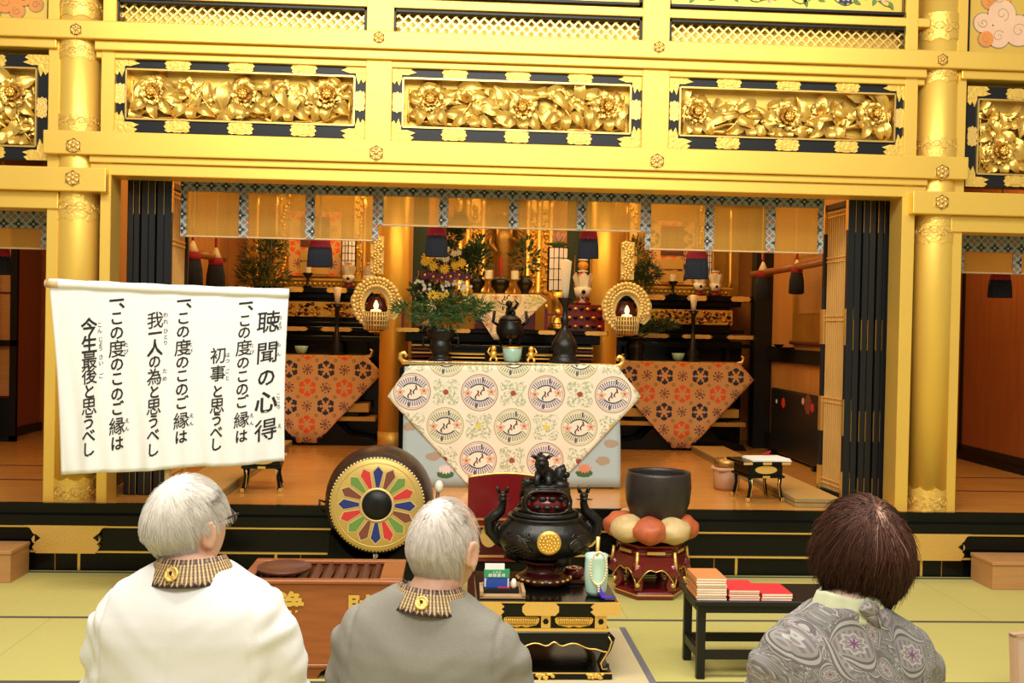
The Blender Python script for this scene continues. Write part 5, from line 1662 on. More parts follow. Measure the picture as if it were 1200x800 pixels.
# poles with tassels
def tassel_pole(p0, p1, spots, label):
    t = thing('tassel_pole', label, 'pole', tuple((p0 + p1) / 2), 'tassel poles beside the side altars')
    m = MB('wood_pole' if False else 'wood_door'); m.tube([p0, p1], .030, 10); m.build('pole', t)
    for (c, s) in spots:
        m = MB('cream_cord'); m.lathe([(.005, .09 * s), (.022 * s, .05 * s), (.045 * s, 0)], (c.x, c.y - .03, c.z), 14); m.m('red_cloth'); m.lathe([(.046 * s, .004), (.055 * s, -.02 * s), (.055 * s, -.05 * s)], (c.x, c.y - .03, c.z), 14); m.build('red_knot', t)
        m = MB('navy_cloth'); m.lathe([(.052 * s, -.05 * s), (.065 * s, -.12 * s), (.07 * s, -.24 * s), (.05 * s, -.25 * s)], (c.x, c.y - .03, c.z), 24, wob=lambda a, h: 1 + .06 * math.sin(a * 9)); m.build('navy_skirt', t)
        m = MB('red_cloth'); m.cyl((c.x, c.y - .03, c.z + .05 * s), (c.x, c.y - .03, c.z + .17 * s), .010, n=8); m.build('red_cord', t)
        m = MB('cream_cord'); m.cyl((c.x, c.y, c.z + .1), (c.x, c.y, 3.42), .004, n=6); m.build('hanging_cord', t)
    return t
a, b_ = P(882, 322, 9.0), P(970, 306, 8.1)
tassel_pole(a, b_, ((P(893, 318, 8.9), 1.0), (P(932.5, 314, 8.5), .85)), 'brown pole with two red and navy tassels near the inner right wall')
a, b_ = P(222, 296, 8.2), P(262, 303, 9.0)
tassel_pole(a, b_, ((P(227, 296, 8.25), 1.1), (P(254, 303, 8.8), 1.1)), 'brown pole with two red and navy tassels above the banner, near the left lattice leaf')

# ------------------------------------------------------------------ raised mats, small tables
def raised_mat(x0, x1, y0, y1, label):
    t = thing('raised_mat', label, 'mat', ((x0 + x1) / 2, (y0 + y1) / 2, .40), 'raised straw mats along the sides')
    m = MB('straw_edge'); m.box(x0, x1, y0, y1, .40, .425); m.box(x0 + .004, x1 - .004, y0 + .004, y1 - .004, .425, .43); m.box(x0, x1, y0, y1, .43, .455); m.build('sides', t, bevel=.004)
    m = MB('straw'); m.box(x0 + .003, x1 - .003, y0 + .003, y1 - .003, .455, .458); m.build('top', t)
    m = MB('lacquer_red')
    for y in (8.15,): m.box(x0, x1, y - .02, y + .02, .457, .460)
    m.build('border', t)
raised_mat(2.165, 2.46, 6.58, 9.5, 'raised straw mat running back along the right side of the sanctuary')
raised_mat(-1.74, -1.40, 6.58, 9.5, 'raised straw mat running back along the left side, under the banner')
def sutra_desk(x, y, rz, label):
    t = thing('sutra_desk', label, 'small table', (x, y, .40), 'small black and gold sutra desks', rz)
    w, d, h = .115, .13, .26
    m = MB('lacquer'); m.box(-w - .045, w + .045, -d - .02, d + .02, h - .018, h); m.build('top', t, world=False, bevel=.003)
    m = MB('gold_plate')
    for a in (-w - .045, -.03, w - .015):
        for (ya, yb) in ((-d - .023, -d - .019), (d + .019, d + .023)):
            m = MB('gold_plate'); m.box(a, a + .06, ya, yb, h - .017, h - .001); m.build('edge_fitting', t, world=False)
    m = MB('lacquer'); m.box(-w, w, -d, d, h - .09, h - .018); m.build('apron', t, world=False, bevel=.003)
    m = MB('gold_plate'); m.prism([(a * .075, c * .026) for a, c in circle(1, 20)], (0, -d - .001, h - .052), (1, 0, 0), (0, 0, 1), .004); m.build('oval_plate', t, world=False)
    m = MB('lacquer'); m.box(-w - .012, w + .012, -d - .008, d + .008, h - .105, h - .09); m.build('waist_rail', t, world=False)
    m = MB('gold_fine'); m.box(-.025, .025, -d - .011, -d - .006, h - .104, h - .09); m.build('rail_fitting', t, world=False)
    for sx in (-1, 1):
        for sy in (-1, 1):
            X_, Y_ = sx * (w - .012), sy * (d - .012)
            m = MB('lacquer')
            m.tube([(X_, Y_, h - .1), (X_ - sx * .004, Y_, h - .16), (X_ + sx * .006, Y_ + sy * .004, h - .22), (X_ + sx * .016, Y_ + sy * .008, 0)], [.014, .011, .012, .014], 8)
            lg = m.build('leg', t, world=False)
            m = MB('gold_fine'); m.box(X_ + sx * .016 - .013, X_ + sx * .016 + .013, Y_ + sy * .008 - .013, Y_ + sy * .008 + .013, 0, .028); m.build('gold_shoe', lg, world=False, bevel=.003)
            m = MB('gold_fine'); m.tube([(X_ - sx * .008, Y_ - .012, h - .1), (X_ - sx * .012, Y_ - .012, h - .16), (X_ - sx * .004, Y_ - .012, h - .22), (X_ + sx * .006, Y_ - .008, .02)], .003, 5); m.build('gold_line', lg, world=False)
    return t
a = G(892, 585, .4)
sutra_desk(a.x - .02, 6.90, .12, 'small black and gold desk with papers on it, right side of the polished floor')
a = G(302, 576, .4)
sutra_desk(-1.225, 7.045, .10, 'small black and gold desk with curved legs below the banner')
for k, (dx, dy, r, w_, d_) in enumerate(((.03, -.02, .05, .13, .11), (.035, -.01, .14, .12, .10))):
    m = MB('paper_white'); z = .6615 + .008 * k
    ca, sa = math.cos(r), math.sin(r)
    X_, Y_ = a.x * 0 + 2.0 + dx, 6.90 + dy
    X_ = G(892, 585, .4).x + dx
    m.prism([(ca * u - sa * v, sa * u + ca * v) for u, v in ((-w_, -d_), (w_, -d_), (w_, d_), (-w_, d_))], (X_, Y_, z), (1, 0, 0), (0, 1, 0), .007)
    tag(m.build('paper_sheaf'), ('lower' if k == 0 else 'upper') + ' white paper sheaf on the right sutra desk', 'papers')
m = MB('red_cloth'); c = Vector((G(892, 585, .4).x + .07, 6.99, .6765))
m.tube([(c.x - .03, c.y, c.z + .008), (c.x, c.y, c.z + .012), (c.x + .02, c.y, c.z + .03)], [.008, .010, .006], 7)
tag(m.build('red_cord_knot'), 'small red knot lying on the papers of the right sutra desk', 'cord')
a = P(851, 575, 7.30)
t = thing('offering_pail', 'round pail with brass rim on the polished floor, left of the sutra desk with papers', 'pail', (a.x, 7.30, .40))
m = MB('pail_tan'); m.lathe([(.082, 0), (.088, .03), (.092, .135)], (a.x, 7.30, .40), 24); m.build('body', t)
m = MB('pail_cloth'); m.lathe([(.094, .13), (.105, .145), (.10, .158), (.088, .15)], (a.x, 7.30, .40), 24, wob=lambda q, h: 1 + .06 * math.sin(q * 5)); m.build('cloth_wrap', t)
m = MB('brass_old'); m.lathe([(.085, .15), (.086, .215), (.078, .215), (.076, .18), (.02, .175)], (a.x, 7.30, .40), 24); m.build('brass_rim', t)

# ------------------------------------------------------------------ side aisles
def aisle(X, s, nm):
    m = MB('wood_door')
    x0_, x1_ = (X, X + .06) if s > 0 else (X - .06, X)
    m.box(x0_, x1_, 6.75, 10.6, .40, 3.42); struct(m.build('wall_%s' % nm))
    m = MB('lacquer_dull'); a, b_ = (X - .025, X) if s > 0 else (X, X + .025)
    m.box(a, b_, 6.75, 10.6, .40, .48); struct(m.build('baseboard_%s' % nm))
aisle(4.56, 1, 'right'); aisle(-4.0, -1, 'left')
def wall_door(X, s, y0, y1, label):
    t = thing('sliding_wood_door', label, 'sliding door', (X, (y0 + y1) / 2, .48), 'brown sliding doors of the side aisles')
    a, b_ = (X - .045, X - .004) if s > 0 else (X + .004, X + .045)
    m = MB('wood_door'); m.box(a, b_, y0, y1, .485, 2.3); m.build('board', t)
    m = MB('lacquer_dull')
    c, d = (X - .055, X - .040) if s > 0 else (X + .040, X + .055)
    m.box(c, d, y0, y0 + .05, .485, 2.3); m.box(c, d, y1 - .05, y1, .485, 2.3); m.box(c, d, y0, y1, .485, .54); m.build('edge_frame', t)
    m = MB('lacquer'); xx = c if s > 0 else d
    m.sphere((xx, y0 + .18, 1.36), .006, .03, .05, 10, 8); m.build('finger_pull', t)
wall_door(4.56, 1, 7.9, 9.25, 'brown sliding door deep in the right side bay')
wall_door(4.56, 1, 6.8, 7.85, 'nearer brown sliding door of the right side bay, at the right picture edge')
wall_door(-4.0, -1, 7.6, 9.5, 'brown sliding door deep in the left side bay')
# a pale sliding screen in the left bay
t = thing('paper_screen', 'pale paper sliding screen with dark frame in the left side bay', 'sliding screen', (-3.9, 9.7, .40))
a0 = PX(-40, 400, 9.6); a1 = PX(20, 400, 9.6)
m = MB('wood_step'); m.box(a0, a1, 9.60, 9.62, .8, 2.5); m.build('paper_panel', t)
m = MB('lacquer_dull')
m.box(a1 - .05, a1, 9.57, 9.63, .40, 2.6); m.box(a0, a1, 9.57, 9.63, .40, .45); m.box(a0, a1, 9.57, 9.63, 1.24, 1.29)
m.box(a0, a1, 9.59, 9.62, .45, .78)
m.build('dark_frame', t)
m = MB('wood_dark')
for z in (1.7, 2.0, 2.3): m.box(a0, a1, 9.59, 9.60, z, z + .012)
m.build('bar', t)
# joints of the aisle floor boards
m = MB('wood_dark'); 
for y in (7.35, 8.05): m.box(-3.97, -2.33, y - .02, y + .02, .40, .4015); m.box(3.09, 4.53, y - .02, y + .02, .40, .4015)
struct(m.build('trim_32'))

# ------------------------------------------------------------------ the banner
YN = 5.6
def banner():
    c = P(193, 640, YN)
    bx, by = c.x, YN + .035
    t = thing('text_banner', 'white cloth banner with black handwritten columns on a wooden pole', 'banner', (bx, by, 0))
    # cloth as a warped quad of four corners
    A, B, C, D = P(57.5, 332, YN), P(338.5, 344, YN), P(333, 541, YN), P(70, 557, YN)
    def cl(u, v):
        top = A.lerp(B, u); bot = D.lerp(C, u)
        q = top.lerp(bot, v)
        sag = .012 * math.sin(PI * u) * (1 - v)
        w = .009 * math.sin(u * 19 + v * 2.5) * (.3 + v) + .014 * math.sin(u * 5 + 1 + v * 1.2) * v + .006 * math.sin(u * 43 + v * 6) * v + .004 * math.sin(u * 71 - v * 5) * v
        return Vector((q.x - .010 * math.sin(PI * v) * (1 if u > .5 else -1) * abs(2 * u - 1) ** 3, YN + w, q.z + .004 * math.sin(u * 14) * v - sag * .3))
    m = MB('white_cloth'); m.grid(cl, 110, 40); m.build('cloth', t, solid=.002)
    m = MB('white_cloth')
    pts = [cl(i / 20, 0) + Vector((0, .004, .002)) for i in range(21)]
    m.tube(pts, [.024 + .002 * math.sin(i * 1.7) for i in range(21)], 12); m.build('rod_sleeve', t)
    m = MB('wood_pole'); d = (B - A).normalized(); m.tube([A - d * .012, A + d * .05], .022, 10); m.m('petal_pink'); m.tube([A - d * .018, A - d * .010], .020, 10); m.build('rod_end', t)
    m = MB('wood_pole'); m.cyl((bx, by, 0.03), (bx, by, P(193, 336, YN).z), .016, n=12); m.build('pole', t)
    m = MB('wood_dark'); m.lathe([(.17, 0), (.17, .025), (.03, .04), (.026, .12), (.018, .12)], (bx, by, 0), 24); m.build('foot', t)
    # lettering: every column hangs down from its pixel in the photograph's banner
    ab = B - A
    def uv(px, py):
        q = P(px, py, YN)
        # invert the warped quad by a few Newton-like steps
        u, v = .5, .5
        for _ in range(30):
            r = A.lerp(B, u).lerp(D.lerp(C, u), v)
            u += (q.x - r.x) / (B.x - A.x); v += (r.z - q.z) / (A.z - D.z)
        return u, v
    ink = MB('ink')
    def put(ch, px, py, size, bold=.012, sx=.92):
        s = size / 1250 * YN
        vs, fs = glyph(ch, bold)
        if ch == '、':
            mx_, my_ = sum(v.x for v in vs) / len(vs), sum(v.y for v in vs) / len(vs)
            vs = [Vector((v.x - mx_, v.y - my_, 0)) for v in vs]
        u0, v0 = uv(px, py)
        W_, H_ = (B.x - A.x), (A.z - D.z)
        out = []
        for v in vs:
            x = v.x * s * sx + v.y * s * .03; z = v.y * s + v.x * s * .13
            q = cl(min(1, max(0, u0 + x / W_)), min(1, max(0, v0 - (z - .021 * 0) / H_)))
            out.append(q + Vector((0, -.0035, 0)))
        ink.add(out, fs)
    def col(text, x0, ys, size, x1=None, sizes=None):
        x1 = x0 if x1 is None else x1
        for i, (ch, y) in enumerate(zip(text, ys)):
            x = x0 + (x1 - x0) * i / max(1, len(text) - 1)
            if ch == '、':
                put(ch, x + 6, y, size * 1.15, .02)
            else:
                sz = size * (1.12 if ord(ch) > 0x4E00 and ch != '一' else .93)
                put(ch, x, y, sz * 1.04, .03 if ch == '一' else .006 if ord(ch) > 0x4E00 and ch not in '人今生心' else .020)
    col('聴聞の心得', 315.5, (377, 413, 442, 471, 504), 26, 312)
    col('一、この度のこのご縁は', 288.5, (355, 360, 375, 389, 407, 424, 440, 455, 470, 491, 510), 18.5, 283.5)
    col('初事と思うべし', 256, (416, 437, 458, 475, 491, 506, 520), 18.5, 253.5)
    col('一、この度のこのご縁は', 216, (352, 357, 372, 388, 407, 424, 440, 456, 472, 493, 512), 18.5, 213)
    col('我一人の為と思うべし', 182, (374.5, 390, 407, 423, 441, 458.5, 476, 493, 509, 526), 18.5, 180.5)
    col('一、この度のこのご縁は', 137, (351.5, 357, 372, 389, 408, 426, 443, 461, 478, 499, 519), 19, 137)
    col('今生最後と思うべし', 104, (383, 403.5, 422, 440, 459, 476.7, 495, 511, 527), 19, 104)
    def ruby(text, x, ys):
        for ch, y in zip(text, ys): put(ch, x, y, 6.6, .004)
    ruby('ちょう', 329.5, (372, 378, 384)); ruby('もん', 328.5, (404, 415)); ruby('こころ', 327.5, (464, 470, 477)); ruby('え', 328, (500,))
    for (x, y) in ((296, 404), (223.5, 403), (147.5, 403)): ruby('たび', x, (y, y + 8))
    for (x, y) in ((296, 486), (225, 487), (149, 492)): ruby('えん', x, (y, y + 9))
    ruby('はつ', 267, (415, 422)); ruby('ごと', 267, (434, 442))
    ruby('われ', 194.5, (368, 376)); ruby('ひとり', 194.5, (387, 394, 401)); ruby('ため', 194, (434, 443))
    ruby('こん', 117, (380, 387)); ruby('じょう', 118, (397, 402, 408)); ruby('さい', 118.5, (418, 425)); ruby('ご', 118.5, (440,))
    ink.build('lettering', t)
banner()

# ------------------------------------------------------------------ step boxes against the stage
def step_box(x0, x1, y0, y1, h, label):
    t = thing('step_box', label, 'step', ((x0 + x1) / 2, (y0 + y1) / 2, 0), 'wooden steps at the stage')
    m = MB('wood_step'); m.box(x0, x1, y0, y1, 0, h - .022); m.build('sides', t, bevel=.002)
    m = MB('wood_step'); m.box(x0 - .006, x1 + .006, y0 - .008, y1, h - .022, h); m.build('top_board', t, bevel=.003)
a = G(12, 683, 0); h = PZ(12, 645, a.y)
step_box(a.x - .75, a.x, a.y, 6.39, h, 'plain wooden step box in front of the stage at the left edge')
a = G(1163, 691, 0); h = PZ(1163, 658, a.y)
step_box(a.x, a.x + .8, a.y, 6.39, h, 'plain wooden step box in front of the stage at the right edge')
# notice board edge at lower right
a = P(1184, 800, 4.2)
t = thing('leaning_board', 'pale pinkish board standing at the lower right edge of the photo', 'board', (a.x + .3, 4.3, 0))
m = MB('board_pink'); m.T = Matrix.Translation((a.x + .30, 4.25, 0)) @ Matrix.Rotation(.10, 4, 'Z') @ Matrix.Rotation(-.06, 4, 'Y'); m.box(-.26, .3, -.012, .012, .0, PZ(1196, 743, 4.2)); m.build('panel', t)
m = MB('pail_cloth'); m.T = Matrix.Translation((a.x + .30, 4.25, 0)) @ Matrix.Rotation(.10, 4, 'Z') @ Matrix.Rotation(-.06, 4, 'Y'); zt_ = PZ(1196, 743, 4.2); m.box(-.275, -.258, -.016, .016, .0, zt_ + .012); m.box(-.275, .3, -.016, .016, zt_, zt_ + .014); m.build('edge_strip', t)
m = MB('wood_dark'); m.box(a.x + .05, a.x + .55, 4.18, 4.36, 0, .03); m.build('foot', t)

# ------------------------------------------------------------------ the drum
def drum():
    Yf = 5.93
    c = P(442, 591, Yf)
    R = 54.5 / 1250 * Yf
    x, z = c.x, c.z
    st_ = thing('drum_stand', 'black stand under the temple drum', 'drum stand', (x + .08, 6.1, 0))
    m = MB('lacquer'); x0_, x1_ = PX(384, 650, 5.98), PX(486, 650, 5.98)
    zs_ = z - R * .84
    m.box(x0_, x1_, 5.96, 6.34, 0, zs_ - .10)
    for (s, xe) in ((1, x0_), (-1, x1_)):
        m.prism([(0, 0), (s * .17, 0), (s * .10, .05), (s * .035, .13), (0, .15)] if s > 0 else [(0, 0), (0, .15), (s * .035, .13), (s * .10, .05), (s * .17, 0)], (xe, 6.34, zs_ - .10), (1, 0, 0), (0, 0, 1), .38)
    m.build('body', st_, bevel=.006)
    m = MB('paper_white'); cc = P(440, 654, 5.958)
    write(m, '妙', (cc.x, 5.957, cc.z + .012), (1, 0, 0), (0, 0, 1), .030, .01, .001); write(m, '正', (cc.x, 5.957, cc.z - .020), (1, 0, 0), (0, 0, 1), .024, .01, .001)
    m.build('white_characters', st_)
    t = thing('temple_drum', 'round temple drum with a wheel of coloured petals on its face', 'drum', (x, 6.1, z - R))
    m = MB('drum_body')
    prof = [(R * .985, 0), (R * 1.10, .05), (R * 1.17, .13), (R * 1.19, .20), (R * 1.17, .27), (R * 1.10, .35), (R * .985, .40)]
    m.lathe(prof, (x, Yf, z), 48, axis=(0, 1, 0)); m.build('shell', t)
    m = MB('drum_face'); m.lathe([(R * .99, .0), (R * 1.0, -.008), (R * .97, -.016), (R * .55, -.017)], (x, Yf, z), 64, axis=(0, 1, 0)); m.build('face', t)
    f = t.children[-1]
    m = MB('paint_gold'); m.lathe([(R * .885, -.0165), (R * .90, -.019), (R * .915, -.0165)], (x, Yf, z), 64, axis=(0, 1, 0)); m.build('gold_ring', f)
    order = ['paint_blue', 'paint_brown', 'paint_green', 'paint_red'] * 4
    y = Yf - .0175
    for k in range(16):
        a = PI / 2 - .02 - k * 2 * PI / 16
        poly = [(R * .38, -R * .034), (R * .71, -R * .104), (R * .82, 0), (R * .71, R * .104), (R * .38, R * .034)]
        big = [(R * .36, -R * .048), (R * .72, -R * .128), (R * .86, 0), (R * .72, R * .128), (R * .36, R * .048)]
        ca, sa = math.cos(a), math.sin(a)
        m = MB('paint_gold'); m.prism([(ca * u - sa * v, sa * u + ca * v) for u, v in big], (x, y, z), (1, 0, 0), (0, 0, 1), .0012)
        m.m(order[k]); m.prism([(ca * u - sa * v, sa * u + ca * v) for u, v in poly], (x, y - .0008, z), (1, 0, 0), (0, 0, 1), .0018)
        m.build('painted_petal', f)
    m = MB('paint_gold'); m.lathe([(R * .37, -.0165), (R * .37, -.021), (R * .30, -.021)], (x, Yf, z), 40, axis=(0, 1, 0))
    m.m('lacquer_dull'); m.lathe([(R * .315, -.0205), (R * .315, -.0225), (R * .05, -.0225)], (x, Yf, z), 40, axis=(0, 1, 0)); m.build('dark_centre', f)
    m = MB('gold_pale')
    for k in range(84):
        a = 2 * PI * k / 84
        m.sphere((x + R * 1.0 * math.cos(a), Yf - .002, z + R * 1.0 * math.sin(a)), .0065, .006, .0065, 7, 5)
    m.build('rim_studs', t)
    for s in (-1, 1):
        m = MB('bronze_dark'); xx = x + s * R * 1.17
        m.tube([(xx, 6.1, z - .02), (xx + s * .03, 6.06, z), (xx + s * .03, 6.06, z - .05), (xx + s * .005, 6.08, z - .07)], .007, 7); m.build('ring_handle', t)
    # beater, its padded end up at the right of the drum
    b = P(514.5, 571, 6.02)
    t2 = thing('drum_beater', 'drum beater with pale padded head, right of the drum', 'drum beater', (b.x, 6.05, zs_ - .12))
    m = MB('paper'); m.sphere((b.x, 6.02, b.z + .005), .024, .024, .036, 14, 10); m.build('padded_head', t2)
    m = MB('wood_dark'); m.tube([(b.x - .005, 6.02, b.z - .02), (b.x - .035, 6.03, b.z - .33)], .010, 8); m.build('handle', t2)
    m = MB('lacquer'); hx, hz = b.x - .02, b.z - .12
    xr = PX(486, 650, 5.98)
    m = MB('lacquer_dull'); m.box(xr, b.x + .01, 5.99, 6.09, b.z - .40, b.z - .33); m.build('beater_rest', st_)
    m = MB('lacquer_dull'); m.box(xr, xr + .03, 5.99, 6.09, 0, b.z - .33); m.build('side_post', st_)
drum()

# ------------------------------------------------------------------ offertory box and tray
def offertory():
    Yf = 4.5
    x0_, x1_ = PX(283, 730, Yf), PX(467, 730, Yf)
    zt_ = PZ(400, 684, Yf)
    yb = 4.90
    t = thing('offertory_box', 'reddish wooden offertory box with slatted top and gold characters', 'offertory box', ((x0_ + x1_) / 2, 4.7, 0))
    m = MB('wood_box')
    w = .022
    m.box(x0_, x1_, Yf, Yf + w, .06, zt_); m.box(x0_, x1_, yb - w, yb, .06, zt_); m.box(x0_, x0_ + w, Yf + w, yb - w, .06, zt_); m.box(x1_ - w, x1_, Yf + w, yb - w, .06, zt_)
    m.build('sides', t, bevel=.003)
    m = MB('wood_dark'); m.box(x0_ + w, x1_ - w, Yf + w, yb - w, .08, .10); m.build('inner_bottom', t)
    m = MB('wood_box')
    e = .012
    fr = .035
    m.box(x0_ - e, x1_ + e, Yf - e, Yf + fr, zt_, zt_ + .016); m.box(x0_ - e, x1_ + e, yb - fr, yb + e, zt_, zt_ + .016); m.box(x0_ - e, x0_ + fr, Yf + fr, yb - fr, zt_, zt_ + .016); m.box(x1_ - fr - .05, x1_ + e, Yf + fr, yb - fr, zt_, zt_ + .016)
    m.build('top_frame', t, bevel=.003)
    n = 10
    a, b_ = x0_ + fr, x1_ - fr - .05
    for i in range(n):
        x = a + (b_ - a) * (i + .5) / n
        m = MB('wood_dark'); m.T = Matrix.Translation((x, 4.7, zt_ - .012)) @ Matrix.Rotation(PI / 4, 4, 'Y')
        m.box(-.016, .016, -(yb - Yf) / 2 + fr, (yb - Yf) / 2 - fr, -.016, .016); m.build('slat', t)
    m = MB('wood_box'); zf = PZ(380, 778, Yf)
    m.box(x0_ - .006, x1_ + .006, Yf - .006, yb + .006, .05, zf); m.build('plinth', t, bevel=.003)
    m = MB('wood_box'); xc = PX(384, 800, Yf)
    m.prism([(x0_ - xc, .0), (-.05, 0), (-.03, .03), (0, .045), (.03, .03), (.05, 0), (x1_ - xc, 0), (x1_ - xc, .052), (x0_ - xc, .052)], (xc, yb - .01, 0), (1, 0, 0), (0, 0, 1), yb - Yf - .02)
    m.build('foot_board', t)
    for ch, px, py in (('浄', 341, 707.5), ('財', 422, 711)):
        m = MB('gold_fine')
        c = P(px, py, Yf); vs, fs = glyph(ch, .035)
        s = 30 / 1250 * Yf
        n_ = len(vs)
        fr_ = [Vector((c.x + v.x * s, Yf - .005, c.z + v.y * s)) for v in vs]; bk = [p_ + Vector((0, .006, 0)) for p_ in fr_]
        m.add(fr_ + bk, fs + [[i + n_ for i in f] for f in fs])
        m.build('gold_character', t)
    c = P(457, 691, Yf); m = MB('lacquer'); m.sphere((c.x, Yf - .001, c.z), .005, .004, .005, 8, 6); m.build('peg', t)
    c = P(335, 670, 4.72)
    tr = MB('wood_dark')
    zt2 = zt_ + .016
    tr.lathe([(.095, .0), (.112, .004), (.117, .018), (.108, .019), (.103, .009), (.01, .009)], (c.x, 4.675, zt2), 36, sy=1.15)
    tag(tr.build('round_tray'), 'round brown wooden tray lying on the offertory box', 'tray')
offertory()

# ------------------------------------------------------------------ floor mat, incense table and what stands on it
a = G(715, 738, 0); b_ = G(729, 738, 0)
t = thing('floor_mat', 'beige floor mat with grey cloth border under the incense table', 'mat', (.45, 4.6, 0))
x1_ = .885
m = MB('mat_beige'); m.box(0.0, x1_ - .03, 3.9, 5.25, 0, .010); m.build('straw_field', t)
for xx in (x1_ - .03, -.03):
    m = MB('mat_border'); m.box(xx, xx + .03, 3.9, 5.26, 0, .012); m.build('border', t)
IT = dict(y0=4.47, y1=5.05, z=.365)
def incense_table():
    y0, y1 = IT['y0'], IT['y1']
    zt_ = PZ(640, 706, y0)
    IT['z'] = zt_
    x0_, x1_ = PX(559, 712, y0), PX(726, 712, y0)
    xc = (x0_ + x1_) / 2
    t = thing('incense_table', 'low black lacquer table with gold fittings under the big incense burner', 'table', (xc, (y0 + y1) / 2, .012))
    tz0 = PZ(640, 721, y0)
    m = MB('lacquer'); m.box(x0_, x1_, y0, y1, tz0, zt_); m.build('top', t, bevel=.003)
    for (a, c_) in ((558, 591), (612, 655), (692, 727)):
        m = MB('gold_plate')
        xa, xb = PX(a, 713, y0), PX(c_, 713, y0)
        h = (zt_ - tz0)
        zc = (zt_ + tz0) / 2
        if a == 612: m.prism([(u * (xb - xa) / 2 / .5 * .5, v) for u, v in [(-1, -h * .2), (-.8, -h * .5), (.8, -h * .5), (1, -h * .2), (1, h * .2), (.8, h * .5), (-.8, h * .5), (-1, h * .2)]], ((xa + xb) / 2, y0 - .001, zc), (1, 0, 0), (0, 0, 1), .004)
        else:
            s = 1 if a == 558 else -1
            xo = xa if s > 0 else xb
            L = xb - xa
            pl = [(0, -h / 2), (s * L * .85, -h / 2), (s * L, -h * .2), (s * L * .9, 0), (s * L, h * .2), (s * L * .85, h / 2), (0, h / 2)]
            m.prism(pl if s > 0 else pl[::-1], (xo, y0 - .001, zc), (1, 0, 0), (0, 0, 1), .004)
        m.build('edge_fitting', t)
    for ya in (y0, y1 - .1):
        m = MB('gold_plate'); m.box(x1_ - .001, x1_ + .004, ya, ya + .1, tz0 + .002, zt_ - .002); m.build('edge_fitting', t)
    m = MB('gold_fine'); m.box(x0_ - .002, x1_ + .002, y0 - .003, y0 + .004, zt_ - .002, zt_ + .003); m.build('gold_rim', t)
    # frieze
    fz0 = PZ(640, 737, y0)
    ix0, ix1 = PX(580, 730, y0), PX(711, 730, y0)
    m = MB('lacquer'); m.box(ix0, ix1, y0 + .02, y1 - .02, fz0, tz0); m.build('frieze', t)
    for (a, c_) in ((590, 632), (650, 695)):
        xa, xb = PX(a, 729, y0 + .02), PX(c_, 729, y0 + .02)
        zA_, zB_ = PZ(640, 734.5, y0 + .02), PZ(640, 722.5, y0 + .02)
        m = MB('gold_carved')
        w_, hh = (xb - xa) / 2, (zB_ - zA_) / 2
        out = [(-w_, hh * .7), (-w_ * .95, -hh * .1), (-w_ * .8, -hh * .6), (-w_ * .5, -hh * .8), (-w_ * .25, -hh), (0, -hh * .75), (w_ * .25, -hh), (w_ * .5, -hh * .8), (w_ * .8, -hh * .6), (w_ * .95, -hh * .1), (w_, hh * .7), (w_ * .9, hh), (-w_ * .9, hh)]
        m.prism(out, ((xa + xb) / 2, y0 + .019, (zA_ + zB_) / 2), (1, 0, 0), (0, 0, 1), .004)
        for k in range(17):
            u = -.85 + 1.7 * k / 16
            m.tube([((xa + xb) / 2 + u * w_, y0 + .013, (zA_ + zB_) / 2 + hh * .85), ((xa + xb) / 2 + u * w_ * .92, y0 + .013, (zA_ + zB_) / 2 - hh * .55)], .0042, 5)
        m.build('gold_petal_inlay', t)
    for (a, c_) in ((634, 645), (697, 711), (580, 588)):
        xa, xb = PX(a, 729, y0 + .018), PX(c_, 729, y0 + .018)
        m = MB('gold_plate'); m.box(xa, xb, y0 + .014, y0 + .021, fz0 + .001, tz0 - .001)
        m.m('lacquer'); m.prism(circle(.013, 6), ((xa + xb) / 2, y0 + .0138, (fz0 + tz0) / 2), (1, 0, 0), (0, 0, 1), .002); m.build('strut_plate', t)
    m = MB('gold_fine'); wz = PZ(640, 741, y0); m.box(PX(584, 740, y0) , PX(714, 740, y0), y0 + .012, y1 - .012, wz, fz0); m.build('gold_band', t)
    # curved skirt and cabriole legs
    kz = PZ(640, 757, y0)
    m = MB('lacquer')
    jx0, jx1 = PX(586, 750, y0), PX(713, 750, y0)
    xm = (jx0 + jx1) / 2; W_ = (jx1 - jx0) / 2
    low = []
    for i in range(41):
        u = -1 + 2 * i / 40
        a = abs(u)
        d = .062 - .030 * math.exp(-((a - .0) / .10) ** 2) + .012 * math.cos(a * 9) + .035 * smoothstep(.72, 1.0, a)
        low.append((u * W_, -d))
    m.prism([(-W_, 0)] + low + [(W_, 0)], (xm, y0 + .035, wz), (1, 0, 0), (0, 0, 1), .03)
    m.box(jx0, jx0 + .03, y0 + .03, y1 - .03, wz - .07, wz); m.box(jx1 - .03, jx1, y0 + .03, y1 - .03, wz - .07, wz)
    m.box(jx0, jx1, y1 - .05, y1 - .03, wz - .07, wz)
    m.build('skirt', t, bevel=.003)
    m = MB('gold_fine'); m.tube([(xm + p_[0], y0 + .003, wz + p_[1] + .004) for p_ in low], .0032, 5); m.build('gold_outline', t)
    bz = PZ(640, 788, y0)
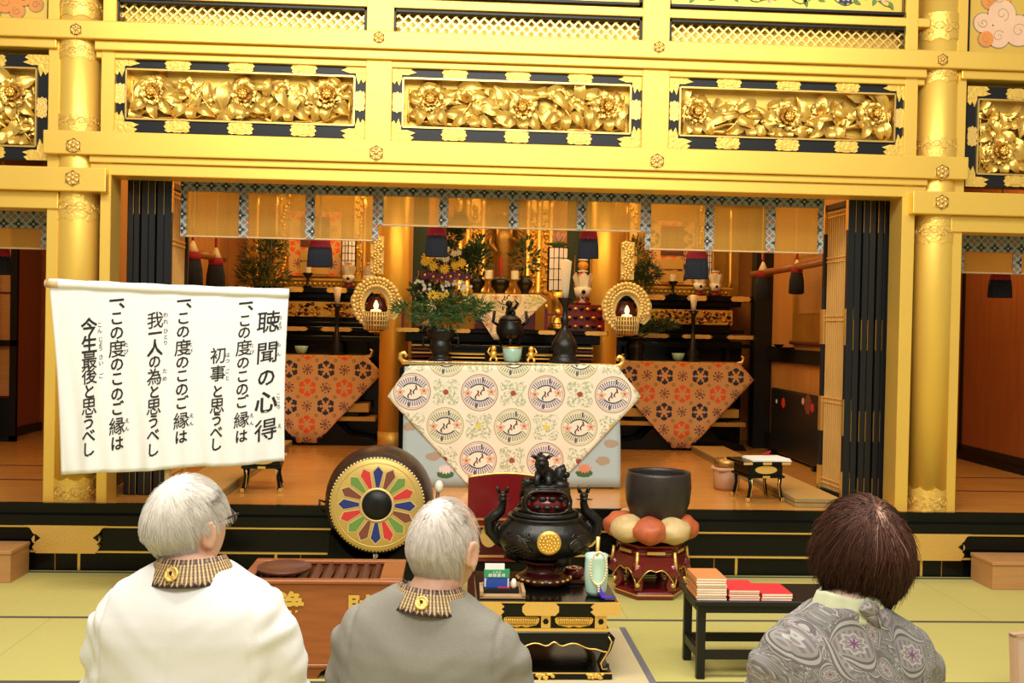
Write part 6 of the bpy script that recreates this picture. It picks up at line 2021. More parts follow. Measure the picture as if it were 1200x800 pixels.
    for sx in (-1, 1):
        for sy in (0, 1):
            xx = xm + sx * (W_ - .01); yy = y0 + .03 if sy == 0 else y1 - .05
            m = MB('lacquer'); m.tube([(xx, yy, wz - .01), (xx + sx * .022, yy, wz - .035), (xx + sx * .012, yy, wz - .075), (xx - sx * .022, yy, bz + .035), (xx - sx * .012, yy, bz + .008), (xx + sx * .014, yy, bz + .012), (xx + sx * .012, yy, bz + .028)], [.018, .022, .018, .012, .012, .011, .008], 8); lg = m.build('leg', t)
            m = MB('gold_fine'); m.tube([(xx + sx * .012 + .0, yy - .018, wz - .02), (xx + sx * .026, yy - .02, wz - .04), (xx + sx * .016, yy - .018, wz - .075), (xx - sx * .018, yy - .012, bz + .035), (xx - sx * .010, yy - .012, bz + .008), (xx + sx * .013, yy - .011, bz + .012)], .004, 5); m.build('gold_line', lg)
    m = MB('lacquer'); m.box(jx0 - .02, jx1 + .02, y0 + .0, y1, .012, bz); m.build('plinth', t, bevel=.004)
    m = MB('gold_fine'); m.box(jx0 - .021, jx1 + .021, y0 - .002, y0 + .003, bz - .004, bz + .001); m.build('plinth_line', t)
    for px in (640, 696):
        c = P(px, 795, y0); m = MB('gold_carved'); rnd = random.Random(px)
        for k in range(22): m.sphere((c.x + rnd.uniform(-.04, .04), y0 - .002, bz - .006 - abs(rnd.gauss(0, .009))), .009, .004, .006, 7, 5)
        m.build('gold_scroll', t)
    return xc
itx = incense_table()

def incense_burner():
    y = 4.80; zt_ = IT['z']
    c = P(637, 690, y); x = c.x
    k = y / 1250
    t = thing('bronze_incense_burner', 'huge black bronze incense burner with lion on its lid and dragon handles', 'incense burner', (x, y, zt_ + .003))
    zz = lambda py: PZ(637, py, y)
    rr = lambda px: px * k
    b0 = zt_ + .003
    # lacquered foot
    m = MB('lacquer_wine'); m.lathe([(.085, 0), (.125, .012), (.13, .03), (.095, .05), (.075, .075), (.10, .10), (.13, .112), (.09, .115)], (x, y, b0), 8, rot=PI / 8); m.build('lacquer_base', t)
    m = MB('gold_carved')
    for i in range(12):
        a = PI + PI * i / 11; m.sphere((x + .118 * math.cos(a), y + .118 * math.sin(a), b0 + .03), .012, .012, .008, 7, 5)
    m.build('gilded_rim', t)
    z0_ = b0 + .112
    zr_ = zz(606)
    hb = zr_ - z0_
    for i in range(3):
        a = -PI / 2 + i * 2 * PI / 3 + .5
        m = MB('bronze_dark'); m.tube([(x + .13 * math.cos(a), y + .13 * math.sin(a), z0_ + .055), (x + .155 * math.cos(a), y + .155 * math.sin(a), z0_ + .02), (x + .10 * math.cos(a), y + .10 * math.sin(a), z0_ - .002)], [.04, .034, .022], 9); m.build('foot', t)
    R = rr(56)
    m = MB('bronze_dark')
    prof = [(R * .35, .012), (R * .62, .02), (R * .86, hb * .22), (R * .985, hb * .45), (R * 1.0, hb * .60), (R * .93, hb * .80), (R * .80, hb * .93), (R * .76, hb * 1.0), (R * .80, hb * 1.03), (R * .79, hb * 1.07), (R * .70, hb * 1.07), (R * .66, hb * .9)]
    m.lathe(prof, (x, y, z0_), 48); m.build('body', t)
    m = MB('bronze_sheen'); rnd = random.Random(3)
    for s, a0 in ((-1, -PI / 2 - .75), (1, -PI / 2 + .75)):       # relief of swirling dragon and clouds
        for q in range(4):
            pts = []
            for i in range(22):
                a = a0 + s * (.30 * math.sin(i * .42 + q)) + .03 * q; h = hb * (.32 + .42 * i / 21 + .05 * math.sin(i + q * 2))
                rad = R * (.99 if h < hb * .62 else .99 - .2 * ((h - hb * .62) / hb) * 1.2)
                pts.append((x + rad * math.cos(a), y + rad * math.sin(a), z0_ + h))
            m.tube(pts, [.007 * math.sin(PI * (i + .8) / 23) + .002 for i in range(22)], 6)
    m.build('dragon_relief', t)
    c = P(638, 636, y - R); rc = 14.5 * (y - R) / 1250
    m = MB('gold_carved'); m.lathe([(rc, .0), (rc, -.008), (rc * .86, -.014), (.005, -.014)], (x, y - R * .985, z0_ + hb * .60 + (c.z - (z0_ + hb * .60))), 32, axis=(0, 1, 0))
    zc = c.z
    for q in range(3):
        n = 5 + q * 6
        for i in range(n):
            a = 2 * PI * i / n; m.sphere((x + rc * (.2 + .27 * q) * math.cos(a), y - R * .985 - .015, zc + rc * (.2 + .27 * q) * math.sin(a)), rc * .10, .006, rc * .13, 7, 5)
    m.build('gold_crest', t)
    # lid: open-sided dome with cloud shaped windows
    zl0 = z0_ + hb * 1.05
    zl1 = zz(568)
    hl = zl1 - zl0
    Rl = rr(36)
    m = MB('bronze_dark')
    m.lathe([(Rl * 1.06, -.004), (Rl * 1.10, hl * .12), (Rl * 1.0, hl * .2), (Rl * .96, hl * .22), (Rl * .4, hl * .2)], (x, y, zl0), 40)
    m.build('lid_rim', t)
    # shell with four windows
    m = MB('bronze_dark')
    def rad(h): return Rl * (.97 + .05 * math.sin(h * PI) if h < .55 else .985 - .35 * ((h - .55) / .45) ** 2.0)
    nu, nv = 72, 12
    verts, faces = [], []
    for j in range(nv + 1):
        h = j / nv
        for i in range(nu):
            a = 2 * PI * i / nu
            verts.append((x + rad(h) * math.cos(a), y + rad(h) * math.sin(a), zl0 + hl * (.2 + .8 * h)))
    for j in range(nv):
        for i in range(nu):
            a = ((i + .5) / nu * 2 * PI + PI / 2 + PI / 4) % (PI / 2) - PI / 4
            h = (j + .5) / nv
            if (abs(a) / .70) ** 3.5 + (abs(h - .46) / .44) ** 3.5 < 1: continue
            faces.append((j * nu + i, j * nu + (i + 1) % nu, (j + 1) * nu + (i + 1) % nu, (j + 1) * nu + i))
    m.add(verts, faces, True)
    m.build('lid_dome', t, solid=.012)
    m = MB('bronze_sheen')
    pts = []
    for i in range(41):
        b_ = 2 * PI * i / 40; ca, sa = math.cos(b_), math.sin(b_)
        a = -PI / 2 + .71 * math.copysign(abs(ca) ** .55, ca); h = .46 + .44 * math.copysign(abs(sa) ** .55, sa)
        pts.append((x + (rad(h) + .008) * math.cos(a), y + (rad(h) + .008) * math.sin(a), zl0 + hl * (.2 + .8 * h)))
    m.tube(pts, .0055, 7); m.build('window_moulding', t)
    m = MB('lacquer_red'); m.lathe([(Rl * .80, hl * .22), (Rl * .80, hl * .55), (Rl * .5, hl * .85), (.01, hl * .9)], (x, y, zl0), 24)
    m.build('red_lining', t)
    m = MB('bronze_dark'); rnd = random.Random(8)
    for i in range(7):
        a = -PI / 2 - .6 + 1.2 * i / 6; m.sphere((x + Rl * .81 * math.cos(a), y + Rl * .81 * math.sin(a), zl0 + hl * (.38 if i % 2 else .66)), .020, .012, .012, 8, 6)
    m.build('cloud_openwork', t)
    m = MB('bronze_dark'); m.lathe([(Rl * .66, hl * .98), (Rl * .72, hl * 1.02), (Rl * .5, hl * 1.08), (.02, hl * 1.09)], (x, y, zl0), 32, wob=lambda a, h: 1 + .05 * math.sin(a * 9)); m.build('lid_top', t)
    # the lion
    zb = zl0 + hl * 1.07
    u = k
    m = MB('bronze_dark')
    def L(px, py, dy=0): return Vector((PX(px, py, y), y + dy, PZ(px, py, y)))
    m.sphere(L(640, 563, .02), .062, .05, .030, 14, 10)
    m.tube([L(643, 566, .03), L(640, 556, .0), L(635, 548, -.02), L(634, 541, -.02)], [.045, .040, .030, .026], 12)
    m.sphere(L(634, 538, -.03), .028, .034, .026, 12, 9)
    m.sphere(L(634, 541, -.06), .020, .020, .014, 10, 8)
    m.sphere(L(634, 545, -.055), .016, .014, .007, 10, 6)
    for s in (-1, 1):
        m.tube([L(634 + s * 6, 536, -.02), L(634 + s * 10, 533.5, -.02), L(634 + s * 13, 534, -.03)], [.009, .008, .002], 6)
        m.sphere(L(634 + s * 3, 537, -.06), .006, .006, .006, 8, 6)
    m.tube([L(634, 533.5, -.01), L(633, 531, -.015), L(630, 531, -.03)], [.012, .010, .004], 7)
    for i in range(16):
        a = i * PI * 2 / 16; m.sphere(L(635 + 5.5 * math.cos(a), 544 + 6.5 * math.sin(a), .0), .012, .014, .012, 8, 6)
    m.tube([L(631, 552, -.03), L(628, 560, -.05), L(629, 567, -.06)], [.018, .015, .016], 8)
    m.tube([L(640, 554, -.04), L(642, 561, -.06), L(641, 568, -.07)], [.018, .015, .016], 8)
    m.tube([L(652, 566, .03), L(656, 560, .03), L(658, 552, .03), L(662, 545, .03)], [.030, .032, .028, .004], 10)
    for (a, b_) in ((655, 556), (660, 551), (664, 557), (661, 563), (663, 568)): m.sphere(L(a, b_, .02), .018, .016, .016, 8, 6)
    m.tube([L(650, 568, -.02), L(657, 568, -.03), L(664, 569, -.03)], [.026, .024, .016], 8)
    m.sphere(L(618, 564, -.02), .030, .028, .024, 12, 8)
    for i in range(6): m.sphere(L(618 + 5 * math.cos(i), 564 + 4 * math.sin(i), -.03), .010, .012, .010, 8, 6)
    m.tube([L(612, 569, 0), L(640, 571, 0), L(664, 570, 0)], [.018, .02, .014], 8)
    m.build('lion_finial', t)
    # dragon handles
    for s, hx in ((-1, 588), (1, 685)):
        m = MB('bronze_dark')
        q = lambda px, py, dy=0: Vector((PX(hx + s * px, py, y), y + dy, PZ(hx + s * px, py, y)))
        m.tube([q(-6, 640), q(4, 634), q(14, 622), q(15, 610), q(8, 604), q(1, 598), q(-1, 590), q(-1, 582)], [.018, .022, .024, .026, .026, .022, .018, .016], 10)
        m.tube([q(3, 612), q(8, 618), q(5, 628), q(-2, 632)], [.012, .014, .014, .010], 8)
        m.sphere(q(-1, 580, -.01), .020, .030, .018, 10, 8); m.sphere(q(-1, 583, -.04), .014, .018, .010, 10, 8)
        for e in (-1, 1):
            m.tube([q(-1 + e * 4, 577, 0), q(-1 + e * 6, 572, 0), q(-1 + e * 6.5, 569, 0)], [.010, .008, .002], 6)
            m.tube([q(-1 + e * 3, 583, -.03), q(-1 + e * 8, 584, -.03), q(-1 + e * 10, 583, -.03)], [.004, .003, .001], 5)
        for i in range(9):
            a = i / 8; m.sphere(q(15 - 8 * a * a, 622 - 20 * a), .010, .016, .012, 7, 5)
        m.build('dragon_handle', t)
incense_burner()

def table_things():
    zt_ = IT['z'] + .0035
    # cardboard tray with packets
    y = 4.62
    xa, xb = PX(562, 690, y), PX(614, 690, y)
    t = thing('incense_tray', 'wooden tray with green and blue incense packet, left end of the incense table', 'tray', ((xa + xb) / 2, 4.63, zt_))
    m = MB('cut_board'); m.box(xa, xb, 4.52, 4.695, zt_, zt_ + .006); m.build('bottom', t)
    m = MB('cut_board')
    m.box(xa, xa + .014, 4.52, 4.695, zt_ + .006, zt_ + .030); m.box(xb - .014, xb, 4.52, 4.695, zt_ + .006, zt_ + .030); m.box(xa, xb, 4.681, 4.695, zt_ + .006, zt_ + .030); m.box(xa, xb, 4.52, 4.526, zt_ + .006, zt_ + .010); m.build('rim', t)
    q = thing('incense_packet', 'green and blue card packet with white print standing in the wooden tray', 'packet', ((xa + xb) / 2 - .01, 4.62, zt_ + .006))
    x0_, x1_ = PX(567, 690, 4.60), PX(597, 690, 4.60)
    zb = zt_ + .006
    z = lambda py: PZ(582, py, 4.60)
    m = MB('lacquer_dull'); m.box(x0_ - .002, PX(608, 690, 4.6), 4.58, 4.64, zb, z(689)); m.build('black_base', q)
    m = MB('card_blue'); m.box(x0_, x1_, 4.612, 4.628, z(689), z(677)); m.build('blue_card', q)
    m = MB('card_green'); m.box(x0_, x1_, 4.610, 4.630, z(677), z(668)); m.build('green_card', q)
    m = MB('paper_white'); m.box(x0_ + .004, x1_ - .022, 4.613, 4.627, z(668), z(661.5)); m.build('white_tab', q)
    m = MB('card_red'); m.box(x0_ + .06, x1_ + .004, 4.60, 4.611, z(690), z(688)); m.build('red_strip', q)
    m = MB('paper_white')
    cx_ = (x0_ + x1_) / 2
    for i, ch in enumerate('御焼香用'): write(m, ch, (cx_ + (i - 1.5) * .019, 4.6095, z(674.5)), (1, 0, 0), (0, 0, 1), .017, .01, .0005)
    for i, ch in enumerate('お線香'): write(m, ch, (cx_ + (i - 1) * .013, 4.6095, z(670.8)), (1, 0, 0), (0, 0, 1), .010, .0, .0005)
    m.box(x0_ + .003, x0_ + .008, 4.609, 4.6125, z(688), z(678)); m.box(x1_ - .008, x1_ - .003, 4.609, 4.6125, z(688), z(678))
    m.build('print', q)
    c = P(602, 688, 4.60); m = MB('wax'); m.lathe([(.008, 0), (.012, .01), (.012, .03), (.006, .042)], (c.x, 4.60, z(689.0)), 12); m.build('cream_bottle', q)
    # red lacquer bowl and small stand
    y = 4.86
    c = P(672, 684, y)
    m = MB('wood_dark'); m.box(PX(655, 690, y), PX(692, 690, y), 4.80, 4.92, zt_, zt_ + .012); 
    tag(m.build('wooden_board'), 'small brown board under the red lacquer bowl', 'board')
    m = MB('lacquer_red'); m.lathe([(.030, .012), (.046, .022), (.050, .040), (.044, .056), (.034, .060), (.02, .052)], (c.x, y, zt_), 24)
    tag(m.build('lacquer_bowl'), 'small glossy red lacquer bowl beside the foot of the incense burner', 'bowl')
    # green glass jar with gilt wand and prayer beads
    y = 4.60
    c = P(698, 695, y)
    hgt = PZ(698, 649, y) - zt_
    t = thing('glass_jar', 'pale green glass jar holding a gilt wand at the right end of the incense table', 'jar', (c.x, y, zt_))
    m = MB('glass_green'); m.lathe([(.040, .002), (.046, .02), (.052, hgt * .5), (.049, hgt * .9), (.050, hgt), (.045, hgt), (.043, hgt * .6), (.03, .02)], (c.x, y, zt_), 28); m.build('body', t)
    m = MB('gold_fine'); m.tube([(c.x - .002, y, zt_ + .06), (c.x + .002, y - .01, zt_ + hgt * .9), (c.x + .004, y - .012, PZ(698, 628, y))], [.006, .007, .010], 8); m.build('gilt_wand', t)
    m = MB('cream_cord')
    for i in range(34):
        a = 2 * PI * i / 34
        m.sphere((c.x + .002 + .035 * math.sin(a), y - .058 - .006 * math.cos(a), zt_ + hgt * .80 + .075 * math.cos(a) * .95 - .015), .0058, nu=8, nv=6)
    for k in range(3): m.sphere((c.x + .004, y - .062, zt_ + hgt * .80 - .092 - .010 * k), .006, nu=8, nv=6)
    b = m.build('prayer_beads')
    b2 = thing('prayer_bead_string', 'cream prayer beads with purple tassel hanging on the green glass jar', 'prayer beads', (c.x, y - .055, zt_))
    b.parent = b2; b.location = Vector(b.location) - b2.location
    m = MB('purple_silk')
    for i in range(26):
        a = random.Random(i).uniform(-.5, 1.0)
        m.tube([(c.x + .006, y - .056, zt_ + .055), (c.x + .008 + .008 * math.sin(i), y - .060, zt_ + .03), (c.x + .012 + .022 * a + .010, y - .064 - .01 * math.cos(i), zt_ + .004), (c.x + .030 + .05 * max(0, a), y - .066 - .012 * math.cos(i), zt_ + .004)], [.004, .004, .0035, .002], 5)
    m.build('purple_tassel', b2)
table_things()

# red lacquer lectern board behind the burner
def red_board():
    y = 5.62
    x0_, x1_ = PX(548, 600, y), PX(640, 600, y)
    zb, zt_ = PZ(590, 606, y), PZ(565, 556, y)
    t = thing('lacquer_reading_stand', 'dark red lacquer stand with gold edged curved back, behind the incense burner', 'reading stand', ((x0_ + x1_) / 2, 5.72, 0))
    n = 20
    W_ = x1_ - x0_
    arch = [(W_ * i / n, (zt_ - zb) * (.93 + .10 * math.sin(PI * i / n))) for i in range(n + 1)]
    m = MB('lacquer_red'); m.prism([(0, 0), (W_, 0)] + arch[::-1], (x0_, y + .018, zb), (1, 0, 0), (0, 0, 1), .018); m.build('back_board', t)
    m = MB('gold_fine'); m.tube([(x0_ + p_[0], y + .005, zb + p_[1] + .002) for p_ in arch], .007, 6); m.build('gold_edge', t)
    m = MB('lacquer_red'); m.box(x0_ - .02, x1_ + .06, 5.60, 5.86, zb - .05, zb); m.build('shelf', t, bevel=.004)
    m = MB('gold_fine'); m.box(x0_ - .022, x1_ + .062, 5.596, 5.606, zb - .012, zb - .002); m.box(x0_ - .022, x1_ + .062, 5.596, 5.606, zb - .050, zb - .042); m.build('gold_line', t)
    z1_ = PZ(570, 650, 5.62)
    m = MB('lacquer_wine'); m.box(x0_, x1_ + .04, 5.62, 5.84, z1_, zb - .05); m.build('apron', t)
    for px in (573, 590, 668, 690):
        c = P(px, 628, 5.615); m = MB('gold_plate'); m.prism([(u * .045, v * .060) for u, v in circle(1, 18)], (c.x, 5.619, c.z), (1, 0, 0), (0, 0, 1), .004); m.build('gold_oval', t)
    m = MB('lacquer_red'); m.box(x0_ - .02, x1_ + .06, 5.60, 5.86, z1_ - .03, z1_); m.build('lower_rail', t, bevel=.003)
    m = MB('gold_fine'); m.box(x0_ - .022, x1_ + .062, 5.596, 5.604, z1_ - .008, z1_ + .004); m.build('gold_line', t)
    for s in (0, 1):
        for yy in (5.63, 5.81):
            xx = x0_ + .01 if s == 0 else x1_ + .01
            m = MB('lacquer_wine'); m.box(xx, xx + .04, yy, yy + .03, 0, z1_ - .03); m.build('leg', t)
red_board()

# ------------------------------------------------------------------ big bowl gong on its cushion and stand
def gong():
    y = 6.0; k = y / 1250
    c = P(762, 640, y); x = c.x
    z = lambda py: PZ(768, py, y)
    t = thing('gong_stand', 'red and gold lacquer hexagonal stand under the bowl gong', 'stand', (x, y, 0))
    R = .195
    def six(prof, mt, nm, wob=None):
        m = MB(mt); m.lathe(prof, (x, y, 0), 6, rot=0); m.fs = [False] * len(m.f); return m.build(nm, t, bevel=.004)
    zt_ = z(633)
    six([(R, 0), (R + .01, .02), (R - .005, .045), (R - .05, .05)], 'lacquer_red', 'base_ring')
    six([(R + .005, .022), (R + .013, .028), (R + .005, .034)], 'gold_fine', 'base_line')
    six([(R * .86, zt_ - .12), (R * 1.04, zt_ - .10), (R * 1.08, zt_ - .07), (R * .92, zt_ - .055), (R * .92, zt_ - .02), (R * 1.0, zt_ - .012), (R * 1.02, zt_), (.05, zt_)], 'lacquer_red', 'top')
    six([(R * .925, zt_ - .050), (R * .932, zt_ - .045), (R * .925, zt_ - .04)], 'gold_fine', 'top_line')
    for i in range(6):
        a = i * PI / 3; b_ = a + PI / 3
        p0 = Vector((x + R * 1.05 * math.cos(a), y + R * 1.05 * math.sin(a), 0)); p1 = Vector((x + R * 1.05 * math.cos(b_), y + R * 1.05 * math.sin(b_), 0))
        ex = (p1 - p0); W_ = ex.length; ex.normalize()
        low = [(W_ * j / 20, -.060 - .085 * abs(2 * j / 20 - 1) ** 2.2 + .018 * math.exp(-((j - 10) / 2.5) ** 2) * -1) for j in range(21)]
        m = MB('lacquer_red'); nz = ex.cross(Vector((0, 0, 1)))
        m.prism([(0, 0)] + low + [(W_, 0)], p0 + Vector((0, 0, zt_ - .06)) - nz * .012, ex, (0, 0, 1), .02); ap = m.build('skirt_panel', t)
        m = MB('gold_fine'); m.tube([p0 + ex * q[0] + Vector((0, 0, zt_ - .06 + q[1])) + nz * .010 for q in low], .0035, 5); m.build('gold_outline', ap)
        mid = (p0 + p1) / 2
        m = MB('gold_plate'); m.prism([(-.05, -.008), (.05, -.008), (.05, .008), (-.05, .008)], mid + Vector((0, 0, zt_ - .037)) * 1 + nz * .002 - Vector((0, 0, 0)), ex, (0, 0, 1), .004); m.build('gold_plate', ap)
        o_ = Vector((math.cos(a), math.sin(a), 0)); b0 = Vector((x, y, 0))
        m = MB('lacquer_red'); m.tube([b0 + o_ * R * .97 + Vector((0, 0, zt_ - .09)), b0 + o_ * R * 1.06 + Vector((0, 0, zt_ - .15)), b0 + o_ * R * .90 + Vector((0, 0, .13)), b0 + o_ * R * .84 + Vector((0, 0, .08)), b0 + o_ * R * .96 + Vector((0, 0, .047))], [.030, .034, .024, .022, .024], 8); lg = m.build('leg', t)
        m = MB('gold_fine'); m.sphere(b0 + o_ * R * 1.02 + Vector((0, 0, .085)), .016, nu=10, nv=8); m.build('gold_knob', lg)
        m = MB('gold_plate'); m.tube([b0 + o_ * R * 1.06 + Vector((0, 0, zt_ - .03)), b0 + o_ * R * 1.10 + Vector((0, 0, zt_ - .09)), b0 + o_ * R * 1.15 + Vector((0, 0, zt_ - .15))], [.010, .010, .009], 6); m.build('gold_strap', lg)
    # the pads of the cushion
    q = thing('gong_cushion', 'round cushion of alternating red and cream lobes under the bowl gong', 'cushion', (x, y, zt_ + .002), None)
    for i in range(8):
        a = -PI / 2 - PI / 8 * .55 + i * PI / 4
        rr = .165
        m = MB('cushion_red' if i % 2 == 0 else 'cushion_gold')
        cc = Vector((x + rr * math.cos(a), y + rr * math.sin(a), zt_ + .083))
        o_ = Vector((math.cos(a), math.sin(a), 0)); sd = Vector((-o_.y, o_.x, 0))
        def fn(p_, cc=cc, o_=o_, sd=sd):
            d = p_ - cc
            pk = 1 + .04 * math.sin(math.atan2(d.z, d.y) * 11) * smoothstep(.02, .09, d.x)
            return cc + o_ * (d.x + .012 * noise.noise(d * 22)) + sd * d.y * pk * (1 + .25 * d.x / .10) + Vector((0, 0, d.z * pk + .012 * noise.noise(d * 17)))
        m.sphere(cc, .105, .094, .078, 24, 16, fn)
        m.build('cushion_lobe', q)
    m = MB('cushion_red'); m.lathe([(.02, .006), (.13, .01), (.12, .08), (.02, .085)], (x, y, zt_), 20); m.build('cushion_core', q)
    zb = zt_ + .088
    Rb = .188
    zr_ = PZ(771, 552, y)
    xb = PX(771, 580, y)
    h = zr_ - zb
    m = MB('iron_bowl'); m.lathe([(.03, 0), (Rb * .55, .008), (Rb * .80, h * .16), (Rb * .96, h * .45), (Rb * 1.0, h * .72), (Rb * .97, h * .95), (Rb * .955, h), (Rb * .90, h), (Rb * .90, h * .93), (Rb * .92, h * .6), (Rb * .7, h * .2), (.02, h * .12)], (xb, y, zb), 48)
    tag(m.build('bowl_gong'), 'large dark bowl gong resting on its red and cream cushion', 'gong')
gong()

# ------------------------------------------------------------------ black low table with books
def book_table():
    z = .3415
    a = G(819.9, 794.4, 0)
    xl, yf = a.x - .035, a.y - .035
    xr, yb = xl + .72, yf + .33
    t = thing('low_black_table', 'low black wooden table carrying the three stacks of books', 'table', ((xl + xr) / 2, (yf + yb) / 2, 0))
    m = MB('lacquer_dull'); m.box(xl, xr, yf, yb, z - .022, z); m.build('top', t, bevel=.003)
    m = MB('lacquer_dull'); m.box(xl + .03, xr - .03, yf + .02, yf + .04, z - .055, z - .022); m.box(xl + .03, xr - .03, yb - .04, yb - .02, z - .055, z - .022); m.box(xl + .02, xl + .04, yf + .04, yb - .04, z - .055, z - .022); m.box(xr - .04, xr - .02, yf + .04, yb - .04, z - .055, z - .022); m.build('apron', t)
    for x in (xl + .018, xr - .053):
        for y in (yf + .018, yb - .053):
            m = MB('lacquer_dull'); m.box(x, x + .035, y, y + .035, 0, z - .022); m.build('leg', t, bevel=.002)
    zs_ = .11
    for (q0, q1, r0, r1) in ((xl + .02, xr - .02, yf + .022, yf + .044), (xl + .02, xr - .02, yb - .044, yb - .022), (xl + .02, xl + .042, yf + .04, yb - .04), (xr - .042, xr - .02, yf + .04, yb - .04)):
        m = MB('lacquer_dull'); m.box(q0, q1, r0, r1, zs_ - .025, zs_ + .012); m.build('stretcher', t)
    # books
    def book(nm, cover, w, d, h):
        m = MB(cover); m.box(-w / 2, w / 2, -d / 2, d / 2, 0, .0009); m.box(-w / 2, w / 2, -d / 2, d / 2, h - .0009, h); m.box(-w / 2, -w / 2 + .0015, -d / 2, d / 2, .0009, h - .0009)
        t_ = thing(nm, 'x', 'book', (0, 0, 0))
        m.build('cover', t_, world=False)
        m = MB('paper'); m.box(-w / 2 + .0015, w / 2 - .001, -d / 2 + .0008, d / 2 - .001, .0009, h - .0009); m.build('pages', t_, world=False)
        return t_
    def stack(nm, proto, x, y, n, h, labels, group, seed, z0, jx=.004):
        rnd = random.Random(seed)
        for i in range(n):
            o = proto if i == 0 else dup(proto)
            o.location = (x + rnd.uniform(-jx, jx), y + rnd.uniform(-jx, jx), z0 + i * (h + .0006)); o.rotation_euler = (0, 0, rnd.uniform(-.012, .012))
            o['label'] = labels(i); o['group'] = group
    yb_ = yf + .105
    def ordn(i, n):
        return ('bottom', 'second from bottom', 'third from bottom', 'fourth from bottom', 'fifth from bottom', 'fourth from top', 'third from top', 'second from top', 'topmost')[i] if n == 9 else ''
    w = .131; d_ = .19
    s = lambda px, py: PX(px, py, yf + .01)
    x0_ = (s(817.5, 690) + s(851, 690)) / 2
    h = (PZ(835, 677.5, yf + .012) - z) / 9 - .0006
    stack('orange_book', book('orange_book', 'book_orange', w, d_, h), x0_, yf + .012 + d_ / 2, 9, h, lambda i: 'orange covered book, %s of the tall stack on the black table' % ordn(i, 9), 'orange books in the tall stack', 2, z + .0006, .003)
    x1_ = (s(854.5, 695) + s(891, 695)) / 2
    n5 = ('bottom', 'second from bottom', 'middle', 'second from top', 'topmost')
    h = (PZ(875, 691.5, yf + .012) - z) / 5 - .0006
    stack('red_book', book('red_book', 'book_red', .134, d_, h), x1_, yf + .014 + d_ / 2, 5, h, lambda i: 'red covered book, %s of the five in the middle stack' % n5[i], 'red books in the middle stack', 5, z + .0006, .0025)
    x2_ = (s(893.5, 697) + s(927, 697)) / 2
    h = (PZ(910, 695.5, yf + .012) - z) / 3 - .0006
    n3 = ('bottom', 'middle', 'topmost')
    stack('red_book', book('red_book', 'book_red', .134, d_, h), x2_ + .002, yf + .014 + d_ / 2, 3, h, lambda i: 'red covered book, %s of the three in the low right stack' % n3[i], 'red books in the right stack', 9, z + .0006, .002)
book_table()

# ------------------------------------------------------------------ people
mat('skin_a', (0.70, 0.40, 0.26), 0.5, var=0.12, vscale=20)
mat('skin_b', (0.66, 0.37, 0.24), 0.5, var=0.12, vscale=20)
mat('skin_c', (0.72, 0.46, 0.32), 0.5, var=0.10, vscale=20)
mat('scalp', (0.56, 0.36, 0.26), 0.6, var=0.3, vscale=60)
mat('eye_white', (0.8, 0.78, 0.74), 0.3)
mat('eye_dark', (0.02, 0.012, 0.008), 0.2)
mat('glasses_metal', (0.03, 0.02, 0.02), 0.3, 0.6)
mat('lens', (0.9, 0.92, 0.92), 0.05, alpha=0.25)
mat('trousers', (0.05, 0.05, 0.055), 0.85)
mat('scarf_green', (0.56, 0.57, 0.36), 0.8, var=0.1, vscale=30)
p = Pattern('jacket_white', (0.80, 0.785, 0.75), 0.85, coord='Object')
p.over(snoise(14.0) * 0.35, (0.75, 0.73, 0.68))
p.bump(snoise(400.0), 0.15, 0.002); p.done()
p = Pattern('jacket_grey', (0.255, 0.235, 0.185), 0.9, coord='Object')
p.over(snoise(160.0) * 0.8, (0.19, 0.175, 0.14))
p.over((ssin(p.u * 1500.0 + snoise(8.0) * 3.0) > 0.2) * 0.22, (0.33, 0.31, 0.26))
p.over((ssin(p.w * 1500.0 + snoise(8.0) * 3.0) > 0.3) * 0.18, (0.33, 0.31, 0.26))
p.bump(snoise(500.0), 0.2, 0.002); p.done()
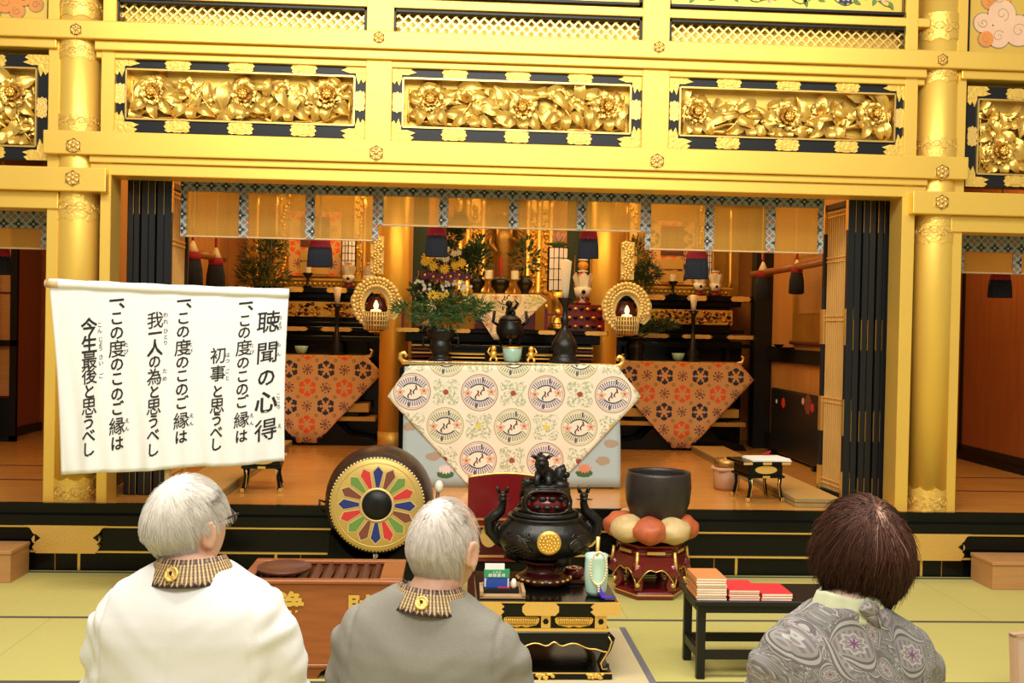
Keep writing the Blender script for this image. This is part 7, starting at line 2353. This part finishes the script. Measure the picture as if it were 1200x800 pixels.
# paisley: bent teardrops scattered at all angles over a ground of fine scrolls
p = Pattern('paisley', (0.20, 0.185, 0.165), 0.8, coord='Object')
cb = p.nt.nodes.new('ShaderNodeCombineXYZ')
p.nt.links.new((p.u + p.v * 0.6).v, cb.inputs[0]); p.nt.links.new((p.w - p.v * 0.3).v, cb.inputs[1])
pv = cb.outputs[0]
n1 = snoise(16.0, pv, 3, 1.2)
p.over((ssin(n1 * 70.0) > 0.30) * 0.75, (0.12, 0.105, 0.10))
p.over((ssin(n1 * 70.0 + 1.2) > 0.86) * 0.9, (0.40, 0.38, 0.335))
p.over((svoro(85.0, vec=pv) < 0.22) * 0.8, (0.13, 0.10, 0.12))
def drops(scale, s, tint):
    n = p.nt.nodes.new('ShaderNodeTexVoronoi'); n.inputs['Scale'].default_value = scale; n.inputs['Randomness'].default_value = 0.55
    p.nt.links.new(pv, n.inputs['Vector'])
    d = p.nt.nodes.new('ShaderNodeVectorMath'); d.operation = 'SUBTRACT'
    p.nt.links.new(pv, d.inputs[0]); p.nt.links.new(n.outputs['Position'], d.inputs[1])
    sp = p.nt.nodes.new('ShaderNodeSeparateXYZ'); p.nt.links.new(d.outputs[0], sp.inputs[0])
    sc = p.nt.nodes.new('ShaderNodeSeparateXYZ'); p.nt.links.new(n.outputs['Color'], sc.inputs[0])
    x, y, th = S(sp.outputs[0]) / s, S(sp.outputs[1]) / s, S(sc.outputs[0]) * 6.28
    c, sn = S.op('COSINE', th), ssin(th)
    X, Y = x * c + y * sn, y * c - x * sn
    X = X + smax(Y, 0.0) * smax(Y, 0.0) * 0.55
    wd = ssqrt(smax(1.0 - Y * Y, 0.0)) * (0.60 - Y * 0.42) + 0.001
    g = sabs(X) / wd
    ins = sabs(Y) < 0.99
    p.over(ins * (g < 1.22), (0.13, 0.11, 0.11))
    p.over(ins * (g < 1.08), (0.36, 0.34, 0.30))
    p.over(ins * (g < 0.90), (0.11, 0.095, 0.09))
    p.over(ins * (g < 0.78), (0.27, 0.25, 0.225))
    p.over(ins * (g < 0.62) * (ssin(Y * 26.0) > 0.0), (0.19, 0.15, 0.16))
    e = ssqrt(X * X * 9.0 + (Y + 0.2) * (Y + 0.2) * 3.4)
    fl = ssin(satan2(X * 2.0, Y + 0.2) * 8.0) * 0.12
    p.over(ins * (e < (fl + 0.95)), (0.40, 0.38, 0.34))
    p.over(ins * (e < (fl + 0.74)), (0.25, 0.20, 0.21))
    p.over(ins * (e < 0.5), (0.38, 0.35, 0.31))
    p.over(ins * (e < (fl * 1.5 + 0.34)), tint)
drops(17.0, 0.024, (0.20, 0.07, 0.10))
drops(8.5, 0.052, (0.16, 0.06, 0.15))
p.over((snoise(3.2) > 0.56) * 0.25, (0.22, 0.21, 0.18))
p.bump(snoise(260.0), 0.2, 0.002); p.done()
# woven stole round the neck
p = Pattern('stole', (0.52, 0.35, 0.115), 0.6)
cu, cv = cell(p.u, 0.0075), cell(p.v, 0.014)
p.over(sabs(cu) < 0.0011, (0.12, 0.045, 0.035))
p.over((sabs(sabs(cu) * 1.6 + sabs(cv) - 0.006) < 0.0012), (0.12, 0.05, 0.05))
p.over((sabs(cell(p.u - 0.00375, 0.0075)) < 0.0008), (0.70, 0.55, 0.26))
p.over((p.v < 0.011) * (sabs(cell(p.u, 0.011)) * 2.0 + p.v < 0.011), (0.045, 0.022, 0.035))
p.over((p.v > 0.050) * (ssin(p.u * 600.0) > 0.0), (0.07, 0.03, 0.04))
p.done()
def hair_mat(name, dark, light, rough=0.5):
    p = Pattern(name, dark, rough)
    p.b.inputs['Specular IOR Level'].default_value = 0.25
    p.over(smin(p.u, 1.0), light)
    p.over(smin(smax(p.u - 1.0, 0.0), 1.0), (0.60, 0.40, 0.29))
    p.done()
hair_mat('hair_white', (0.60, 0.54, 0.46), (0.88, 0.84, 0.77))
hair_mat('hair_grey', (0.56, 0.48, 0.41), (0.90, 0.83, 0.75))
hair_mat('hair_brown', (0.022, 0.008, 0.006), (0.15, 0.055, 0.03), 0.6)

def evaluated(o):
    dg = bpy.context.evaluated_depsgraph_get()
    me = bpy.data.meshes.new_from_object(o.evaluated_get(dg))
    return me
def fuse(mb, name, parent, material, voxel, smooth, disp=None):
    """one continuous skin from overlapping volumes"""
    o = mb.build(name, world=False)
    md = o.modifiers.new('r', 'REMESH'); md.mode = 'VOXEL'; md.voxel_size = voxel
    ms = o.modifiers.new('s', 'SMOOTH'); ms.factor = 0.5; ms.iterations = smooth
    me = evaluated(o)
    bpy.data.objects.remove(o, do_unlink=True)
    if disp:
        ns = [v.normal.copy() for v in me.vertices]
        for v, n in zip(me.vertices, ns): v.co += n * disp(v.co)
    me.materials.clear(); me.materials.append(MATS[material])
    for pl in me.polygons: pl.use_smooth = True; pl.material_index = 0
    if not me.uv_layers: me.uv_layers.new(name='UVMap')
    r = bpy.data.objects.new(name, me)
    COL.objects.link(r)
    r.parent = parent
    return r

def head_point(d):
    """surface of the head in direction d (face towards +Y)"""
    x, y, z = d
    px, py, pz = .076 * x, .096 * y, .116 * z
    if z < 0:
        t = -z
        px *= 1 - .30 * t ** 1.6
        if y < 0: py *= 1 - .42 * t
        else: py *= 1 + .02 * t
    if y < 0: py *= 1 + .06 * math.exp(-((z - .25) / .4) ** 2)
    if y > 0:
        g = lambda cx, cz, s: math.exp(-(((x - cx) ** 2 + (z - cz) ** 2) / (s * s)))
        py += .024 * math.exp(-((x / .14) ** 2 + ((z + .16) / .16) ** 2)) + .010 * math.exp(-((x / .12) ** 2 + ((z - .02) / .2) ** 2))
        py += .004 * g(0, .24, .4) - .009 * (g(.36, .06, .16) + g(-.36, .06, .16)) + .004 * g(0, -.47, .2) + .007 * g(0, -.82, .25) - .003 * g(0, -.62, .15)
    return Vector((px, py, pz))
def add_head(m, T):
    old = m.T; m.T = T
    m.sphere((0, 0, 0), 1, 1, 1, 56, 40, fn=lambda p_: head_point(p_.normalized()))
    for s in (-1, 1):
        e = Matrix.Translation((s * .077, -.004, -.006)) @ Matrix.Rotation(s * -.42, 4, 'Z') @ Matrix.Rotation(-.16, 4, 'X')
        m.T = T @ e
        pts = [(s * .010, .012 * math.cos(a) - .004, .030 * math.sin(a) + .002) for a in [math.radians(-60 + 300 * i / 16) for i in range(17)]]
        m.tube(pts, [.0052] * 17, 8)
        m.sphere((s * .003, -.004, .004), .006, .014, .026, 12, 8)
        m.sphere((s * .006, .004, -.026), .006, .008, .011, 10, 8)
        m.sphere((s * .002, .012, -.004), .005, .006, .010, 8, 6)
    m.T = old

def strands(m, T, roots, length, seed, steps=6, w=.0007, lift=.010, jitter=.25, flow=None, shade=lambda d, r: r, clump=.35):
    rnd = random.Random(seed)
    for d in roots:
        d = d.normalized()
        L = length(d) if callable(length) else length
        L *= rnd.uniform(.75, 1.2)
        p_ = d.copy()
        f = flow(d)
        pts = []
        f = (f + Vector((rnd.gauss(0, 1), rnd.gauss(0, 1), rnd.gauss(0, 1))) * jitter)
        sh = max(0, min(2, shade(d, rnd.random())))
        nz = noise.noise_vector(d * 6) * clump
        for k in range(steps + 1):
            t = k / steps
            base = head_point(p_)
            n = Vector((p_.x / .076, p_.y / .096, p_.z / .116)).normalized()
            lf = lift(d, t) if callable(lift) else lift * (.25 + .75 * math.sin(PI * min(1, t * .62)))
            pts.append(T @ (base + n * lf))
            ff = f + nz
            tan = ff - p_ * ff.dot(p_)
            if tan.length > 1e-5: tan.normalize()
            p_ = (p_ + tan * (L / steps / .095)).normalized()
            f = (f + flow(p_)) * .5 + Vector((rnd.gauss(0, 1), rnd.gauss(0, 1), rnd.gauss(0, 1))) * jitter * .18
        v, uv = [], []
        for k, q in enumerate(pts):
            t = k / steps
            ww = w * (1 - .75 * t)
            a = (pts[min(k + 1, steps)] - pts[max(k - 1, 0)])
            a = a.normalized() if a.length > 1e-7 else Vector((0, 0, 1))
            x = a.orthogonal().normalized(); y = a.cross(x)
            for j in range(3):
                b = 2 * PI * j / 3
                v.append(q + x * (ww * math.cos(b)) + y * (ww * math.sin(b))); uv.append((sh, t))
        fc = []
        for k in range(steps):
            for j in range(3): fc.append((3 * k + j, 3 * k + (j + 1) % 3, 3 * k + 3 + (j + 1) % 3, 3 * k + 3 + j))
        m.add(v, fc, True, uv)
def sphere_dirs(n, seed):
    rnd = random.Random(seed); out = []
    for _ in range(n):
        z = rnd.uniform(-1, 1); a = rnd.uniform(0, 2 * PI); r = math.sqrt(1 - z * z)
        out.append(Vector((r * math.cos(a), r * math.sin(a), z)))
    return out
def cap(m, T, region, off, nu=64, nv=44, shade=.3):
    """shell lying on the scalp wherever region(d) > 0"""
    def pt(j, i):
        t = -PI / 2 + PI * j / nv; a = 2 * PI * i / nu
        return Vector((math.cos(t) * math.cos(a), math.cos(t) * math.sin(a), math.sin(t)))
    idx, v, uv, f = {}, [], [], []
    def vert(j, i):
        k = (j, i % nu)
        if k not in idx:
            d = pt(j, i % nu); r = region(d)
            idx[k] = len(v)
            n = Vector((d.x / .076, d.y / .096, d.z / .116)).normalized()
            o_ = off(d) if callable(off) else off
            v.append(T @ (head_point(d) + n * (o_ * max(0, min(1, r * 6)) + .0005 + noise.noise(d * 9) * .002 * min(1, r * 6)))); uv.append(((shade(d) if callable(shade) else shade) + .25 * noise.noise(d * 14), 0))
        return idx[k]
    for j in range(nv):
        for i in range(nu):
            if region(pt(j + .5, i + .5)) > 0: f.append((vert(j, i), vert(j, i + 1), vert(j + 1, i + 1), vert(j + 1, i)))
    m.add(v, f, True, uv)

def hand(m, T, s):
    """loosely curled hand; fingers along +Y, palm down, thumb on the -s side"""
    old = m.T; m.T = T
    m.sphere((0, .045, 0), .040, .050, .015, 14, 10)
    for i, (x, L) in enumerate(((-.027, .070), (-.009, .078), (.009, .073), (.026, .058))):
        x *= s
        m.tube([(x, .07, .002), (x * 1.1, .07 + L * .45, .003), (x * 1.12, .07 + L * .8, -.012), (x * 1.1, .07 + L, -.028)], [.0095, .009, .0082, .0068], 8)
    m.tube([(-s * .030, .025, -.002), (-s * .052, .050, -.006), (-s * .056, .078, -.014), (-s * .050, .098, -.020)], [.013, .011, .0098, .008], 8)
    m.T = old

def person(label, loc, yaw, S, headc, head_yaw, head_pitch, skin, jacket, w=1.0, tilt=0.0, hair=None, stole=None, extras=None, wrinkle=.006, head_roll=0.0, jacket_name='jacket', hk=1.0):
    """S: shoulder height; headc: head centre relative to the body's own origin on the floor"""
    t = thing('person', label, 'person', loc, None, yaw)
    HT = Matrix.Translation(headc) @ Matrix.Rotation(head_yaw - yaw, 4, 'Z') @ Matrix.Rotation(head_pitch, 4, 'X') @ Matrix.Rotation(head_roll, 4, 'Y') @ Matrix.Scale(hk, 4)
    seat = S - .53
    m = MB(skin)
    add_head(m, HT)
    hz = headc[2]
    m.tube([(0, -.02, S - .06), (0, -.022, S + .03), (headc[0] * .6, headc[1] - .022, hz - .075), (headc[0], headc[1] - .012, hz - .03)], [.075, .060, .056, .056], 16)
    m.lathe([(.13, seat), (.165, seat + .08), (.15, seat + .22), (.160, seat + .38), (.13, seat + .45), (.05, seat + .50)], (0, -.01, 0), 24, sx=w, sy=.62)
    sh = []
    for s in (-1, 1):
        pts = [(s * .12 * w, -.02, S - .085 + tilt * s * .12), (s * .165 * w, -.02, S - .15 + tilt * s * .17), (s * .185 * w, .0, S - .29 + tilt * s * .17), (s * .185 * w, .045, S - .345 + tilt * s * .17), (s * .13, .20, S - .40), (s * .085, .27, seat + .155)]
        sh.append(pts)
        m.tube(pts, [.040, .042, .038, .038, .033, .026], 12)
        hand(m, Matrix.Translation((s * .082, .265, seat + .150)) @ Matrix.Rotation(s * .35, 4, 'Z') @ Matrix.Rotation(-.15, 4, 'X'), s)
        m.tube([(s * .085, .0, seat + .07), (s * .11, .22, seat + .075), (s * .12, .42, seat + .06), (s * .12, .43, seat - .10), (s * .12, .41, .09), (s * .12, .42, .05)], [.085, .078, .055, .05, .036, .04], 12)
        m.tube([(s * .12, .38, .04), (s * .125, .48, .035), (s * .13, .60, .025)], [.036, .04, .026], 10)
    body = fuse(m, 'body', t, skin, .0048, 2)
    # trousers
    m = MB('trousers')
    m.lathe([(.14, seat - .005), (.185, seat + .06), (.17, seat + .20)], (0, -.005, 0), 24, sx=w, sy=.66)
    for s in (-1, 1):
        m.tube([(s * .085, -.02, seat + .07), (s * .11, .22, seat + .075), (s * .12, .43, seat + .055), (s * .12, .44, seat - .10), (s * .12, .42, .10)], [.098, .092, .072, .068, .058], 14)
    fuse(m, 'trousers', t, 'trousers', .010, 3)
    # jacket
    m = MB(jacket)
    rings = [(-.56, .20, .145, .0), (-.45, .192, .135, -.005), (-.30, .192, .132, -.015), (-.18, .200, .130, -.028), (-.10, .203, .120, -.032), (-.065, .202, .110, -.031), (-.040, .196, .100, -.029), (-.018, .180, .090, -.027), (.004, .148, .080, -.025), (.024, .112, .073, -.023), (.038, .088, .069, -.022), (.044, .078, .066, -.022)]
    n = 40
    v, f = [], []
    for (dz, a, b_, y) in rings:
        for i in range(n):
            q = 2 * PI * i / n
            cx_, sx_ = math.cos(q), math.sin(q)
            e = .85
            v.append((a * w * math.copysign(abs(cx_) ** e, cx_), y + b_ * math.copysign(abs(sx_) ** e, sx_), S + dz + tilt * a * w * math.copysign(abs(cx_) ** e, cx_)))
    for j in range(len(rings) - 1):
        for i in range(n): f.append((j * n + i, j * n + (i + 1) % n, (j + 1) * n + (i + 1) % n, (j + 1) * n + i))
    f.append(list(range(n))[::-1]); f.append([(len(rings) - 1) * n + i for i in range(n)])
    m.add(v, f, True)
    for s in (-1, 1):
        dz = tilt * s * .17
        pts = [(s * .135 * w, -.024, S - .070 + dz), (s * .160 * w, -.024, S - .095 + dz), (s * .176 * w, -.015, S - .17 + dz), (s * .190 * w, .0, S - .27 + dz), (s * .190 * w, .045, S - .345 + dz), (s * .15 * w, .15, S - .38), (s * .105, .235, seat + .16)]
        m.tube(pts, [.058, .066, .064, .060, .062, .054, .045], 16)
    def disp(co):
        k = Vector((co.x * 5, co.y * 5, co.z * 9))
        a = noise.noise(k) * wrinkle
        arm = smoothstep(.12, .19, abs(co.x))
        a += noise.noise(Vector((co.x * 9 + co.z * 12, co.y * 12, co.z * 26 - abs(co.x) * 22))) * wrinkle * .7 * (.35 + arm)
        low = smoothstep(S - .14, S - .24, co.z) if co.z < S else 0
        a += .006 * math.sin((co.z + abs(co.x) * .55) * 75 + 3 * noise.noise(co * 4)) * low * (.3 + arm) * (wrinkle / .006)
        # sleeve seam
        se = abs(abs(co.x) - (.158 * w + .02 * (S - co.z))) 
        if co.y < 0: a -= .0022 * math.exp(-(co.x / .004) ** 2)
        if co.z > S - .26: a -= .0045 * math.exp(-(se / .005) ** 2)
        return a
    jk = fuse(m, jacket_name, t, jacket, .0075, 4, disp)
    if stole:
        m = MB('stole')
        ring = []
        def sf(u, vv):
            a = -PI / 2 + (u - .5) * 2 * PI * .93
            fr = abs(u - .5) * 2
            rx = (.098 - .032 * vv) ; ry = (.092 - .031 * vv)
            zz = S + .010 + .050 * vv - .045 * smoothstep(.5, 1, fr) - .020 * math.cos((u - .5) * 2 * PI) * 0
            return (rx * math.cos(a), -.024 + ry * math.sin(a) * (1 + .25 * smoothstep(.6, 1, fr)), zz + tilt * rx * math.cos(a))
        m.grid(sf, 60, 5, uvfn=lambda u, vv: ((u - .5) * .46, .062 * vv))
        for s in (0, 1):
            e = [sf(s, q / 4) for q in range(5)]
            pr = Vector(e[0])
            m.grid(lambda u, vv, s=s: (Vector(sf(s, u)) .lerp(Vector(((.055 + .05 * u) * (1 if s else -1) * 1.0, .118, S - .30)), vv)) + Vector((0, .035 * math.sin(PI * vv), 0)), 4, 10, uvfn=lambda u, vv: (vv * .32, .062 * u))
        so = m.build('stole', t, world=False, solid=.004)
        m = MB('gold_plate')
        ca = -PI / 2 + stole
        c = Vector((.084 * math.cos(ca), -.024 + .079 * math.sin(ca) - .002, S + .035))
        ax = Vector((math.cos(ca), math.sin(ca), .55)).normalized()
        m.lathe([(.0155, 0), (.0155, .003), (.0135, .005), (.0115, .0035), (.006, .0045), (.0005, .0045)], c, 24, axis=ax)
        m.m('lacquer_wine'); m.sphere(c + ax * .0045, .0030, .0022, .0052, 10, 8); m.sphere(c + ax * .0045 + Vector((0, 0, .003)), .0042, .0022, .0028, 8, 6)
        m.build('gold_badge', so, world=False)
    if hair: hair(t, HT)
    for s in (-1, 1):
        m = MB('eye_white'); m.T = HT; m.sphere((s * .030, .083, .007), .0115, nu=12, nv=8); m.m('eye_dark'); m.sphere((s * .030, .0915, .007), .0052, .004, .0052, 10, 6); m.build('eye', t, world=False)
    if extras: extras(t, HT)
    return t

crown = Vector((.03, -.42, .90)).normalized()
def flow_down(d):
    g = d - crown * .98
    g = g - d * g.dot(d)
    g = g.normalized() if g.length > 1e-4 else Vector((0, -1, 0))
    return (g + Vector((.25, 0, -.55)) * (.4 + .6 * smoothstep(.9, .2, d.z))).normalized()
def region_full(d):
    if d.y > 0.15:
        lim = .42 + .25 * max(0, d.y - .35)
    else:
        lim = .42 - (.15 - d.y) / .5 * 1.25
        lim = max(lim, -.80)
    r = d.z - lim
    if abs(d.x) > .55 and d.y > -.42 and d.z < .24: r = min(r, (d.z - .24))
    return r
def hair_man1(t, HT):
    m = MB('hair_white')
    cap(m, HT, region_full, lambda d: .006 + .005 * smoothstep(-.2, .5, d.z), shade=.45)
    roots = [d for d in sphere_dirs(9000, 3) if region_full(d) > .0]
    strands(m, HT, roots, lambda d: .022 + .026 * smoothstep(.15, .55, d.z), 5, steps=5, w=.00075, lift=lambda d, t_: (.006 + .007 * smoothstep(-.3, .6, d.z)) * (.35 + .75 * t_) + .002 * t_, jitter=.22, flow=flow_down)
    m.build('hair', t, world=False)
def hair_man2(t, HT):
    m = MB('hair_grey')
    def reg(d):
        r = region_full(d)
        top = smoothstep(.48, .76, d.z + .30 * d.y)
        return r - top * .9
    cap(m, HT, lambda d: reg(d) - .12, .003, shade=.35)
    rnd = random.Random(2)
    roots = [d for d in sphere_dirs(8500, 13) if region_full(d) > 0 and (reg(d) > 0 or rnd.random() < .10)]
    strands(m, HT, roots, lambda d: .030 + .012 * smoothstep(-.4, .4, d.z), 6, steps=5, w=.0006, lift=lambda d, t_: .0015 + .006 * t_ , jitter=.18, flow=flow_down)
    m.build('hair', t, world=False)
def hair_woman(t, HT):
    cr = Vector((.10, -.50, .86)).normalized()
    def reg(d):
        if d.y > .1: lim = .40 - .2 * abs(d.x)
        else: lim = .40 - (.1 - d.y) / .32 * 1.45
        return d.z - max(lim, -.97)
    def vol(d):
        up = smoothstep(-1.0, .15, d.z)
        return (.013 + .015 * up + .008 * abs(d.x)) * (1 - .25 * smoothstep(.6, 1, d.z)) + .012 * smoothstep(-.3, -.7, d.z)
    c0 = Vector((.17, -.64, .74)).normalized()
    def spot(d):
        q = d - c0
        return math.exp(-((q.x / .13) ** 2 + (q.z / (.30 if q.z < 0 else .16)) ** 2)) if d.y < 0 else 0
    m = MB('hair_brown')
    cap(m, HT, reg, lambda d: vol(d) * .68, shade=lambda d: .12 + 1.75 * spot(d))
    def fl(d):
        g = d - cr
        g = g - d * g.dot(d)
        g = g.normalized() if g.length > 1e-4 else Vector((0, -1, 0))
        return (g + Vector((0, 0, -.9)) * smoothstep(.6, -.2, d.z)).normalized()
    rnd = random.Random(4)
    def bald(d):
        q = d - Vector((.16, -.60, .78)).normalized()
        return (q.x / .15) ** 2 + ((q.z + .10) / .34) ** 2 < 1
    roots = [d for d in sphere_dirs(14000, 23) if reg(d) > -.02 and not (bald(d) and rnd.random() < .5)]
    strands(m, HT, roots, lambda d: .060 + .02 * smoothstep(0, .8, d.z), 8, steps=6, w=.0009, lift=lambda d, t_: vol(d) * (.74 + .30 * t_) + .005 * math.sin(t_ * 3 + d.x * 31 + d.z * 17) * t_ + (.010 * t_ * t_ if int(d.x * 9973) % 9 == 0 else 0), jitter=.42, flow=fl, shade=lambda d, r: r * (.35 + .65 * smoothstep(-.4, .7, d.z)) + .75 * spot(d) * (.4 + r), clump=.5)
    m.build('hair', t, world=False)
def glasses(t, HT):
    m = MB('glasses_metal'); m.T = HT
    for s in (-1, 1):
        m.tube([(s * .074, -.022, .004), (s * .080, -.012, .016), (s * .080, .04, .018), (s * .068, .098, .016)], [.0026, .0030, .0026, .0024], 6)
        m.tube([(s * .033 + .026 * math.cos(a), .104 - .010 * abs(math.cos(a)) * (1 if s * math.cos(a) > 0 else 0), .006 + .018 * math.sin(a)) for a in [2 * PI * i / 20 for i in range(21)]], .0020, 6)
    m.tube([(-.008, .108, .010), (0, .112, .012), (.008, .108, .010)], .0013, 6)
    o = m.build('glasses', t, world=False)
    m = MB('lens'); m.T = HT
    for s in (-1, 1): m.prism([(.025 * math.cos(a), .017 * math.sin(a)) for a in [2 * PI * i / 20 for i in range(20)]], (s * .033, .101, .006), (1, 0, 0), (0, 0, 1), .001)
    m.build('lenses', o, world=False)
def scarf(t, HT):
    m = MB('scarf_green')
    S_ = .868
    def sf(u, v):
        a = -PI / 2 + (u - .5) * 2 * PI * .9
        r = .080 - .020 * v + .003 * math.sin(u * 40)
        return (r * math.cos(a), -.020 + r * .95 * math.sin(a), S_ + .020 + .050 * v + .004 * math.sin(u * 18 + 2))
    m.grid(sf, 60, 6)
    o = m.build('scarf', t, world=False, solid=.006)
    m = MB('paisley')
    m.sphere((.016, -.100, S_ + .050), .022, .012, .017, 14, 10)
    m.tube([(.012, -.098, S_ + .046), (.034, -.092, S_ + .020), (.062, -.075, S_ + .008)], [.012, .014, .008], 8)
    m.build('scarf_knot', o, world=False)
def seam(t, HT):
    m = MB('trousers')
    m.build if False else None

Y1 = 2.26
c = P(222, 612, Y1)
S1 = P(222, 686, Y1).z
bx = P(231, 700, Y1).x
hc = P(219, 616, Y1)
person('white haired person with glasses in a white jacket and woven stole, leftmost, turning right', (bx, Y1, 0), -.16, S1 + .012, (hc.x - bx - .004, .008, hc.z - .008), -.60, .14, 'skin_a', 'jacket_white', 1.0, tilt=.035, hair=hair_man1, stole=-.13, hk=.905, extras=glasses, wrinkle=.0085)
Y2 = 2.40
bx = P(508, 720, Y2).x
S2 = P(508, 716, Y2).z
hc = P(521, 641, Y2)
person('grey haired balding person in a grey jacket and woven stole, in the middle', (bx, Y2, 0), -.25, S2 + .010, (hc.x - bx - .004, .016, hc.z - .006), -.56, .04, 'skin_b', 'jacket_grey', 1.03, tilt=-.07, hair=hair_man2, stole=.02, hk=.97, wrinkle=.007)
Y3 = 2.30
bx = P(988, 720, Y3).x
S3 = .868
hc = P(1014, 645, Y3)
person('brown haired person in a paisley blouse with pale green scarf, seen from behind at right', (bx, Y3, 0), .03, S3, (hc.x - bx, .012, hc.z - .010), -.06, -.05, 'skin_c', 'paisley', .95, hair=hair_woman, extras=scarf, wrinkle=.006, jacket_name='blouse', hk=.98)
